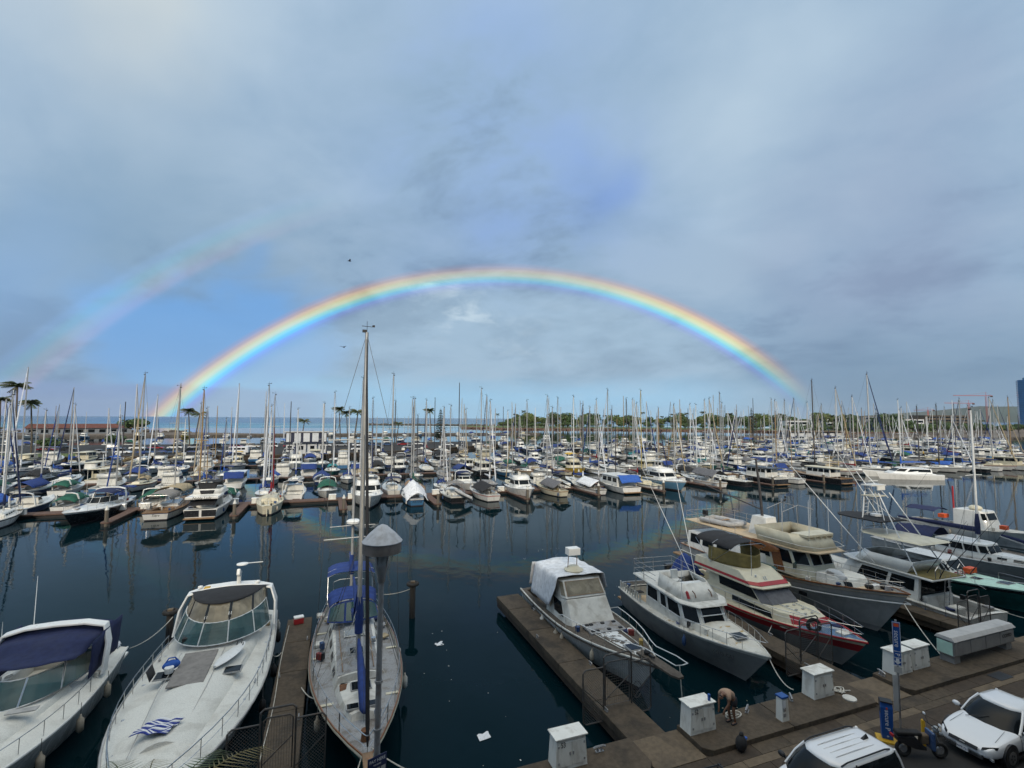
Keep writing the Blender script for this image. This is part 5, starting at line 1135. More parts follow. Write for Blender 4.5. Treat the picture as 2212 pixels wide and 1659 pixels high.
# --- sport fishing boat with tuna tower, stern to the quay
r = boat('sport_fishing_boat', 'white sport fishing boat with tall tuna tower, stern towards the quay', 25.25, 3.0, -2)
H = Hull(13.0, 4.0, 2.1, 1.15, tw=.88, um=.40, e=2.3, rake=.14)
hull_part(H, r, ['antifoul', 'hull_white', 'gelcoat_old', 'gelcoat_old'], bands=(0, .15, .85, 1.0), nu=18); deck_part(H, r, 'gelcoat_old', camber=.10, drop=.02, well=(.25, 3.0, 1.62, .7), ny=18); rub_rail(H, r, 'gelcoat_old', .05)
MB().box((0, 1.6, .50), (3.1, 2.6, .04)).build('cockpit_sole', 'hull_lightgrey', r)
c0, q0 = house(r, 'gelcoat', plan(2.9, 9.0, 1.72, 1.68, .95, 1.6), 1.1, plan(2.9, 8.0, 1.52, 1.48, .85, 1.4), 2.65, 'cabin')
pane(r, q0[0], .08, .92, .04, .92, 'glass_dark', name='aft_bulkhead')
for f in (1, 5):
    for a0, a1 in ((.06, .44), (.50, .98)): pane(r, q0[f], a0 if f == 1 else 1 - a1, a1 if f == 1 else 1 - a0, .42, .90)
MB().prism([(-1.7, 2.0), (1.7, 2.0), (1.55, 7.4), (.9, 8.5), (-.9, 8.5), (-1.55, 7.4)], 2.66, 2.76).build('roof', 'gelcoat', r, bevel=.03)
MB().box((0, 3.1, 2.79), (2.9, 2.1, .03)).build('bridge_sole', 'cloth_khaki', r)
f0, qf = house(r, 'gelcoat', plan(3.6, 7.6, 1.55, 1.5, .9, .9), 2.76, plan(3.2, 6.9, 1.42, 1.36, .8, .8), 3.55, 'flybridge', top=False); f0.modifiers.new('solid', 'SOLIDIFY').thickness = .06
for y in (4.6, 5.4): MB().box((0, y, 3.0), (2.3, .6, .4)).build('bench', 'black_plastic', r, bevel=.06)
rg = []
hp = [(-1.5, 2.6), (1.5, 2.6), (1.6, 5.0), (1.4, 6.6), (.7, 7.3), (-.7, 7.3), (-1.4, 6.6), (-1.6, 5.0)]
MB().prism(hp, 4.78, 4.88, .93).build('hard_top', 'cream', r, bevel=.03)
MB().prism([(x * .92, y * .8 + 3.2) for x, y in hp], 5.72, 5.80).build('upper_canopy', 'cloth_black', r)
for sd in (-1, 1):
    for y0_, y1_ in ((3.0, 6.2), (6.8, 7.4)): MB().tube([(sd * 1.5, y0_, 2.8), (sd * .55, lerp(y0_, y1_, .9) if y0_ < 5 else 6.9, 7.7)], .04, 6).build('tower_leg', 'alloy_white', r)
    MB().tube([(sd * .62, 6.0, 7.3), (sd * .35, 7.6, 9.1)], .03, 5).build('tower_leg', 'alloy_white', r)
    outrigger(r, (sd * 1.7, 5.6, 2.9), (sd * 3.4, 12.5, 11.0), r=.032)
    for k in range(2): MB().tube([(sd * (1.0 + .5 * k), 2.7 - k, 3.0), (sd * (1.5 + .8 * k) + .6, .4 - k * .5, 6.8)], [.03, .008], 5).build('fishing_rod', 'hull_black', r)
MB().box((0, 6.6, 7.42), (1.4, .9, .06)).build('tower_floor', 'cream', r); MB().box((0, 6.6, 8.2), (1.5, .8, .08)).build('tower_top', 'gelcoat', r); MB().box((.2, 6.2, 8.0), (.8, .06, .3)).build('tower_console', 'gelcoat', r)
for z in (5.2, 6.2, 7.2, 8.5): MB().tube([(-lerp(1.2, .5, (z - 4) / 4.5), 6.6, z), (lerp(1.2, .5, (z - 4) / 4.5), 6.6, z)], .022, 4).build('tower_brace', 'alloy_white', r)
for sd in (-1, 1): MB().tube([(sd * 1.1, 5.0, 5.0), (-sd * .5, 6.6, 7.3)], .022, 4).build('tower_brace', 'alloy_white', r)
for x in (-.22, .22): MB().tube([(x, 7.3, 5.7), (x, 7.0, 8.2)], .02, 4).build('ladder_rail', 'alloy_white', r)
for k in range(8): MB().tube([(-.22, 7.3 - .03 * k, 5.9 + .28 * k), (.22, 7.3 - .03 * k, 5.9 + .28 * k)], .015, 4).build('ladder_rung', 'alloy_white', r)
MB().lathe([(.05, 0), (.35, .03), (.35, .18), (.05, .24)], (.4, 6.8, 5.82), 14).build('radar_dome', 'gelcoat_clean', r)
for x in (-.25, .25): MB().tube([(x + .2, 2.4, .55), (x, 2.1, 2.9)], .025, 5).build('ladder_rail', 'steel_dull', r)
for k in range(6): MB().tube([(-.05 + .0 * k, 2.35 - .05 * k, .8 + .34 * k), (.42, 2.35 - .05 * k, .8 + .34 * k)], .02, 4).build('ladder_rung', 'steel_dull', r)
MB().box((-.9, 1.2, .95), (.8, .6, .9)).build('fighting_chair', 'gelcoat_old', r, bevel=.1); MB().box((0, 2.75, 1.0), (2.6, .3, 1.0)).build('tackle_locker', 'gelcoat_old', r, bevel=.04)
for x, z in ((-1.2, 3.2), (1.0, 3.2)): MB().tube([(x, 2.1, 2.76), (x, 2.1, z + .1), (x + .25, 2.1, z + .35), (x + .5, 2.1, z + .1), (x + .5, 2.1, 2.76)], .025, 5).build('bridge_hoop', 'steel', r)
text('name_lettering', 'HO\'ONANEA', .3, 'black_ink', r, (0, -.03, .72), (R(90), 0, 0), .003)
handrail(H, r, .62, .62, .1, mid=False); MB().tube([(-.9, 8.6, 2.9), (-.3, 8.3, 3.0), (.2, 8.4, 2.95)], .03, 5).build('light_bar', 'steel', r)

clutter(r, H, 8, 9, .05, .3)
# --- mint decked boat and grey sloop at the right edge
r = boat('fishing_boat', 'low fishing boat with mint green deck and dark teal hull at the right edge', 32.0, 15.0, 180)
H = Hull(12.5, 3.9, 1.75, 1.2, tw=.86, um=.42, e=2.2, rake=.13)
hull_part(H, r, ['antifoul', 'hull_teal', 'hull_teal', 'hull_black', 'mint'], bands=(0, .15, .8, .93, 1.0), nu=18); deck_part(H, r, 'mint', camber=.14, drop=.02, well=(.3, 3.6, 1.5, .6))
c0, q0 = house(r, 'gelcoat', plan(3.6, 7.4, 1.4, 1.35, 1.0, .5), 1.3, plan(3.6, 6.6, 1.3, 1.25, .9, .4), 2.5, 'cabin')
for f in (2, 3, 4): pane(r, q0[f], .08, .92, .42, .9)
for f in (1, 5): pane(r, q0[f], .1, .9, .42, .9)
hatch(r, 0, 9.8, H.z(9.8) + .14, .8, .6); hatch(r, .3, 8.3, H.z(8.3) + .14, .5, .5); MB().box((-.9, 7.3, 1.75), (.9, .5, .4)).build('tackle_bin', 'orange_paint', r, bevel=.05)
MB().tube(bez([(.9 + .3 * math.cos(k), 7.6 + .3 * math.sin(k), 1.55 + .02 * k) for k in range(0, 18)], 2), .03, 5).build('coiled_rope', 'cloth_red', r)
outrigger(r, (1.2, 6.4, 2.5), (2.4, 9.8, 1.5)); handrail(H, r, .7, .5, .1, mid=False)
r = boat('sloop', 'grey sloop with white cabin and long dark blue boom covers at the right edge', 40.6, 19.0, 180, cat='sailboat')
H = Hull(15.5, 4.3, 1.7, 1.2, tw=.62, um=.48, e=2.2, rake=.12)
hull_part(H, r, ['antifoul', 'hull_white', 'hull_lightgrey', 'hull_lightgrey'], bands=(0, .2, .9, 1.0), nu=18); deck_part(H, r, 'deck_grey', camber=.1); rub_rail(H, r, 'hull_white', .05)
c0, q0 = house(r, 'gelcoat', plan(5.6, 9.6, 1.35, 1.3, .95, .6), 1.3, plan(5.6, 9.1, 1.22, 1.18, .85, .5), 2.5, 'pilothouse')
for k in range(3): pane(r, q0[5], .05 + .32 * k, .33 + .32 * k, .42, .86, 'glass_dark', 'gelcoat_clean'); pane(r, q0[1], .05 + .32 * k, .33 + .32 * k, .42, .86)
for f in (2, 4): pane(r, q0[f], .1, .9, .42, .88)
for k in (0, 1): pane(r, q0[3], .05 + .48 * k, .47 + .48 * k, .42, .88)
zf = lambda y: H.z(y); trunk(r, 'gelcoat', 9.4, 13.6, 1.15, .6, .45, .3, zf); trunk_ports(r, (9.9, 10.9), .6, 9.4, 13.6, 1.15, .6, .45, .3, zf)
mast(r, 8.2, 11.5, 2.5, .10, 'alloy_white', ((.5, 1.2),)); rigging(r, 8.2, 11.5, 2.5, H, r=.012)
boom_cover(r, 8.2, 3.3, 6.4, 'cloth_navy', .26, aft_z=.1); boom_cover(r, 14.3, 2.4, 4.6, 'cloth_navy', .24, aft_z=.9, mast_wrap=False)
tarp(r, 'cloth_navy', lambda a, c: (lerp(-1.5, 1.5, a), lerp(2.0, 5.4, c), 2.0 + .9 * math.sin(PI * a) + .2 * c), 12, 12, 'cockpit_cover', 8, .06)
handrail(H, r, .1, .65, .1, mid=True, close=False, name='lifeline', r=.012, u_end=.95); stanchions(H, r, (.2, .32, .44, .56, .68, .8, .92), .65, .1)
clutter(r, H, 9, 10)
r = boat('work_boat', 'cluttered white workboat with blue tagged cabin behind the grey sloop', 54.0, 24.0, 180)
H = Hull(12, 4.0, 1.8, 1.2, tw=.88)
hull_part(H, r, ['antifoul', 'hull_white', 'hull_white', 'gelcoat_old'], bands=(0, .15, .8, 1.0)); deck_part(H, r, 'gelcoat_old', camber=.1, well=(.3, 5, 1.6, .5))
c0, q0 = house(r, 'gelcoat', plan(5.2, 8.4, 1.4, 1.35, 1.0, .4), 1.4, plan(5.2, 7.8, 1.3, 1.25, .9, .3), 3.3, 'cabin'); pane(r, q0[5], .3, .62, .3, .75, 'sign_blue', name='blue_panel')
for f in (2, 3, 4): pane(r, q0[f], .1, .9, .55, .9)
MB().ball((0, 6.6, 3.5), .6, 10, (1, 1, .5)).build('roof_pod', 'cream', r); MB().box((1.2, 4.2, 2.3), (.9, .6, .4)).build('orange_bin', 'orange_paint', r); MB().box((1.0, 9.4, 2.0), (.6, .5, .4)).build('orange_bin', 'orange_paint', r)
MB().tube([(0, 4.6, 2.0), (0, 4.6, 5.6)], .09, 6).build('king_post', 'red_paint', r); tarp(r, 'cloth_navy', lambda a, c: (lerp(-1.4, 1.4, a), lerp(.4, 3.4, c), 2.6 + .3 * math.sin(PI * a)), 10, 8, 'work_awning', 4, .05)
for x in (-1.3, 1.3):
    for y in (.5, 3.3): MB().tube([(x, y, 1.2), (x, y, 2.6)], .03, 5).build('awning_post', 'steel_dull', r)
clutter(r, H, 12, 11)

# ------------------------------------------------------------------ parametric boats for the marina
def sail(label, s, t, rz=0, L=10.5, B=3.3, hull='hull_white', stripe='hull_navy', deck='gelcoat', mast_h=13.0, mast_m='alloy', cover='blue', genoa=None, dodger=None, bimini=None, tarpc=None,
         tw=.62, det=1, wood=False, mizzen=None, fs=1.05, fb=1.4, name='sailboat', group=None, spr=None, title=None, boot=.14, lines=True):
    r = boat(name, label, s, t, rz, 'sailboat', group)
    H = Hull(L, B, fb, fs, tw=tw, um=.46, e=2.15, rake=.13, trake=.3, sagz=.08); nu = 12 if det else 7
    hull_part(H, r, ['antifoul', hull, stripe, deck if not wood else 'teak'], bands=(0, boot, .80, .90, 1.0), slots=[0, 0, 1, 2, 3], nu=nu)
    cw = B * .24
    deck_part(H, r, 'teak' if wood else deck, camber=.07, drop=.03, well=(.12 * L, .36 * L, cw, .5), nx=4, ny=9 if det else 5)
    zf = lambda y: H.z(y) - .02
    y0, y1 = .37 * L, .74 * L; w0, w1 = B * .33, B * .19
    trunk(r, deck, y0, y1, w0, w1, .42, .34, zf, slope=.35, ny=6 if det else 3)
    if det: trunk_ports(r, [lerp(y0 + .3, y1 - 1.3, k / 3) for k in range(4)], .5, y0, y1, w0, w1, .42, .34, zf)
    else: trunk_ports(r, [y0 + .4], (y1 - y0) * .55, y0, y1, w0, w1, .42, .34, zf, lo=.35, hi=.7)
    ym = .58 * L; zm = zf(ym) + .42; sp = spr or ((.5, B * .28),)
    if det: sp = spr or ((.36, B * .30), (.68, B * .25))
    mast(r, ym, mast_h, zm, .09 if det else .125, mast_m, sp, det=det, gear=True)
    if lines: rigging(r, ym, mast_h, zm, H, r=.011 if det else .013, spr=sp)
    bl = .40 * L
    if cover: boom_cover(r, ym, zm + .75, bl, 'cloth_' + cover, .20, nx=6 if det else 3, boom=mast_m if mast_m != 'mast_dark' else 'mast_dark', aft_z=.1, mast_wrap=True)
    else: MB().tube([(0, ym - .05, zm + .8), (0, ym - bl, zm + .95)], .06, 5).build('boom', mast_m, r)
    if genoa: furled(r, (0, L * .975, H.fb + .35), (0, ym + .1, zm + mast_h * .95), .10 if det else .12, 'cloth_' + genoa, 'furled_genoa', 5)
    if mizzen:
        mast(r, .20 * L, mizzen, H.z(.2 * L) - .1, .07, mast_m, ((.55, B * .22),), name='mizzen_mast', gear=False, det=det)
        if cover: boom_cover(r, .2 * L, H.z(1) + 1.3, .22 * L, 'cloth_' + cover, .14, nx=3, mast_wrap=False)
    if dodger: canopy(r, 'cloth_' + dodger, .33 * L, .33 * L + 1.3, B * .34, B * .31, zf(y0) + 1.15, zf(y0) + .75, name='dodger', crown=.14, droop=.35, nx=3, ny=2)
    if bimini: canopy(r, 'cloth_' + bimini, .04 * L, .26 * L, B * .38, B * .40, zf(1) + 1.95, zf(1) + 1.98, name='bimini', crown=.10, leg_z=zf(1) if det else None, nx=3, ny=2)
    if tarpc:
        def tp(a, c):
            k = 2 * a - 1; y = lerp(.06 * L, .56 * L, c); return (k * B * .50, y, zm + .95 - abs(k) ** 1.2 * 1.0 + .18 * c)
        tarp(r, 'cloth_' + tarpc, tp, 10 if det else 6, 10 if det else 5, 'boom_tent', int(s * 7 + t) % 97, .05)
    if det:
        handrail(H, r, .05, .62, .08, mid=True, u_end=.93, close=False, name='lifeline', r=.012); stanchions(H, r, (.06, .2, .34, .48, .62, .76, .9), .62, .08)
        handrail(H, r, .86, .66, .06, mid=False, u_end=.985, name='pulpit', r=.018)
        w = H.half(0); MB().tube([(-w + .1, .3, fs), (-w + .1, .05, fs + .65), (-w * .5, -.05, fs + .7), (w * .5, -.05, fs + .7), (w - .1, .05, fs + .65), (w - .1, .3, fs)], .018, 5).build('stern_pulpit', 'steel', r)
        wheel(r, 0, .19 * L, fs + .35, .34); MB().tube([(0, .2 * L, fs - .4), (0, .2 * L, fs + .3)], .07, 6).build('steering_pedestal', 'gelcoat', r)
        hatch(r, 0, .70 * L, zf(.7 * L) + .46, .5, .5)
        clutter(r, H, 6, int(s * 13) % 997, .03, .9, xin=.25)
        if title: text('name_lettering', title, .42, 'black_ink', r, (0, H.trake * .45 - .03, fs * .62), (R(90 + 14), 0, 0), .004, shear=.25)
    return r, H
def motor(label, s, t, rz=0, L=10.0, B=3.5, kind='express', hull='hull_white', stripe=None, deck='gelcoat', top=None, glass='glass_dark', det=1, name='motor_boat', group=None, cover=None, fb=1.7, fs=1.1, title=None, tower=False, flag=False, dark_top=None):
    r = boat(name, label, s, t, rz, 'motorboat', group)
    H = Hull(L, B, fb, fs, tw=.88, um=.42, e=2.3, rake=.14); nu = 12 if det else 7
    hull_part(H, r, ['antifoul', hull, stripe or hull, deck], bands=(0, .14, .72, .88, 1.0), slots=[0, 0, 1, 2, 3], nu=nu)
    deck_part(H, r, deck, camber=.16, drop=.02, well=(.04 * L, .30 * L, B * .38, .55), nx=4, ny=9 if det else 5); rub_rail(H, r, 'hull_lightgrey', .04, n=4)
    def win(q, f, a0, a1, b0=.4, b1=.9): return pane(r, q[f], a0, a1, b0, b1, glass)
    if kind == 'express':
        trunk(r, deck, .32 * L, .84 * L, B * .36, B * .15, .36, .12, lambda y: H.z(y) + .02, slope=.9, camber=.14, ny=6 if det else 3)
        if det: wrap_shield(r, .50 * L, B * .40, .18 * L, fs + .62, fs + 1.28, lean=.6, n=5, frame='alloy_white', glass=glass)
        else:
            c, q = house(r, 'gelcoat', plan(.3 * L, .5 * L, B * .40, B * .38, B * .22, .6), fs + .3, plan(.3 * L, .44 * L, B * .36, B * .33, B * .2, .5), fs + 1.2, 'cabin', bevel=0)
            for f in (1, 2, 3, 4, 5): win(q, f, .04, .96, .45, .95)
        if top: canopy(r, 'cloth_' + top, .10 * L, .42 * L, B * .42, B * .36, fs + 1.95, fs + 1.75, name='bimini', crown=.14, leg_z=fs if det else None, nx=3, ny=3)
        arch(r, 'gelcoat_clean', .20 * L, B * .44, fs, fs + 1.95, dy=-.5, wid=.35)
    elif kind in ('flybridge', 'convertible'):
        y1 = .66 * L
        c, q = house(r, deck, plan(.28 * L, y1, B * .42, B * .41, B * .26, .8), fs + .1, plan(.28 * L, y1 - .9, B * .38, B * .37, B * .23, .7), fs + 1.45, 'cabin', bevel=.03 if det else 0)
        for f in (2, 3, 4): win(q, f, .05, .95, .5, .95)
        for f in (1, 5): win(q, f, .06, .94, .45, .92)
        if det: MB().prism([(-B * .42, .16 * L), (B * .42, .16 * L), (B * .39, y1 - 1.3), (B * .24, y1 - .7), (-B * .24, y1 - .7), (-B * .39, y1 - 1.3)], fs + 1.46, fs + 1.54).build('roof', deck, r, bevel=.02)
        f0, q2 = house(r, deck, plan(.22 * L, y1 - 1.0, B * .39, B * .37, B * .24, .5), fs + 1.50, plan(.22 * L, y1 - 1.6, B * .36, B * .33, B * .21, .4), fs + 2.15, 'flybridge', top=False, bevel=0)
        q_ = f0.modifiers.new('solid', 'SOLIDIFY'); q_.thickness = .06
        MB().box((0, .5 * L, fs + 1.9), (B * .45, .4, .5)).build('helm_console', deck, r, bevel=.04 if det else None)
        if det: seat(r, 0, .38 * L, fs + 1.52, 'gelcoat')
        if top: canopy(r, 'cloth_' + top, .20 * L, .50 * L, B * .38, B * .36, fs + 3.35, fs + 3.3, name='bimini', crown=.1, leg_z=fs + 2.1, nx=3, ny=3)
        if tower:
            for sd in (-1, 1):
                for ya in (.24, .56): MB().tube([(sd * B * .4, ya * L, fs + 1.5), (sd * B * .18, lerp(ya, .4, .6) * L, fs + 5.2)], .04, 5).build('tower_leg', 'alloy_white', r)
            MB().box((0, .40 * L, fs + 5.2), (B * .42, .9, .08)).build('tower_top', 'alloy_white', r)
        if det: trunk(r, deck, .64 * L, .88 * L, B * .28, B * .12, .28, .12, lambda y: H.z(y) + .03, 'fore_trunk', slope=.6, camber=.08, ny=4)
    elif kind == 'trawler':
        c, q = house(r, 'gelcoat' if deck == 'teak' else deck, plan(.20 * L, .68 * L, B * .38, B * .37, B * .26, .4), fs + .05, plan(.20 * L, .66 * L, B * .36, B * .35, B * .25, .35), fs + 1.75, 'cabin', bevel=.03 if det else 0)
        n = 4 if det else 2
        for f in (1, 5):
            for k in range(n): win(q, f, .04 + k * .96 / n, .04 + (k + .86) * .96 / n, .5, .9)
        for f in (2, 4): win(q, f, .1, .9, .5, .9)
        for k in (0, 1): win(q, 3, .04 + .49 * k, .47 + .49 * k, .5, .9)
        win(q, 0, .1, .45, .5, .9)
        tp = dark_top or 'cream'
        MB().prism([(-B * .42, .05 * L), (B * .42, .05 * L), (B * .40, .66 * L), (B * .24, .71 * L), (-B * .24, .71 * L), (-B * .40, .66 * L)], fs + 1.77, fs + 1.87).build('roof', tp, r, bevel=.02)
        for sd in (-1, 1): MB().tube([(sd * B * .39, .07 * L, fs), (sd * B * .39, .07 * L, fs + 1.77)], .04, 5).build('roof_post', 'gelcoat', r)
        MB().tube([(0, .3 * L, fs + 1.85), (0, .29 * L, fs + 4.4)], .06, 6).build('signal_mast', 'alloy_white', r)
    elif kind == 'house':
        c, q = house(r, deck, plan(.16 * L, .70 * L, B * .44, B * .43, B * .36, .3), fs * .9, plan(.16 * L, .69 * L, B * .43, B * .42, B * .35, .3), fs + 1.7, 'cabin', bevel=.03 if det else 0)
        for f in (1, 5):
            for k in range(3): win(q, f, .06 + k * .32, .30 + k * .32, .45, .85)
        MB().prism([(-B * .47, .1 * L), (B * .47, .1 * L), (B * .46, .72 * L), (-B * .46, .72 * L)], fs + 1.71, fs + 1.80).build('roof', deck, r)
        if top: tarp(r, 'cloth_' + top, lambda a, c_: (lerp(-B * .48, B * .48, a), lerp(-.1, .16 * L, c_ ** .7), lerp(fs + .85, fs + 1.95, min(1, c_ * 2.2)) + .05 * math.sin(PI * a)), 12, 8, 'stern_canvas', 5, .04)
    if cover: tarp(r, 'cloth_' + cover, lambda a, c_: (lerp(-B * .48, B * .48, a), lerp(.02 * L, .62 * L, c_), fs + .35 + 1.5 * math.sin(PI * lerp(.12, .88, a)) * math.sin(PI * lerp(.1, .92, c_)) ** .6), 10, 10, 'boat_cover', int(abs(s) * 3) % 89, .07)
    if det:
        handrail(H, r, .5, .6, .1, mid=False); stanchions(H, r, (.54, .63, .72, .81, .9), .58, .1); hatch(r, 0, .80 * L, H.z(.8 * L) + .30, .5, .5)
        antenna(r, B * .3, .42 * L, fs + 1.6, 2.2); MB().box((0, -.3, .3), (B * .8, .6, .1)).build('swim_platform', 'teak', r); clutter(r, H, 5, int(s * 17) % 991, .03, .4, xin=.3)
        if title: text('name_lettering', title, .42, 'black_ink', r, (0, -.03, fs * .66), (R(90), 0, 0), .004, shear=.25)
    return r, H

# ------------------------------------------------------------------ front row of the floating docks: walkway, fingers, piles, lockers
WY = 65.0
def dock(x0, x1, y, w=2.0, label=''):
    t = thing('dock_walkway', label, 'dock', ((x0 + x1) / 2, y, 0)); n = max(1, int((x1 - x0) / 6)); l = (x1 - x0) / n
    m_ = None
    for k in range(n):
        p = (-(x1 - x0) / 2 + l * (k + .5), 0, .42)
        if m_ is None: m_ = MB().box((0, 0, 0), (l - .06, w, .16)).build('deck_section', 'walk_wood', t, loc=p)
        else: inst(m_, 'deck_section', t, p)
    MB().box((0, 0, .17), (x1 - x0, w * .8, .34)).build('float', 'black_plastic', t); return t
dock(-62, 96, WY, 2.2, 'long red-brown wooden walkway of the front floating dock')
FX = [-50.6, -37.4, -24.1, -10.9, 2.2, 16.4, 29.2, 42.3, 55.0, 68.0, 82.0]
proto_pile = proto_box = None
def pile(x, y, h, label, grp):
    global proto_pile
    if proto_pile is None:
        o = thing('dock_pile', label, 'pile', (x, y, 0), 0, grp); proto_pile = o
        MB().lathe([(.21, -1.5), (.21, .9), (.20, 1.0)], (0, 0, 0), 10).build('shaft', 'pile_wood', o, smooth=40); MB().lathe([(.23, 1.0), (.22, 1.04), (.03, 1.28)], (0, 0, 0), 10).build('cap', 'gelcoat_old', o)
        o.scale = (1, 1, h); return o
    o = copy_tree(proto_pile); o.location = (x, y, 0); o.scale = (1, 1, h); o['label'] = label; o['group'] = grp; return o
def fbox(x, y, label, grp):
    global proto_box
    if proto_box is None:
        o = thing('dock_locker', label, 'locker', (x, y, .5), 0, grp); proto_box = o
        MB().box((0, 0, .35), (1.1, .6, .7), top=.95).build('body', 'box_white', o, bevel=.02); MB().box((0, 0, .75), (1.2, .7, .1), top=.9).build('lid', 'gelcoat_clean', o, bevel=.02); return o
    o = copy_tree(proto_box); o.location = (x, y, .5); o['label'] = label; o['group'] = grp; return o
for i, x in enumerate(FX):
    f = thing('dock_finger', ordinal(i + 1) + ' wooden finger of the front dock counted from the left', 'dock', (x, WY - 1.1, 0), 0, 'wooden fingers of the front dock')
    MB().prism([(-.55, 0), (-.55, -8.0), (-.35, -8.3), (.35, -8.3), (.55, -8.0), (.55, 0)], .34, .50).build('deck_section', 'walk_wood', f); MB().box((0, -4.1, .15), (.9, 8.0, .3)).build('float', 'black_plastic', f)
    pile(x + .05, WY - 9.15, 1.9, 'weathered wooden pile at the end of the ' + ordinal(i + 1) + ' front finger from the left', 'piles at the front finger ends')
    for k, dx in enumerate((-1.4, 1.4)): fbox(x + dx, WY - .6, 'white dock locker on the front walkway, ' + ('left' if k == 0 else 'right') + ' of the ' + ordinal(i + 1) + ' finger from the left', 'white lockers on the front walkway')
for i, x in enumerate([-44, -30.5, -17.5, -4.5, 9, 22.5, 36, 48.5, 62]):
    f = thing('dock_finger', ordinal(i + 1) + ' wooden finger on the far side of the front dock counted from the left', 'dock', (x, WY + 1.1, 0), 0, 'far fingers of the front dock'); MB().box((0, 4.4, .42), (1.0, 8.8, .16)).build('deck_section', 'walk_wood', f)
    pile(x, WY + 10.2, 2.0, 'pale-capped pile at the end of the ' + ordinal(i + 1) + ' far finger of the front dock', 'piles behind the front dock')
# boats of the front row, near side
sail('small white sloop at the left edge of the front row with a cream sail bundle', -57.5, 57, -6, 9.5, 3.0, cover='tan', mast_h=13.5, mast_m='alloy')
sail('white sloop with navy sail cover left of the black express cruiser', -49.2, 56.0, 4, 10.0, 3.2, cover='navy', mast_h=14, mast_m='alloy', genoa='navy', stripe='hull_black', title='WISELY')
motor('white and black express cruiser with navy top, bow towards the viewer at left', -40.6, 68.6, 178, 13.6, 4.2, 'express', hull='hull_black', deck='gelcoat_clean', top='navy', fb=1.9, fs=1.25)
r, H = sail('white motor sailer under a taupe awning, stern lettered Tiare', -33.0, 57.4, -2, 11.5, 3.9, cover=None, mast_h=15.5, stripe='hull_navy', wood=True, tw=.72, title='Tiare', mast_m='alloy')
canopy(r, 'cloth_taupe', .4, 4.2, 1.5, 1.55, 3.0, 3.1, name='stern_awning', crown=.25, droop=.5, leg_z=1.1, wavy=.03); canopy(r, 'cloth_tan', 4.4, 9.6, 1.7, 1.5, 3.3, 3.2, name='main_awning', crown=.3, droop=.35, wavy=.04)
r, H = motor('flybridge yacht with black bridge cover, stern lettered Noble Lady', -27.9, 56.2, -2, 12.5, 4.2, 'flybridge', deck='gelcoat', title=None, fs=1.35)
tarp(r, 'cloth_black', lambda a, c: (lerp(-1.2, 1.2, a) * lerp(.6, 1, c), 2.6 + .5 * c, lerp(2.9, 4.3, c)), 8, 6, 'bridge_cover', 3, .03); tarp(r, 'cloth_black', lambda a, c: (lerp(-1.3, 1.3, a), lerp(2.9, 5.6, c), 4.3 + .15 * math.sin(PI * a)), 8, 6, 'bridge_roof', 3, .03)
MB().prism([(-1.85, .3), (1.85, .3), (1.8, 3.6), (-1.8, 3.6)], 2.55, 2.85).build('aft_deck_roof', 'gelcoat', r, bevel=.05); text('name_lettering', 'Noble Lady', .45, 'black_ink', r, (0, .28, 2.7), (R(90), 0, 0), .004, shear=.3); tarp(r, 'cloth_black', lambda a, c: (lerp(-1.5, 1.5, a), lerp(.1, 1.8, c), lerp(1.75, 2.3, c) + .1 * math.sin(PI * a)), 8, 6, 'stern_cover', 4, .04)
for x in (-.95, .95): MB().box((x, -.04, .85), (1.6, .05, .8)).build('transom_panel', 'hull_black', r)
r, H = sail('cream double-ended sloop with dark red sail covers and rudder hung aft', -20.4, 56.6, 2, 11.0, 3.5, hull='hull_cream', stripe='hull_cream', deck='cream', cover='red', mast_h=14.5, mast_m='alloy', tw=.34, genoa='red', fs=1.25, fb=1.6)
MB().box((0, -.12, .2), (.1, .35, 1.4)).build('rudder', 'hull_cream', r)
motor('large white flybridge yacht bow towards the viewer behind the ketch mast', -7.3, 69.2, 180, 14.0, 4.6, 'flybridge', deck='gelcoat_clean', top='tan', fb=2.1, fs=1.4)
r, H = sail('dark blue sloop draped with a white tarp over its stern', -.6, 57.0, 1, 9.6, 3.2, hull='hull_blue', stripe='hull_navy', deck='gelcoat', cover='blue', mast_h=14.5, mast_m='alloy', title='AIKANE')
tarp(r, 'cloth_white', lambda a, c: (lerp(-1.6, 1.7, a), lerp(.2, 4.2, c), 2.9 - 1.3 * abs(2 * a - 1) ** 1.4 - .9 * (1 - c) ** 2 + .4 * c), 18, 16, 'white_tarp', 31, .10)
r, H = sail('black-hulled sloop with an inflatable dinghy hung across its stern', 5.7, 57.6, -2, 11.5, 3.6, hull='hull_black', stripe='gelcoat', deck='gelcoat', cover=None, dodger='grey', bimini='taupe', mast_h=13.5, mast_m='alloy')
dinghy('grey inflatable dinghy slung across the stern of the black-hulled sloop', (6.3, 56.9, 1.15), R(70), 2.9, .7, motor=False, rot=(R(25), R(20), R(70)))
sail('white sloop with red waterline stripe and black boom tent', 11.3, 57.0, 3, 10.8, 3.5, stripe='hull_red', cover='black', tarpc='black', mast_h=16.5, mast_m='alloy')
motor('white cabin cruiser with dark windscreen moored bow-out right of centre', 18.0, 66.4, 176, 10.5, 3.7, 'convertible', deck='gelcoat_clean', top='black', fb=1.9, fs=1.3)
r, H = sail('cream sloop with charcoal cockpit cover and varnished rail', 23.8, 57.6, 2, 11.0, 3.4, hull='hull_cream', stripe='varnish', deck='cream', cover=None, tarpc='grey', mast_h=15.5, mast_m='alloy', tw=.45)
r, H = sail('black and white sloop with a white sheet tented over the cockpit', 30.6, 57.2, -1, 11.4, 3.5, hull='hull_white', stripe='hull_black', deck='gelcoat_old', cover='white', tarpc='white', mast_h=14.0, mast_m='mast_dark')
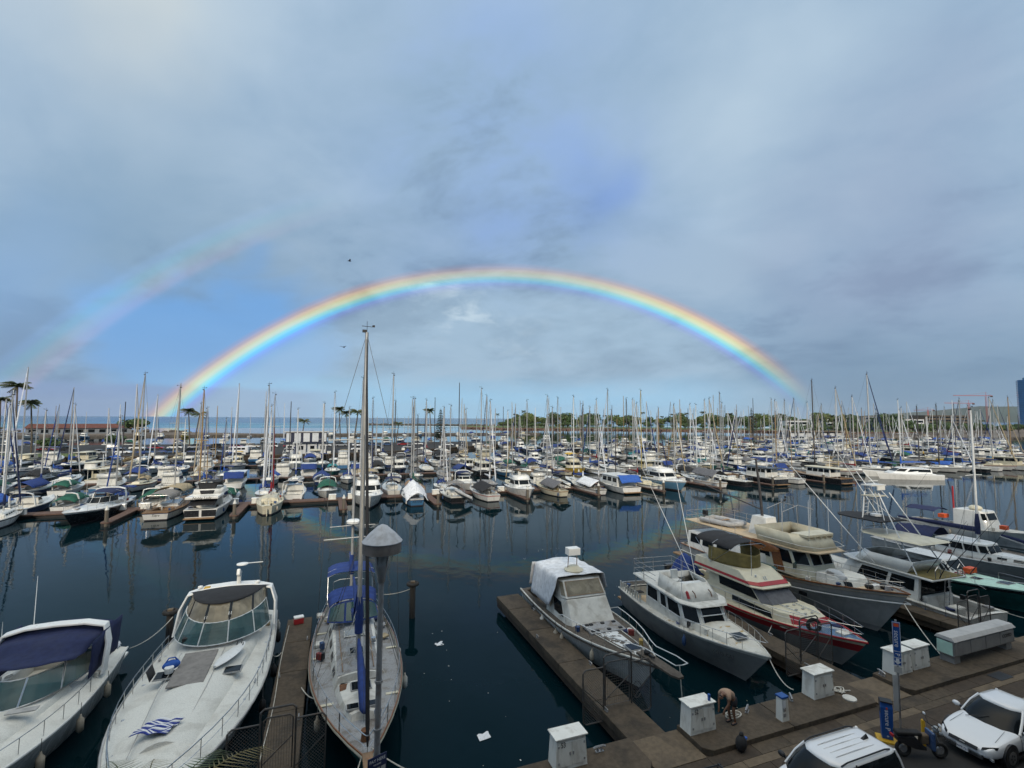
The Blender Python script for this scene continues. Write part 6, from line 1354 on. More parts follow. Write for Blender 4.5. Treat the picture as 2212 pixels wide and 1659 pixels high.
motor('white houseboat with bright blue canvas across its stern', 36.6, 57.0, -2, 11.0, 4.2, 'house', deck='gelcoat', top='royal', fb=1.5, fs=1.1)
r, H = sail('small sloop with gold mast and round cream stern beside the blue-hulled yacht', 43.2, 58.2, 0, 9.0, 3.1, deck='cream', cover='black', mast_h=17.0, mast_m='mast_gold')
r, H = motor('white and light blue convertible yacht with black window band, bow out', 48.0, 68.4, 174, 13.5, 4.4, 'flybridge', hull='hull_skyblue', stripe='hull_skyblue', deck='gelcoat_clean', fb=2.0, fs=1.5)
text('name_lettering', 'Barbarian', .4, 'black_ink', r, (1.63, 5.6, 3.25), (R(80), 0, R(92)), .004, shear=.3)
r, H = sail('white ketch with a charcoal grey awning over its whole deck', 57.3, 57.6, -3, 12.5, 3.8, deck='gelcoat', stripe='teak', cover=None, mast_h=14.5, mizzen=9.5, mast_m='alloy_white')
tarp(r, 'cloth_grey', lambda a, c: (lerp(-1.9, 1.9, a), lerp(.6, 6.8, c), 3.2 - 1.1 * abs(2 * a - 1) ** 1.5 + .2 * c), 16, 14, 'awning', 17, .08)
sail('black-hulled sloop with a white life ring between the grey ketch and the dark trawler', 64.0, 57.6, 3, 11.0, 3.5, hull='hull_black', stripe='hull_black', cover='navy', mast_h=15, mast_m='alloy')
motor('black-hulled trawler showing its square stern at right of the front row', 71.0, 56.4, -2, 11.5, 4.2, 'trawler', hull='hull_black', deck='gelcoat', dark_top='hull_black', fs=1.5)
sail('white sloop with long bright blue boom cover beside the dark trawler', 77.5, 57.0, 2, 11.5, 3.5, cover='royal', mast_h=16, mast_m='alloy')
motor('dark wooden trawler with cream roof at the front row right end', 85.5, 53.5, 0, 12.0, 4.2, 'trawler', hull='hull_black', deck='teak', fs=1.3)
# catamaran at the end of the dock
r = boat('catamaran', 'white catamaran with long black side window lying across the dock end', 115.5, 54.5, 62, 'sailboat')
for sd in (-1, 1):
    Hc = Hull(13.5, 1.5, 1.5, 1.1, tw=.75, um=.4, e=2.0, rake=.05); g = hull_part(Hc, r, ['antifoul', 'hull_white', 'hull_white', 'gelcoat_clean'], bands=(0, .14, .8, 1.0), nu=10); g.location.x = sd * 2.6; d = deck_part(Hc, r, 'gelcoat_clean', nx=4, ny=6); d.location.x = sd * 2.6
MB().prism([(-2.4, 1.2), (2.4, 1.2), (2.4, 8.6), (-2.4, 8.6)], .75, 1.25).build('bridge_deck', 'gelcoat_clean', r)
c, q = house(r, 'gelcoat_clean', plan(2.0, 9.6, 2.6, 2.4, 1.4, 1.6), 1.2, plan(2.0, 7.6, 2.2, 1.9, 1.1, 1.2), 2.35, 'cabin')
for f in (1, 5): pane(r, q[f], .1, .95, .35, .85)
for f in (2, 3, 4): pane(r, q[f], .04, .96, .4, .9)
mast(r, 6.8, 15.5, 2.3, .1, 'alloy_white', ((.5, 1.3),)); boom_cover(r, 6.8, 3.4, 5.2, 'cloth_royal', .25)

# ------------------------------------------------------------------ the rest of the marina: kinds built once, then copied boat by boat
rnd = random.Random(42)
KS = [dict(cover='blue', stripe='hull_navy', genoa='white', dodger='blue'), dict(cover='royal', stripe='hull_blue', genoa='blue', dodger='blue', bimini='blue'), dict(cover='navy', stripe='hull_white', bimini='navy', dodger='navy'), dict(cover='tan', stripe='hull_red', genoa='tan', dodger='tan', deck='cream'),
      dict(cover='white', stripe='hull_navy', genoa='white', bimini='black', deck='deck_grey'), dict(cover='black', stripe='hull_black', mast_m='mast_dark', dodger='black', bimini='black'), dict(cover='green', stripe='teak', hull='hull_cream', dodger='green', wood=True), dict(cover='red', stripe='hull_red', genoa='white', dodger='grey'),
      dict(cover='blue', hull='hull_navy', stripe='gelcoat', tarpc='blue'), dict(cover='grey', stripe='hull_black', tarpc='grey', mast_m='mast_dark'), dict(cover='royal', hull='hull_black', stripe='gelcoat', genoa='navy', dodger='black'), dict(cover=None, stripe='hull_blue', genoa='white', mast_m='alloy_white', tarpc='royal'),
      dict(cover='blue', stripe='hull_white', bimini='blue', mast_m='alloy_white', hull='hull_blue'), dict(cover='lightgrey', stripe='hull_lightgrey', mast_m='mast_wood', wood=True, hull='hull_cream', mizzen=7.5, dodger='taupe'), dict(cover='teal', stripe='hull_teal', genoa='white', hull='hull_teal', dodger='teal'), dict(cover='yellow', hull='hull_yellow', stripe='gelcoat', deck='cream', bimini='navy')]
KM = [dict(kind='express', top='navy'), dict(kind='flybridge', top='blue'), dict(kind='trawler', deck='cream'), dict(kind='flybridge', top=None, tower=True), dict(kind='express', top='black', hull='hull_navy'), dict(kind='house', top='blue'),
      dict(kind='express', cover='blue'), dict(kind='convertible', top='tan', hull='hull_blue'), dict(kind='express', cover='grey'), dict(kind='trawler', hull='hull_black', dark_top='cream'), dict(kind='express', cover='green'), dict(kind='flybridge', hull='hull_yellow', deck='cream', top='yellow'), dict(kind='flybridge', top='black', hull='hull_navy'), dict(kind='express', cover='black', hull='hull_black')]
WORD = {'hull_blue': 'blue', 'hull_teal': 'teal', 'hull_navy': 'navy', 'hull_black': 'black', 'hull_cream': 'cream', 'hull_yellow': 'yellow', 'hull_white': 'white'}
def desc_s(k):
    d = WORD.get(k.get('hull', 'hull_white'), 'white') + ' '
    d += 'ketch' if k.get('mizzen') else 'sloop'
    if k.get('tarpc'): d += ' under a ' + k['tarpc'] + ' tent'
    elif k.get('cover'): d += ' with ' + k['cover'].replace('royal', 'bright blue').replace('lightgrey', 'light grey') + ' sail cover'
    else: d += ' with bare boom'
    return d
def desc_m(k):
    d = WORD.get(k.get('hull', 'hull_white'), 'white') + ' ' + {'express': 'open cruiser', 'flybridge': 'flybridge cruiser', 'trawler': 'trawler', 'house': 'houseboat', 'convertible': 'convertible cruiser'}[k['kind']]
    if k.get('cover'): d += ' under a ' + k['cover'].replace('lightgrey', 'light grey') + ' cover'
    elif k.get('top'): d += ' with ' + k['top'] + ' top'
    if k.get('tower'): d += ' with tower'
    return d
PS = [sail('x', 0, 0, 0, det=0, **k)[0] for k in KS]; PM = [motor('x', 0, 0, 0, det=0, **k)[0] for k in KM]
first = {}
KEEP = ('hull', 'deck', 'cabin', 'mast', 'sail_cover', 'boom_tent', 'bimini', 'boat_cover', 'flybridge', 'roof', 'furled', 'cover_collar', 'mizzen', 'window', 'stern_canvas', 'tower', 'radar_arch', 'dodger')
def copy_far(o):
    """a boat too far off to show its small parts"""
    c = o.copy(); COL.objects.link(c); nw = 0
    for ch in o.children:
        if ch.name.startswith(KEEP):
            if ch.name.startswith('window'):
                nw += 1
                if nw > 3: continue
            d = ch.copy(); COL.objects.link(d); d.parent = c
    return c
def place(i, motorb, s, t, rz, sc, mh, label, grp, far=False):
    p = (PM if motorb else PS)[i]; key = (motorb, i)
    if key not in first: first[key] = 1; o = p
    else: o = copy_far(p) if far else copy_tree(p)
    o.location = (s, t, 0); o.rotation_euler = (0, 0, R(rz)); o.scale = (sc, sc, sc); o['label'] = label; o['group'] = grp
    for ch in o.children:
        if ch.name.startswith(('mast', 'rigging', 'furled_genoa')) and not motorb: ch.scale = (1, 1, mh)
    return o
def slips(name, x0, x1, y, grp, step=(4.6, 6.2), pm=.35, skip=.03, smin=.8, smax=1.15, slope=0.0, far=False, mh=(.95, 1.5), yf=None):
    """a run of berths: boats counted from the left"""
    x = x0; k = 0
    while x < x1:
        if rnd.random() > skip:
            k += 1; mb = rnd.random() < pm; i = rnd.randrange(len(KM) if mb else len(KS))
            if mb and i == 11 and rnd.random() < .7: i = 1
            if not mb and i in (15, 14) and rnd.random() < .6: i = rnd.choice((0, 4, 11))
            sc = rnd.uniform(smin, smax); back = rnd.random() < .5; rz = (180 if back else 0) + rnd.uniform(-3, 3); L_ = 10.3 * sc
            yy = (yf(x) if yf else y + slope * (x - x0)) + rnd.uniform(-.4, .6)
            place(i, mb, x, yy + (L_ if back else 0), rz, sc, rnd.uniform(*mh), (desc_m(KM[i]) if mb else desc_s(KS[i])) + ', ' + ordinal(k) + ' from left, ' + name, grp, far)
        x += rnd.uniform(*step)
# far side of the front dock
slips('front dock far side', -74, 92, 66.6, 'boats on the far side of the front dock', pm=.32, smin=.78, smax=1.0, step=(4.0, 5.2))
slips('right end of front docks', 96, 176, 63.5, 'boats at the right end of the front docks', pm=.25, smin=.9, smax=1.2, step=(4.8, 6.4), slope=-.1)
# second and third docks
dock(-96, 250, 96.2, 2.0, 'wooden walkway of the second dock behind the front row')
slips('second dock near side', -88, 236, 84.4, 'boats on the near side of the second dock', pm=.40, smax=1.05, step=(4.1, 5.5))
slips('second dock far side', -98, 250, 97.6, 'boats on the far side of the second dock', pm=.42, step=(4.6, 6.2), smax=1.05)
dock(-120, 300, 126.4, 2.0, 'wooden walkway of the third dock')
slips('third dock near side', -112, 296, 114.2, 'boats on the near side of the third dock', pm=.40, step=(5.0, 6.8), far=True)
slips('third dock far side', -122, 318, 127.8, 'boats on the far side of the third dock', pm=.42, step=(5.2, 7.2), far=True)
# berths along the land spit and docks to the right of it
def spit_near(x): 
    P_ = [(-400, 182), (-100, 160), (-15, 150), (20, 165), (60, 196), (80, 214)]
    for (a, b), (c, d) in zip(P_, P_[1:]):
        if a <= x <= c: return lerp(b, d, (x - a) / (c - a))
    return 214
slips('along the spit wall', -134, 62, 0, 'boats along the spit wall', pm=.4, step=(6, 9), smin=.8, smax=1.1, far=True, yf=lambda x: spit_near(x) - 11.5)
slips('fourth dock near side', 52, 372, 154, 'boats on the near side of the fourth dock', pm=.48, step=(5.6, 7.8), far=True)
slips('fourth dock far side', 62, 392, 168, 'boats on the far side of the fourth dock', pm=.42, step=(6.6, 9.4), far=True)
slips('outermost line at right', 96, 330, 196, 'boats of the outermost line at right', pm=.5, step=(7.5, 10.5), far=True)
slips('beyond the spit', -230, 110, 236, 'boats beyond the spit', pm=.62, step=(7, 10), far=True)
slips('beside the breakwater', -300, 130, 330, 'boats beside the breakwater', pm=.66, step=(10, 15), far=True, mh=(1.0, 1.55))

# ------------------------------------------------------------------ land spit with car park, far shore
def land(name, pts, z, top, side='rock', zb=-1.0):
    b = MB(); n = len(pts); vs = [(x, y, z) for x, y in pts] + [(x, y, zb) for x, y in pts]
    b.add(vs, [tuple(range(n))]); b.slot(1); b.add(vs, [(i + n, (i + 1) % n + n, (i + 1) % n, i) for i in range(n)])
    return tag(b.build(name, [top, side]), kind='structure')
spit = [(-400, 182), (-100, 160), (-15, 150), (20, 165), (60, 196), (80, 214), (70, 224), (20, 222), (-100, 228), (-400, 250)]
land('spit', spit, 1.25, 'asphalt', 'concrete_dark')
land('lawn', [(-400, 183), (-101, 161), (-84, 160), (-80, 172), (-102, 178), (-400, 198)], 1.29, 'grass', 'earth', .5)
edge = MB()
for (a, b_), (c, d) in zip(spit[:6], spit[1:6]):
    L_ = math.hypot(c - a, d - b_); q = math.atan2(d - b_, c - a); edge.box(((a + c) / 2, (b_ + d) / 2, 1.22), (L_, .7, .4), q)
tag(edge.build('spit_coping', 'concrete'), kind='structure')
k = 0
for i in range(24):
    x = -128 + i * 8.2 + rnd.uniform(-.6, .6); y = spit_near(x) + 1.0; k += 1
    fbox(x, y, 'white locker along the spit wall, ' + ordinal(k) + ' from the left', 'white lockers along the spit wall').location.z = 1.4
# parked cars, built once per kind
def far_car(label, body, suv, loc, rz):
    t = thing('parked_car', label, 'car', loc, rz, 'cars parked on the spit'); L_, w = (4.7, 1.85); h0, h1 = (.95, 1.75) if suv else (.85, 1.42)
    side = [(-L_ / 2, .30), (-L_ / 2 + .02, h0 - .12), (-L_ / 2 + .3, h0), (L_ / 2 - 1.1, h0), (L_ / 2 - .15, h0 - .18), (L_ / 2, .35)]
    MB().rings([[(x, -w / 2, z) for x, z in side], [(x, w / 2, z) for x, z in side]]).build('body', body, t, bevel=.06)
    r0_, r1_ = (-L_ / 2 + .1, L_ / 2 - 1.6) if suv else (-L_ / 2 + .75, L_ / 2 - 1.6)
    q = [[(r0_, -w / 2 + .06, h0), (L_ / 2 - 1.1, -w / 2 + .06, h0), (L_ / 2 - 1.1, w / 2 - .06, h0), (r0_, w / 2 - .06, h0)], [(r0_ + (.25 if suv else .7), -w / 2 + .25, h1), (r1_ - .25, -w / 2 + .25, h1), (r1_ - .25, w / 2 - .25, h1), (r0_ + (.25 if suv else .7), w / 2 - .25, h1)]]
    MB().rings(q).build('glasshouse', 'glass_dark', t); MB().box(((q[1][0][0] + q[1][1][0]) / 2, 0, h1 + .02), (q[1][1][0] - q[1][0][0] + .1, w - .42, .06)).build('roof', body, t, bevel=.02)
    for x in (-1.4, 1.4):
        for y in (-w / 2 + .1, w / 2 - .1): MB().tube([(x, y - .11, .32), (x, y + .11, .32)], .32, 12).build('wheel', 'rubber', t)
    return t
mat('car_silver', (.42, .43, .45), .3, metal=.5, var=.05); mat('car_black', (.02, .02, .022), .2, coat=.5); mat('car_blue', (.05, .10, .22), .25, coat=.5); mat('car_red', (.30, .02, .02), .25, coat=.5)
CP = {}; cn = {}
for row, y, x0, x1 in (('front car row on the spit', 12, -80, 40), ('rear car row on the spit', 38, -120, 30)):
    x = x0; k = 0
    while x < x1:
        if rnd.random() < .78 and not (row[0] == 'f' and -30 < x < -10):
            k += 1; c = rnd.choice(['car_white', 'car_white', 'car_silver', 'car_black', 'car_blue', 'car_red', 'car_silver']); sv = rnd.random() < .5; key = (c, sv)
            lb = c[4:] + (' utility vehicle' if sv else ' sedan') + ', ' + ordinal(k) + ' from left in the ' + row; loc = (x, spit_near(x) + y if row[0] == 'f' else lerp(190, 196, (x + 120) / 150), 1.26); rz = rnd.uniform(-.06, .06) + (PI if rnd.random() < .5 else 0) + (-.12 if row[0] == 'f' else 0)
            if key not in CP: CP[key] = far_car(lb, c, sv, loc, rz)
            else: o = copy_tree(CP[key]); o.location = loc; o.rotation_euler = (0, 0, rz); o['label'] = lb
        x += rnd.uniform(5.4, 7.0)
r = thing('passenger_van', 'white passenger van with dark side windows parked on the spit', 'van', (-40, spit_near(-40) + 7, 1.26), -.1)
MB().prism([(-2.9, -1.0), (2.7, -1.0), (2.9, -.8), (2.9, .8), (2.7, 1.0), (-2.9, 1.0)], .4, 2.3, .97).build('body', 'car_white', r, bevel=.12)
for k in range(4): MB().box((-2.2 + k * 1.2, -1.0, 1.65), (1.0, .06, .6)).build('window', 'glass_dark', r)
for x in (-1.9, 1.9):
    for y in (-.9, .9): MB().tube([(x, y - .12, .36), (x, y + .12, .36)], .36, 12).build('wheel', 'rubber', r)
# two-storey harbour office
r = thing('harbour_office', 'two-storey white harbour building with navy frames on the spit', 'building', (-20.3, 158.5, 1.25), R(3))
w, d = 13.0, 7.0
MB().box((0, 0, 1.75), (w - 1.0, d - .6, 3.5)).build('ground_floor', 'wall_white', r); MB().box((0, 0, 5.25), (w - .6, d - .2, 3.2)).build('upper_floor', 'trim_navy', r)
for k in range(5): MB().box((-w / 2 + 1.2 + k * 2.65 + (.5 if k else 0) * 0, -d / 2 - .02, 5.25), (1.9 if k not in (0, 4) else 1.3, .3, 2.8)).build('wall_panel', 'wall_white', r)
MB().box((0, 0, 6.98), (w + .8, d + .8, .26)).build('roof', 'hull_lightgrey', r, bevel=.04); MB().box((0, -.4, 3.56), (w + .4, d + .8, .16)).build('balcony_slab', 'trim_navy', r)
for x in (-4.9, -1.5, 1.8, 4.9): o = MB().box((x, -d / 2 + .28, 1.9), (1.3, .1, 1.3)).build('window', 'trim_navy', r); MB().box((x, -d / 2 + .22, 1.9), (1.05, .06, 1.05)).build('pane', 'glass_dark', o)
MB().box((-3.2, -d / 2 + .28, 1.15), (1.0, .1, 2.2)).build('door', 'ink_blue', r)
for x in (-w / 2 + .2, -w / 4, 0, w / 4, w / 2 - .2): MB().box((x, -d / 2 - .3, 1.75), (.2, .2, 3.5)).build('post', 'trim_navy', r)
# long red-roofed shed on the outer mole
land('outer_mole', [(-420, 358), (-120, 352), (150, 352), (150, 362), (-60, 372), (-110, 410), (-420, 440)], 1.2, 'earth', 'rock')
r = thing('long_shed', 'long low grey shed with dark red roof by the sea', 'building', (-168, 386, 1.2), R(20)); MB().box((0, 0, 1.9), (52, 9, 3.8)).build('wall', 'wall_grey', r)
MB().add([(-27, -5.6, 3.8), (27, -5.6, 3.8), (27, 5.6, 3.8), (-27, 5.6, 3.8), (-25, 0, 6.6), (25, 0, 6.6)], [(0, 1, 5, 4), (1, 2, 5), (2, 3, 4, 5), (3, 0, 4), (3, 2, 1, 0)]).build('roof', 'roof_red', r)
for k in range(9): MB().box((-23 + k * 5.6, -4.55, 1.9), (3.2, .14, 2.0)).build('window', 'glass_dark', r)
# breakwater rocks
def rocks(name, label_kind, pts, n, r0_, seed, mt='rock', hmax=2.2, wid=5):
    q = random.Random(seed); b = MB()
    for i in range(n):
        k = q.random() * (len(pts) - 1); a = Vector((*pts[int(k)], 0)).lerp(Vector((*pts[int(k) + 1], 0)), k % 1); rr_ = q.uniform(.6, 1) * r0_
        b.ball((a.x + q.uniform(-wid, wid), a.y + q.uniform(-wid, wid) * .5, q.uniform(-.3, hmax)), rr_, 6, (q.uniform(.8, 1.5), q.uniform(.8, 1.3), q.uniform(.6, 1)))
    return tag(b.build(name, mt), kind='structure')
rocks('breakwater', 0, [(40, 850), (120, 815), (212, 778), (330, 720)], 420, 2.4, 5, hmax=2.0, wid=6)
rocks('breakwater', 0, [(-420, 440), (-200, 425), (-110, 412)], 200, 1.8, 6)
# wooded park peninsula and the shore to its right
penin = [(150, 600), (182, 520), (287, 486), (396, 410), (470, 330), (620, 300), (640, 420), (420, 560), (260, 680), (170, 700)]
land('park_peninsula', penin, 1.6, 'grass', 'rock_red')
land('right_shore', [(225, 246), (250, 232), (330, 214), (420, 196), (560, 190), (1200, 260), (1200, 700), (640, 430), (560, 290), (330, 262)], 1.5, 'earth', 'rock')
rocks('shore_rocks', 0, [(150, 598), (182, 519), (287, 485), (396, 409), (470, 329)], 520, 1.6, 8, 'rock_red', 1.4, 3)
rocks('shore_rocks', 0, [(226, 244), (250, 231), (330, 213), (420, 195), (540, 190)], 320, 1.1, 9, 'rock', 1.0, 2)
r = thing('park_pavilion', 'low flat-roofed pavilion with white panels on the right shore', 'building', (300, 226, 1.5), R(-13))
MB().box((0, 0, 3.9), (44, 10, .7)).build('roof', 'concrete_light', r)
for k in range(8): MB().box((-20 + k * 5.7, -4.2, 1.8), (.5, .5, 3.6)).build('post', 'concrete_dark', r)
for k in (0, 1, 2, 4, 5, 6): MB().box((-17.2 + k * 5.7, -3.6, 1.5), (4.8, .2, 2.4)).build('wall_panel', 'wall_white', r)
MB().box((0, 2, 1.7), (42, 5, 3.4)).build('back_wall', 'wall_grey', r)

# ------------------------------------------------------------------ trees
def leaf_crown(seed, rx, rz_, n, size, clumps=9):
    q = random.Random(seed); b = MB(); cl = []
    for i in range(clumps):
        a = q.uniform(0, 2 * PI); rad = q.uniform(.15, .75) * rx; cl.append((rad * math.cos(a), rad * math.sin(a), q.uniform(-.35, .55) * rz_, q.uniform(.32, .55) * rx))
    for i in range(n):
        cx, cy, cz, cr = q.choice(cl); v = Vector((q.gauss(0, 1), q.gauss(0, 1), q.gauss(0, 1))).normalized() * cr * q.uniform(.75, 1.05); v.z *= rz_ / rx * .9
        c = Vector((cx, cy, cz)) + v; nrm = (v + Vector((q.uniform(-1, 1), q.uniform(-1, 1), q.uniform(-.2, 1))) * cr * .6).normalized(); t = nrm.orthogonal().normalized(); t.rotate(Matrix.Rotation(q.uniform(0, 6.28), 3, nrm)); e = nrm.cross(t); s_ = size * q.uniform(.6, 1.3)
        b.quad(c - t * s_ - e * s_ * .6, c + t * s_ * .8 - e * s_ * .7, c + t * s_ + e * s_ * .7, c - t * s_ * .7 + e * s_ * .8)
    return b
def tree_proto(seed, h, rx, rz_, leaf):
    t = thing('park_tree', 'x', 'tree', (0, 0, 0)); q = random.Random(seed); th = h - rz_ * 1.5
    tr = MB().tube([(0, 0, -.2), (q.uniform(-.3, .3), q.uniform(-.3, .3), th * .5), (q.uniform(-.6, .6), 0, th)], [.45, .34, .25], 7).build('trunk', 'bark', t, smooth=60)
    for k in range(5): a = k * 1.26 + q.random(); MB().tube([(0, 0, th * .6), (rx * .3 * math.cos(a), rx * .3 * math.sin(a), th * .95), (rx * .6 * math.cos(a), rx * .6 * math.sin(a), th + rz_ * .4)], [.22, .15, .06], 5).build('limb', 'bark', t)
    o = leaf_crown(seed, rx, rz_ * 1.25, 760, .62, 14).build('crown', leaf, t, loc=(0, 0, h - rz_ * 1.15)); return t
TP = [tree_proto(1, 13, 6.5, 4.5, 'leaf'), tree_proto(2, 15, 7.5, 5.0, 'leaf_light'), tree_proto(3, 11, 7.5, 3.6, 'leaf'), tree_proto(4, 14, 5.5, 5.5, 'leaf')]
used = set(); tcount = {}
def tree(i, x, y, sc, label, grp, z=1.5, sz=None):
    o = TP[i] if i not in used else copy_tree(TP[i]); used.add(i); o.location = (x, y, z); o.scale = (sc, sc, sz or sc); o.rotation_euler = (0, 0, rnd.uniform(0, 6)); o['label'] = label; o['group'] = grp; return o
k = 0
for j in range(96):
    f = j / 95; P_ = [(205, 560), (225, 528), (300, 505), (400, 432), (480, 352), (600, 330)]; q = f * (len(P_) - 1); a = Vector(P_[int(min(q, len(P_) - 1.001))]); b_ = Vector(P_[int(min(q, len(P_) - 1.001)) + 1]); p = a.lerp(b_, q % 1 if q < len(P_) - 1 else 1.0)
    k += 1; tree(rnd.randrange(4), p.x + rnd.uniform(-6, 14), p.y + rnd.uniform(4, 44), rnd.uniform(.8, 1.5) * (1.0 if j > 12 else .7), 'broad green tree on the park peninsula, ' + ordinal(k) + ' along it from the left', 'trees of the park peninsula')
k = 0
for j in range(46):
    f = j / 45; P_ = [(188, 545), (215, 515), (292, 492), (398, 418), (472, 340), (600, 315)]; q = min(f * (len(P_) - 1), len(P_) - 1.001); p = Vector(P_[int(q)]).lerp(Vector(P_[int(q) + 1]), q % 1)
    k += 1; tree(2, p.x + rnd.uniform(-4, 4), p.y + rnd.uniform(2, 10), rnd.uniform(.45, .75), 'low shrub tree on the park shore, ' + ordinal(k) + ' along it from the left', 'shrub trees of the park shore')
k = 0
for j in range(54):
    f = j / 53; x = lerp(318, 760, f); y = lerp(238, 236, f) + rnd.uniform(-4, 26) + (0 if x < 420 else (x - 420) * .05)
    k += 1; tree(rnd.choice((0, 2, 2, 3)), x + rnd.uniform(-4, 4), y, rnd.uniform(.62, .92), 'dark spreading tree on the right shore, ' + ordinal(k) + ' from the left', 'trees of the right shore')
tree(2, -131.7, 368, 1.25, 'flat-topped spreading tree beside the long red-roofed shed', 'tree by the shed', 1.2, .95)
for j, (x, y) in enumerate(((-95, 176), (-88, 205), (-118, 172))): tree(2, x, y, .42, ordinal(j + 1) + ' small bush tree on the spit lawn from the left', 'bush trees on the spit')
# palms
def palm_proto(seed, h, nf=24, fl=3.3, wind=.5):
    q = random.Random(seed); t = thing('palm_tree', 'x', 'palm', (0, 0, 0)); bx_ = q.uniform(-1.2, 1.2)
    MB().tube(bez([(0, 0, -.2), (bx_ * .2, 0, h * .35), (bx_ * .7, .2, h * .75), (bx_, .3, h)], 4), [.30 - .011 * i for i in range(13)], 7).build('trunk', 'bark', t, smooth=60)
    for k in range(nf):
        a = k * 2.4 + q.uniform(-.2, .2); up = q.uniform(-.55, 1.2); L_ = fl * q.uniform(.8, 1.1); b = MB(); pts = []
        for i in range(8):
            s_ = i / 7; rr_ = L_ * s_ * (math.cos(up * (1 - .4 * s_))) ; z = L_ * (math.sin(up) * s_ - (.22 + .30 * max(up, 0)) * s_ * s_)
            pts.append(Vector((bx_ + rr_ * math.cos(a) - wind * s_ * s_ * L_ * .35, .3 + rr_ * math.sin(a), h + z)))
        for i in range(7):
            p, n_ = pts[i], pts[i + 1]; d_ = (n_ - p).normalized(); sd = d_.cross(Vector((0, 0, 1))).normalized()
            for g in (0, .5):
                m0 = p.lerp(n_, g); w = fl * .24 * math.sin(PI * min(1, (i + g + .6) / 8)) + .08
                for sg in (-1, 1): b.add([m0, m0 + d_ * fl * .075, m0 + sd * sg * w + d_ * w * .7 - Vector((0, 0, w * .6))], [(0, 1, 2)])
        b.tube(pts, [.05] * 7 + [.02], 3); b.build('frond', 'frond' if q.random() < .85 else 'frond_dry', t, stuff=True)
    return t
PP = [palm_proto(1, 15), palm_proto(2, 12, 22, 3.1), palm_proto(3, 18, 26, 3.5)]; pu = set()
def palm(i, x, y, h, label, z=1.3):
    o = PP[i] if i not in pu else copy_tree(PP[i]); pu.add(i); hb = (15, 12, 18)[i]; o.location = (x, y, z); s_ = (h - z) / (hb + 1); o.scale = (max(.9, s_ * .95), max(.9, s_ * .95), s_); o.rotation_euler = (0, 0, rnd.uniform(-.5, .5)); o['label'] = label; o['group'] = 'coconut palms'; return o
palm(2, -98.5, 167, 22.6, 'tall coconut palm at the left edge on the lawn'); palm(2, -104.5, 172, 18.5, 'second coconut palm beside the tall one at the left edge'); palm(0, -101, 181, 17.9, 'coconut palm right of the tall pair at the left'); palm(1, -108, 174, 9.5, 'short bushy palm at the left edge')
palm(0, -62, 196, 16.0, 'slim palm standing alone left of the harbour building'); palm(1, -60.6, 197, 15.0, 'slim palm close beside another left of the harbour building')
palm(1, -23.8, 195, 12.4, 'low palm behind the harbour building'); palm(0, -9, 200, 17.4, 'left palm of the cluster of three by the ketch mast'); palm(0, -6, 203, 15.8, 'middle palm of the cluster of three by the ketch mast'); palm(1, -3.5, 199, 16.5, 'right palm of the cluster of three by the ketch mast')
palm(1, 15, 208, 11.2, 'small palm right of the ketch mast'); palm(0, 31, 209, 17.4, 'windblown palm beside the conifer in the centre')
for j, (x, y, h) in enumerate(((245, 243, 17.6), (249, 246, 15), (262, 241, 15.5), (268, 243, 14.2), (283, 236, 17.6), (288, 240, 15.8), (324, 228, 16.8), (360, 236, 13), (392, 232, 12.5), (440, 226, 13.5), (470, 232, 12), (520, 236, 14))): palm(j % 3, x, y, h, 'palm on the right shore, ' + ordinal(j + 1) + ' from the left', 1.5)
for j in range(16): x = 186 + j * 13 + rnd.uniform(-4, 4); palm(j % 3, x, lerp(545, 470, min(1, j / 9)) - max(0, j - 9) * 9 + rnd.uniform(0, 12), rnd.uniform(15, 23), 'slender palm above the park trees, ' + ordinal(j + 1) + ' from the left', 1.6)
def pine(x, y, h, label):
    t = thing('norfolk_pine', label, 'conifer', (x, y, 1.3)); MB().tube([(0, 0, -.2), (.1, 0, h * .5), (0, 0, h)], [.35, .22, .05], 7).build('trunk', 'bark', t)
    q = random.Random(int(x)); b = MB()
    for i in range(17):
        z = h * (.14 + .84 * i / 17); R_ = lerp(2.9, .35, (i / 17) ** 1.1)
        for k in range(7):
            a = k * .9 + i * .5; tip = Vector((R_ * math.cos(a), R_ * math.sin(a), z + R_ * .22)); base = Vector((0, 0, z)); d_ = (tip - base)
            sd = d_.cross(Vector((0, 0, 1))).normalized()
            for s_ in (.3, .5, .7, .9):
                c = base + d_ * s_; w = .28 * R_ * (1.2 - s_) + .12; b.quad(c - sd * w, c + d_ * .18, c + sd * w, c + d_ * .05 - Vector((0, 0, .25))); b.quad(c - Vector((0, 0, .25)), c + d_ * .2, c + Vector((0, 0, .35)), c - d_ * .05)
    b.build('crown', 'pine_leaf', t, stuff=True); return t
pine(35.5, 210, 16.4, 'dark columnar conifer in the centre behind the docks'); pine(260, 240, 20.6, 'tall dark conifer among palms on the right shore')
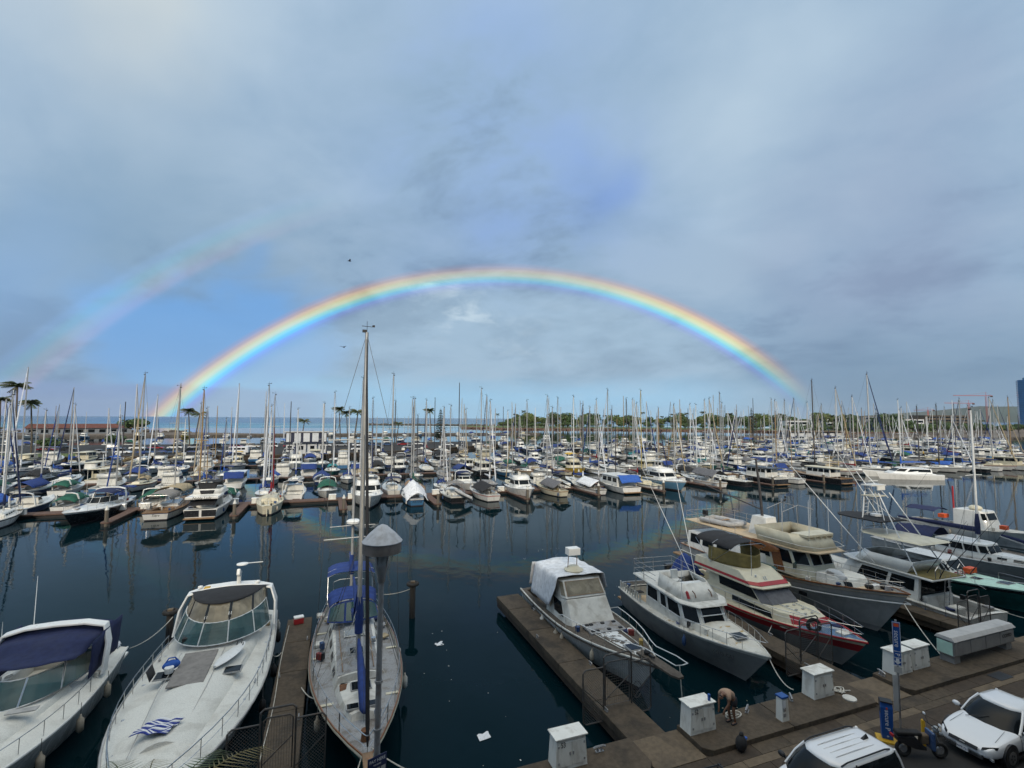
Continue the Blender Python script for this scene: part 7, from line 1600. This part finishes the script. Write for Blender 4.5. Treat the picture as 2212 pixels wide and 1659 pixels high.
# buildings, tower, cranes and hill behind the right shore
def block(label, x, y, w, d, h, mt, rz=0, floors=3, name='office_block', z=1.5):
    t = thing(name, label, 'building', (x, y, z), R(rz)); MB().box((0, 0, h / 2), (w, d, h)).build('wall', mt, t)
    for k in range(floors): MB().box((0, -d / 2 - .06, h * (k + .5) / floors), (w * .92, .2, h / floors * .45)).build('window_band', 'glass_dark', t)
    MB().box((0, 0, h + .25), (w + .8, d + .8, .5)).build('roof', 'concrete_light', t); return t
block('grey low block behind the trees left of the cranes', 660, 420, 34, 20, 17, 'wall_grey', -20); block('wide pale block beneath the cranes', 900, 470, 70, 30, 20, 'concrete_light', -20, 4); block('small white block on the right shore', 560, 400, 24, 16, 13, 'wall_white', -20)
block('red-roofed low building on the right shore', 470, 380, 26, 14, 11, 'wall_white', -15, 2); block('white flat building under the cranes', 800, 460, 40, 20, 14, 'wall_white', -20, 2)
r = thing('glass_tower', 'dark blue curved glass tower at the right edge', 'tower', (1128, 452, 1.5), R(-60)); W_ = 34; n = 26; fl = 21
arc = [(-W_ / 2 + W_ * i / n, -6 * math.cos(PI * (i / n - .5)) - 8) for i in range(n + 1)]; outl = arc + [(W_ / 2, 10), (-W_ / 2, 10)]
MB().prism(outl, 0, 84).build('core', 'tower_glass', r)
for k in range(fl): MB().prism([(x * 1.03, y * 1.03) for x, y in outl], 3.0 + k * 3.9, 3.5 + k * 3.9).build('floor_edge', 'tower_glass_b', r)
MB().box((0, -2, 86), (20, 8, 4)).build('plant_room', 'tower_glass', r)
def crane(label, x, y, h, jib, rz):
    t = thing('tower_crane', label, 'crane', (x, y, 1.5), R(rz)); 
    for a, b_ in ((-1, -1), (1, -1), (1, 1), (-1, 1)): MB().tube([(a, b_, 0), (a, b_, h)], .28, 4).build('mast_leg', 'crane_red', t)
    br = MB(); z = 0
    while z < h - 3: br.tube([(-1, -1, z), (1, -1, z + 3)], .16, 3); br.tube([(1, -1, z), (1, 1, z + 3)], .16, 3); z += 3
    br.build('lattice', 'crane_red', t, stuff=True)
    MB().tube([(-14, 0, h), (jib, 0, h)], .55, 4).build('jib', 'crane_red', t); MB().tube([(0, 0, h), (0, 0, h + 7)], .4, 4).build('apex', 'crane_red', t); MB().tube([(0, 0, h + 7), (jib * .7, 0, h)], .14, 3).build('tie', 'crane_red', t); MB().tube([(0, 0, h + 7), (-13, 0, h)], .14, 3).build('tie', 'crane_red', t); MB().box((-12, 0, h - 1.5), (4, 2, 3)).build('counterweight', 'concrete', t)
crane('red tower crane just left of the glass tower', 1290, 590, 66, 70, 160); crane('second red tower crane left of the glass tower with lower jib', 1330, 640, 52, 60, 165); crane('orange tower crane farther left with short mast', 1440, 780, 40, 30, 100)
b = MB(); n = 60; pk = []
for i in range(n + 1):
    f = i / n; az = R(lerp(51, 84, f)); d_ = 11000 + 900 * math.sin(9 * f); hgt = (30 + 240 * math.sin(PI * min(1, f * 1.6) * .5) ** 1.2 + 46 * mnoise.noise(Vector((f * 9, 0, 3))) + 18 * mnoise.noise(Vector((f * 30, 0, 3)))) * min(1, f * 6)
    pk.append([(d_ * .92 * math.sin(az), d_ * .92 * math.cos(az), -2), ((d_ * .97) * math.sin(az), (d_ * .97) * math.cos(az), hgt * .55), (d_ * math.sin(az), d_ * math.cos(az), hgt), (d_ * 1.1 * math.sin(az), d_ * 1.1 * math.cos(az), -2)])
b.rings(pk, False, False, False); tag(b.build('far_hills', 'hill', smooth=80), kind='structure')

# ------------------------------------------------------------------ vehicles at the kerb
def car(name, label, loc, rz, L=4.9, w=.925, hood=.98, belt=.92, roof=1.45, wsx=(1.15, .30), rear=(-.95, -1.75), deckz=1.06, suv=False, plate=None):
    r = thing(name, label, 'car', loc, rz); F = L / 2
    st = [(-F, .70, .42, .72, .80), (-F + .10, .82, .28, .84, .95), (-F + .55, .90, .24, .90, deckz), (rear[1] - .05, w, .22, belt, deckz), (rear[0], w, .20, belt, belt + .03), (0, w, .20, belt - .02, belt + .02), (wsx[0] - .1, w, .20, belt - .04, hood - .02), (F - .95, w * .985, .22, .84, hood - .10), (F - .40, .86, .22, .74, hood - .24), (F - .10, .74, .26, .62, hood - .36), (F, .56, .34, .54, hood - .44)]
    rings = []
    for x, hw, z0, zb, zt in st: rings.append([(x, s_ * hw * k, z) for s_, k, z in ((-1, .90, z0), (-1, 1.0, lerp(z0, zb, .35)), (-1, .995, lerp(z0, zb, .75)), (-1, .95, zb), (-1, .70, lerp(zb, zt, .75)), (-1, .3, zt), (1, .3, zt), (1, .70, lerp(zb, zt, .75)), (1, .95, zb), (1, .995, lerp(z0, zb, .75)), (1, 1.0, lerp(z0, zb, .35)), (1, .90, z0))])
    MB().rings(rings).build('body', 'car_white', r, smooth=60, sub=2)
    gw = w * .93; tw_ = w * .70
    lo = [(rear[1], -gw * .86), (rear[0], -gw), (0, -gw), (wsx[0] - .35, -gw * .98), (wsx[0], -gw * .55), (wsx[0] + .06, 0), (wsx[0], gw * .55), (wsx[0] - .35, gw * .98), (0, gw), (rear[0], gw), (rear[1], gw * .86)]
    rb = rear[0] if not suv else rear[1] + .25
    hi = [(rb - .05, -tw_ * .9), (rb + .2, -tw_), (-.1, -tw_ * 1.02), (wsx[1] - .25, -tw_), (wsx[1], -tw_ * .6), (wsx[1] + .04, 0), (wsx[1], tw_ * .6), (wsx[1] - .25, tw_), (-.1, tw_ * 1.02), (rb + .2, tw_), (rb - .05, tw_ * .9)]
    MB().rings([[(x, y, belt - .04) for x, y in lo], [(lerp(a, c, .5), lerp(b_, d, .46), lerp(belt, roof, .55)) for (a, b_), (c, d) in zip(lo, hi)], [(x, y, roof - .05) for x, y in hi]]).build('glasshouse', 'glass_dark', r, smooth=50)
    rf = MB(); rf.rings([[(x * 1.01 + .0, y * 1.02, roof - .07) for x, y in hi], [(x, y * .985, roof - .015) for x, y in hi], [(x * .92, y * .72, roof + .035) for x, y in hi], [(x * .6, y * .2, roof + .055) for x, y in hi]]); ro = rf.build('roof', 'car_white', r, smooth=60)
    for k in ((0, 3, 7, 10) if not suv else (0, 3, 7, 10)): MB().tube([(*lo[k], belt - .05), (lerp(lo[k][0], hi[k][0], .55), lerp(lo[k][1], hi[k][1], .5) * 1.01, lerp(belt, roof, .55)), (*hi[k], roof - .03)], .045, 6).build('pillar', 'car_white', r, smooth=60)
    for k in (2, 8): MB().tube([(*lo[k], belt - .05), (*hi[k], roof - .03)], .03, 5).build('pillar', 'black_plastic', r)
    for sd in (-1, 1):
        for x in (F - .95, -F + 1.02):
            wl = MB().tube([(x, sd * (w - .19), .33), (x, sd * (w + .012), .33)], .345, 20).build('wheel', 'rubber', r, smooth=50)
            MB().tube([(x, sd * (w - .02), .33), (x, sd * (w + .022), .33)], .22, 16).build('rim', 'steel', wl)
            for k in range(5): a = k * 1.2566; MB().box((x + .1 * math.cos(a), sd * (w + .026), .33 + .1 * math.sin(a)), (.05, .012, .05)).build('rim_slot', 'black_plastic', wl)
            MB().tube([(x, sd * (w - .20), .36), (x, sd * (w + .004), .36)], .41, 20).build('wheel_arch', 'black_plastic', r)
        m_ = MB().ball((wsx[0] - .42, sd * (w + .12), belt + .08), .12, 10, (.7, 1.1, .75)).build('mirror', 'car_white' if not suv else 'black_plastic', r, smooth=60); MB().box((wsx[0] - .45, sd * (w + .01), belt + .03), (.08, .14, .05)).build('mirror_arm', 'black_plastic', m_)
        MB().box((wsx[0] - 1.35, sd * (w + .004), belt - .16), (.2, .02, .03)).build('door_handle', 'car_white', r)
    for sd in (-1, 1):
        for x in (wsx[0] - .25, -.15, rear[0] - .15): MB().tube([(x, sd * (w + .001), .34), (x - .03, sd * (w + .002), lerp(.34, belt, .6)), (x - .05, sd * (w * .955), belt - .01)], .007, 3).build('door_seam', 'black_plastic', r)
        MB().tube([(wsx[0] - .3, sd * gw * 1.0, belt - .025), (0, sd * gw * 1.012, belt - .025), (rear[1] + .1, sd * gw * .93, belt - .02)], .012, 4).build('window_trim', 'steel', r)
        MB().tube([(wsx[0] + .02, sd * gw * .70, hood - .02), (F - .55, sd * .66, hood - .20)], .006, 3).build('bonnet_seam', 'black_plastic', r)
        MB().box((.0, sd * (w - .02), .24), (2.5, .06, .07)).build('sill', 'black_plastic', r)
    MB().tube([(wsx[0] + .10, -.5, belt + .02), (wsx[0] - .25, .05, belt + .22)], .012, 4).build('wiper', 'black_plastic', r)
    return r, F
r, F = car('white_sedan', 'white sedan parked at the kerb facing the kiosk, dark windscreen', (11.2, -3.88, 1.0), PI)
def fp(z0, z1, y0, y1, x0, x1, name, mt, slant=0.0): return MB().slab([(x0, y0, z0), (x1, y1, z0 + slant), (x1 - .06, y1, z1 + slant), (x0 - .06, y0, z1)], .02).build(name, mt, r, bevel=.006)
fp(.50, .60, -.42, .42, F + .03, F + .03, 'grille', 'black_plastic'); fp(.26, .44, -.56, .56, F - .01, F - .01, 'lower_grille', 'black_plastic')
for k in range(4): MB().box((F + .02, 0, .28 + k * .042), (.03, 1.05, .010)).build('grille_bar', 'steel', r)
for sd in (-1, 1):
    q = [(F - .02, sd * .50, .56), (F - .36, sd * .80, .62), (F - .44, sd * .80, .70), (F - .10, sd * .50, .62)]
    MB().slab(q if sd > 0 else q[::-1], .03, .01).build('headlight', 'glass_dark', r); MB().box((F - .16, sd * .70, .34), (.06, .22, .07), rz=-sd * .5).build('fog_light', 'lamp_glass', r)
MB().box((F + .055, 0, .37), (.012, .34, .16)).build('number_plate', 'sign_white', r); text('plate_number', 'WPF 721', .09, 'ink_blue', r, (F + .063, 0, .37), (R(90), 0, R(90)), .002); MB().box((F + .045, 0, .55), (.02, .16, .05)).build('badge', 'steel', r, bevel=.01)
r, F = car('white_sedan', 'white car behind the sedan, only its nose in view at the right edge', (17.6, -3.95, 1.0), PI)
r, F = car('white_suv', 'white sport utility vehicle with black roof rails at the bottom edge', (2.2, -3.86, 1.0), PI, L=4.75, w=.93, hood=1.12, belt=1.08, roof=1.68, wsx=(1.35, .62), rear=(-1.7, -2.15), deckz=1.10, suv=True)
for sd in (-1, 1): MB().tube([(.45, sd * .60, 1.70), (.2, sd * .615, 1.76), (-1.5, sd * .60, 1.76), (-1.75, sd * .58, 1.70)], .022, 6).build('roof_rail', 'black_plastic', r)
for y in (-.3, -.1, .1, .3): MB().tube([(.25, y, 1.735), (-.6, y, 1.745), (-1.45, y, 1.725)], .012, 4).build('roof_rib', 'car_white', r)
MB().add([(-1.35, -.05, 1.73), (-1.35, .05, 1.73), (-1.62, .04, 1.73), (-1.62, -.04, 1.73), (-1.56, 0, 1.87)], [(0, 1, 4), (1, 2, 4), (2, 3, 4), (3, 0, 4)]).build('roof_antenna', 'black_plastic', r)
r = thing('pickup_truck', 'white pickup with ribbed bed cover and black ladder rack at the bottom edge', 'truck', (-4.1, -3.98, 1.0), PI)
MB().box((0, 0, .72), (5.2, 1.88, .8)).build('body', 'car_white', r, bevel=.08)
for k in range(9): MB().box((-1.9, -.72 + k * .18, 1.44), (1.5, .15, .05)).build('cover_rib', 'car_silver', r)
MB().box((-1.55, 0, 1.26), (2.0, 1.8, .36)).build('bed_cover', 'car_white', r, bevel=.03); MB().prism([(-.55, -.85), (1.0, -.85), (1.0, .85), (-.55, .85)], 1.1, 1.75, .86).build('cab', 'glass_dark', r); MB().box((.2, 0, 1.78), (1.3, 1.4, .06)).build('cab_roof', 'car_white', r, bevel=.03)
for sd in (-1, 1): MB().tube([(1.0, sd * .8, 1.9), (-2.5, sd * .8, 1.72)], .03, 5).build('rack_rail', 'black_plastic', r)
for x in (-2.4, -.8): MB().tube([(x, -.85, 1.3), (x, -.8, 1.76), (x, .8, 1.76), (x, .85, 1.3)], .03, 5).build('rack_hoop', 'black_plastic', r)
for x in (-1.6, 1.6):
    for sd in (-1, 1): MB().tube([(x, sd * .75, .36), (x, sd * .96, .36)], .37, 16).build('wheel', 'rubber', r)
# scooter
r = thing('motor_scooter', 'dark motor scooter parked between the kiosk and the white sedan', 'scooter', (7.35, -3.35, 1.0), R(-25))
for x in (-.62, .62):
    wl = MB().tube([(x + .22 * math.cos(2 * PI * k / 16), 0, .27 + .22 * math.sin(2 * PI * k / 16)) for k in range(16)], .06, 7, closed=True).build('wheel', 'rubber', r, smooth=60); MB().tube([(x, -.04, .27), (x, .04, .27)], .12, 10).build('hub', 'steel_dull', wl)
MB().rings([[(-.85, -.12, .55), (-.85, .12, .55), (-.85, .1, .75), (-.85, -.1, .75)], [(-.3, -.18, .35), (-.3, .18, .35), (-.3, .16, .78), (-.3, -.16, .78)], [(.1, -.15, .30), (.1, .15, .30), (.1, .15, .38), (.1, -.15, .38)]]).build('rear_body', 'car_black', r, bevel=.03)
MB().box((-.45, 0, .83), (.85, .28, .12)).build('seat', 'rubber', r, bevel=.04); MB().box((.32, 0, .62), (.10, .42, .62), rx=0).build('leg_shield', 'car_blue', r, bevel=.04); MB().tube([(.62, 0, .35), (.45, 0, .95), (.42, 0, 1.05)], .035, 6).build('steering_column', 'steel_dull', r); MB().tube([(.36, -.36, 1.1), (.44, -.1, 1.06), (.44, .1, 1.06), (.36, .36, 1.1)], .02, 6).build('handlebar', 'black_plastic', r)
MB().ball((.52, 0, .98), .11, 10).build('headlamp', 'lamp_glass', r); MB().box((-.98, 0, .72), (.06, .16, .08)).build('tail_light', 'red_paint', r)
for sd in (-1, 1): MB().tube([(.42, sd * .2, 1.08), (.40, sd * .34, 1.28)], .012, 4).build('mirror_stalk', 'black_plastic', r); MB().ball((.40, sd * .36, 1.32), .07, 8, (.4, 1, .7)).build('mirror', 'sign_white', r)
MB().box((.12, .05, .62), (.28, .24, .34)).build('hung_bag', 'concrete_light', r, bevel=.06)

# ------------------------------------------------------------------ stooping person
def skin(name, pts, edges, rad, mt, parent, root=0, sub=2):
    me = bpy.data.meshes.new(name); me.from_pydata(pts, edges, []); o = bpy.data.objects.new(name, me); COL.objects.link(o); o.parent = parent
    sk = o.modifiers.new('skin', 'SKIN'); sk.use_smooth_shade = True
    for i, v in enumerate(me.skin_vertices[0].data): v.radius = rad[i] if isinstance(rad[i], tuple) else (rad[i], rad[i]); v.use_root = (i == root)
    s_ = o.modifiers.new('sub', 'SUBSURF'); s_.levels = 1; s_.render_levels = sub; me.materials.append(MATS[mt]); return o
r = thing('person', 'person in a tan shirt and dark shorts stooping over the quay edge beside box 52', 'person', (2.0, .10, 1.30), R(8))
P_ = [(.16, 0, .90), (.02, 0, 1.05), (-.16, 0, 1.17), (-.32, 0, 1.20), (-.42, 0, 1.17), (-.50, 0, 1.12), (-.58, 0, 1.06)]; E_ = [(i, i + 1) for i in range(6)]; Rd = [.14, .13, .14, .13, .055, .085, .07]
for sd in (-1, 1):
    b0 = len(P_); P_ += [(.14, sd * .10, .86), (.03, sd * .11, .50), (.12, sd * .11, .10), (.12, sd * .11, .045), (-.08, sd * .12, .035)]; Rd += [.10, .062, .042, .045, .032]; E_ += [(0, b0), (b0, b0 + 1), (b0 + 1, b0 + 2), (b0 + 2, b0 + 3), (b0 + 3, b0 + 4)]
    b0 = len(P_); P_ += [(-.30, sd * .19, 1.16), (-.36, sd * .22, .90), (-.48, sd * .13, .68), (-.51, sd * .11, .60)]; Rd += [.062, .045, .034, .036]; E_ += [(3, b0), (b0, b0 + 1), (b0 + 1, b0 + 2), (b0 + 2, b0 + 3)]
    for k in range(5):
        fy = (k - 2) * .016; c0_ = len(P_); P_ += [(-.53 + (.03 if k == 0 else 0), sd * .11 + fy, .55), (-.55 + (.05 if k == 0 else 0), sd * .10 + fy, .515 - .008 * (2 - abs(k - 2)))]; Rd += [.009, .008]; E_ += [(b0 + 3, c0_), (c0_, c0_ + 1)]
skin('body', P_, E_, Rd, 'skin', r)
sp = [(.14, 0, .95), (.02, 0, 1.06), (-.16, 0, 1.18), (-.31, 0, 1.20), (-.385, 0, 1.185)]; se = [(0, 1), (1, 2), (2, 3), (3, 4)]; sr = [.165, .17, .18, .17, .095]
for sd in (-1, 1): b0 = len(sp); sp += [(-.30, sd * .20, 1.15), (-.335, sd * .225, 1.01)]; sr += [.085, .075]; se += [(3, b0), (b0, b0 + 1)]
skin('shirt', sp, se, sr, 'shirt_tan', r)
hp = [(.17, 0, .90), (.10, 0, .99)]; he = [(0, 1)]; hr = [.19, .17]
for sd in (-1, 1): b0 = len(hp); hp += [(.14, sd * .105, .84), (.06, sd * .115, .60)]; hr += [.135, .125]; he += [(0, b0), (b0, b0 + 1)]
skin('shorts', hp, he, hr, 'short_dark', r)
skin('hair', [(-.49, 0, 1.155), (-.56, 0, 1.12)], [(0, 1)], [.086, .078], 'hair_dark', r)
hd = MB(); hd.box((-.635, 0, 1.02), (.05, .03, .03)); hd.build('nose', 'skin', r, bevel=.01)
for sd in (-1, 1): MB().ball((-.51, sd * .085, 1.09), .028, 6, (.7, .5, 1)).build('ear', 'skin', r); MB().box((.05, sd * .115, .03), (.27, .10, .06)).build('sandal', 'short_dark', r, bevel=.02)
# bits and pieces on the quay
o = thing('black_bag', 'black bag standing against the quay kerb beside box 52', 'bag', (1.35, -1.05, 1.14), .4); MB().ball((0, 0, .26), .24, 10, (1, .8, 1.2)).build('sack', 'cloth_black', o, smooth=80); MB().ball((.03, 0, .56), .1, 8, (1, .8, .8)).build('knot', 'cloth_black', o); MB().box((.14, -.1, .42), (.12, .1, .08)).build('blue_flap', 'cloth_royal', o, bevel=.02)
o = MB().lathe([(.055, 0), (.06, .2), (.05, .22)], (0, 0, 0), 10).build('blue_bottle', 'sign_blue', loc=(1.0, .12, 2.34)); tag(o, 'small blue flask standing on the lid of box 52', 'flask')
o = thing('cool_box', 'red cool box with white lid at the end of the left finger pier', 'cool box', (-14.25, 16.6, .90), .2); MB().box((0, 0, .16), (.52, .34, .32)).build('body', 'red_paint', o, bevel=.03); MB().box((0, 0, .37), (.54, .36, .10)).build('lid', 'gelcoat_clean', o, bevel=.03)
o = tag(MB().lathe([(.26, 0), (.26, .05), (.2, .07)], (0, 0, 0), 16).build('white_plate', 'gelcoat_old', loc=(8.0, -.35, 1.30)), 'flat white disc lying on the quay right of the lone dock box', 'disc')
o = tag(MB().tube(bez([(7.95 + .25 * math.cos(k * 1.9) + k * .03, .2 + .2 * math.sin(k * 1.3), 1.33 + .02 * (k % 3)) for k in range(14)], 3), .025, 5).build('rope_heap', 'rope', smooth=60), 'tangle of pale rope on the quay beside the lone dock box', 'rope')
o = tag(MB().tube(bez([(2.4 + .35 * math.cos(k * .8), .35 + .18 * math.sin(k * .8), 1.32 + .012 * k) for k in range(15)], 2), .022, 5).build('rope_coil', 'rope', smooth=60), 'coil of rope on the quay edge right of the stooping person', 'rope')
for k, x in enumerate((-3.6, -8, 3.2, 5.6, 9.2 + 2.1, 17.5, -18)): cleat(quay, x, .45, 1.30, .3 * k).scale = (1.5, 1.5, 1.5)
# mooring lines
for lb, a, b_, d in (('mooring line from the left pier to the ketch side', (-13.7, 9.1, .95), (-13.0, 7.0, 1.45), .15), ('bow line of the ketch running right to the quay', (-11.2, 2.6, 1.8), (-8.6, .6, 1.35), .25), ('bow line of the ketch running down to the quay', (-11.5, 2.4, 1.8), (-12.3, .6, 1.35), .2),
    ('stern line of the ketch to the tyre-capped pile', (-9.9, 18.4, 1.5), (-7.5, 17.4, 1.9), .2), ('line from the cruiser stern to the pile beside it', (-22.0, 15.2, 1.3), (-21.0, 18.4, 1.5), .25), ('slack bow line of the grey-hulled boat', (6.8, 2.6, 1.9), (6.3, .9, 1.35), .3),
    ('taut bow line of the trawler to the quay', (19.0, 4.0, 2.3), (16.0, .6, 1.35), .15), ('line hanging from the bow of the tarp-covered boat', (2.25, 3.3, 1.9), (2.3, 3.2, .2), 0.0), ('stern line of the tower boat to the quay', (26.8, 3.2, 1.2), (27.4, .6, 1.4), .2), ('line from the mint-decked boat to the quay', (31.2, 3.6, 1.7), (29.6, .7, 1.4), .25),
    ('dock line along the left pier edge to the cruiser', (-14.85, 13.0, .93), (-15.4, 12.2, 1.6), .3), ('line from the red-striped boat to its pier', (12.2, 7.0, 1.35), (10.8, 6.2, .95), .12)):
    rope('mooring_rope', sag(a, b_, d), 'rope', .022, lb)
rope('hose', bez([(-14.75, 16.4, .93), (-14.8, 12, .93), (-14.72, 8, .93), (-14.82, 4, .93), (-14.75, 1, .94)], 6), 'rope', .018, 'white hose running along the left edge of the left pier')
mat('pile_dark', (.045, .04, .035), .9, var=.4, stretch=(1, 1, .2), bump=.5)
# free piles with tyres
for lb, x, y, h in (('free-standing pile capped with a tyre right of the ketch', -7.48, 17.45, 2.2), ('weathered pile capped with a tyre behind the large cruiser', -21.2, 18.7, 1.75)):
    o = thing('mooring_pile', lb, 'pile', (x, y, 0)); MB().lathe([(.19, -2), (.19, h), (.12, h + .02)], (0, 0, 0), 10).build('shaft', 'pile_dark', o); MB().tube([(.30 * math.cos(2 * PI * k / 16), .30 * math.sin(2 * PI * k / 16), h - .05) for k in range(16)], .12, 8, closed=True).build('tyre', 'rubber', o, smooth=60); MB().box((0, 0, h + .06), (.26, .26, .12)).build('cap', 'concrete_light', o)
# floating litter
def litter(n, seed, box):
    q = random.Random(seed); b = MB()
    for i in range(n):
        x, y = q.uniform(box[0], box[1]), q.uniform(box[2], box[3]); s_ = q.uniform(.015, .045); b.box((x, y, .006), (s_ * q.uniform(.6, 2), s_, .012), q.uniform(0, 3))
    return b
tag(litter(14, 4, (-8.5, -2.5, 1.5, 16)).build('floating_litter', 'gelcoat_old'), 'scattered small pale scraps floating on the dark water', 'litter', kind='stuff'); tag(litter(50, 5, (3.5, 9, 13, 30)).build('floating_litter', 'gelcoat_old'), 'thin line of pale scraps floating behind the moored boats', 'litter', kind='stuff'); tag(litter(30, 6, (.8, 5.8, .8, 3)).build('floating_litter', 'cream'), 'leaves and scraps floating below the bow of the tarp-covered boat', 'litter', kind='stuff')
o = tag(MB().grid(lambda a, c: (-6.6 + .42 * (a - .5) + .05 * math.sin(8 * c), 13.2 + .42 * (c - .5), .02 + .04 * math.sin(6 * a) * math.sin(5 * c)), 6, 6).build('plastic_bag', 'sign_white', solid=.01), 'white plastic bag floating right of the ketch', 'bag')
o = tag(MB().grid(lambda a, c: (-6.57 + .5 * (a - .5), 4.53 + .4 * (c - .5) + .08 * a, .02 + .03 * math.sin(9 * a) * math.sin(8 * c)), 6, 6).build('foam_tray', 'sign_white', solid=.012), 'crumpled white foam tray floating near the quay', 'litter')
# birds
def bird(label, loc, rz, s_=1.0, perched=False):
    o = thing('bird', label, 'bird', loc, rz); o.scale = (s_,) * 3; MB().ball((0, 0, 0), .1, 8, (2.4, .8, .8)).build('body', 'flesh_feather', o, smooth=80)
    if perched: MB().ball((.18, 0, .14), .07, 8).build('head', 'flesh_feather', o); return
    for sd in (-1, 1): MB().add([(.12, sd * .05, .03), (-.1, sd * .05, .03), (-.18, sd * .62, .12), (.0, sd * .45, .14)], [(0, 1, 2, 3)]).build('wing', 'flesh_feather', o, solid=.015)
bird('upper bird flying left of the mast under the rainbow', (-11.1, 54.8, 34.9), .3); bird('lower bird flying left of the mast top', (-11.5, 54.8, 22.7), .8)
bird('dark bird perched on the canopy bow of the trawler', (19.5, 12.2, 6.98), .5, 1.3, True)
# palm below the balcony, its fronds reach into the lower left corner
r = thing('palm_tree', 'coconut palm whose frond tips reach into the lower left corner', 'palm', (-15.35, -6.1, 1.0)); hz_ = 5.35
MB().tube([(0, 0, -.1), (.1, 0, 2.5), (0, .1, hz_)], [.2, .16, .13], 8).build('trunk', 'bark', r, smooth=60)
q = random.Random(12)
for k in range(13):
    a = R((50 + k * 17) if k < 7 else (180 + (k - 7) * 36)); up = q.uniform(.5, 1.05); L_ = q.uniform(2.2, 3.0); pts = []
    for i in range(10):
        s_ = i / 9; pts.append(Vector((L_ * s_ * math.cos(up * (1 - .35 * s_)) * math.cos(a), .1 + L_ * s_ * math.cos(up * (1 - .35 * s_)) * math.sin(a), hz_ + L_ * (math.sin(up) * s_ - .62 * s_ * s_))))
    b = MB(); b.tube(pts, [.022 - .002 * i for i in range(10)], 4)
    for i in range(1, 9):
        for g in (0, .33, .66):
            p = pts[i].lerp(pts[i + 1], g); d_ = (pts[i + 1] - pts[i]).normalized(); sd_ = d_.cross(Vector((0, 0, 1))).normalized(); w_ = .42 * math.sin(PI * (i + 1) / 11)
            for sg in (-1, 1): b.add([p, p + d_ * .035, p + sd_ * sg * w_ + d_ * w_ * .8 - Vector((0, 0, w_ * .35))], [(0, 1, 2)])
    b.build('frond', 'frond' if k % 3 else 'frond_dry', r, stuff=True)
# sea air: one even, thin haze round camera and scene
hb = MB(); hb.box((0, 9000, 255), (38000, 22000, 530)); ho = hb.build('haze', []); tag(ho, kind='stuff')
hm = bpy.data.materials.new('haze_air'); hm.use_nodes = True; hm.node_tree.nodes.clear(); ht = NT(hm.node_tree)
pv = ht.node('ShaderNodeVolumePrincipled'); pv.inputs['Color'].default_value = (.80, .90, 1.0, 1); pv.inputs['Density'].default_value = HAZE; pv.inputs['Anisotropy'].default_value = 0.0
mo = ht.node('ShaderNodeOutputMaterial'); ht.l.new(pv.outputs[0], mo.inputs['Volume']); ho.data.materials.append(hm)
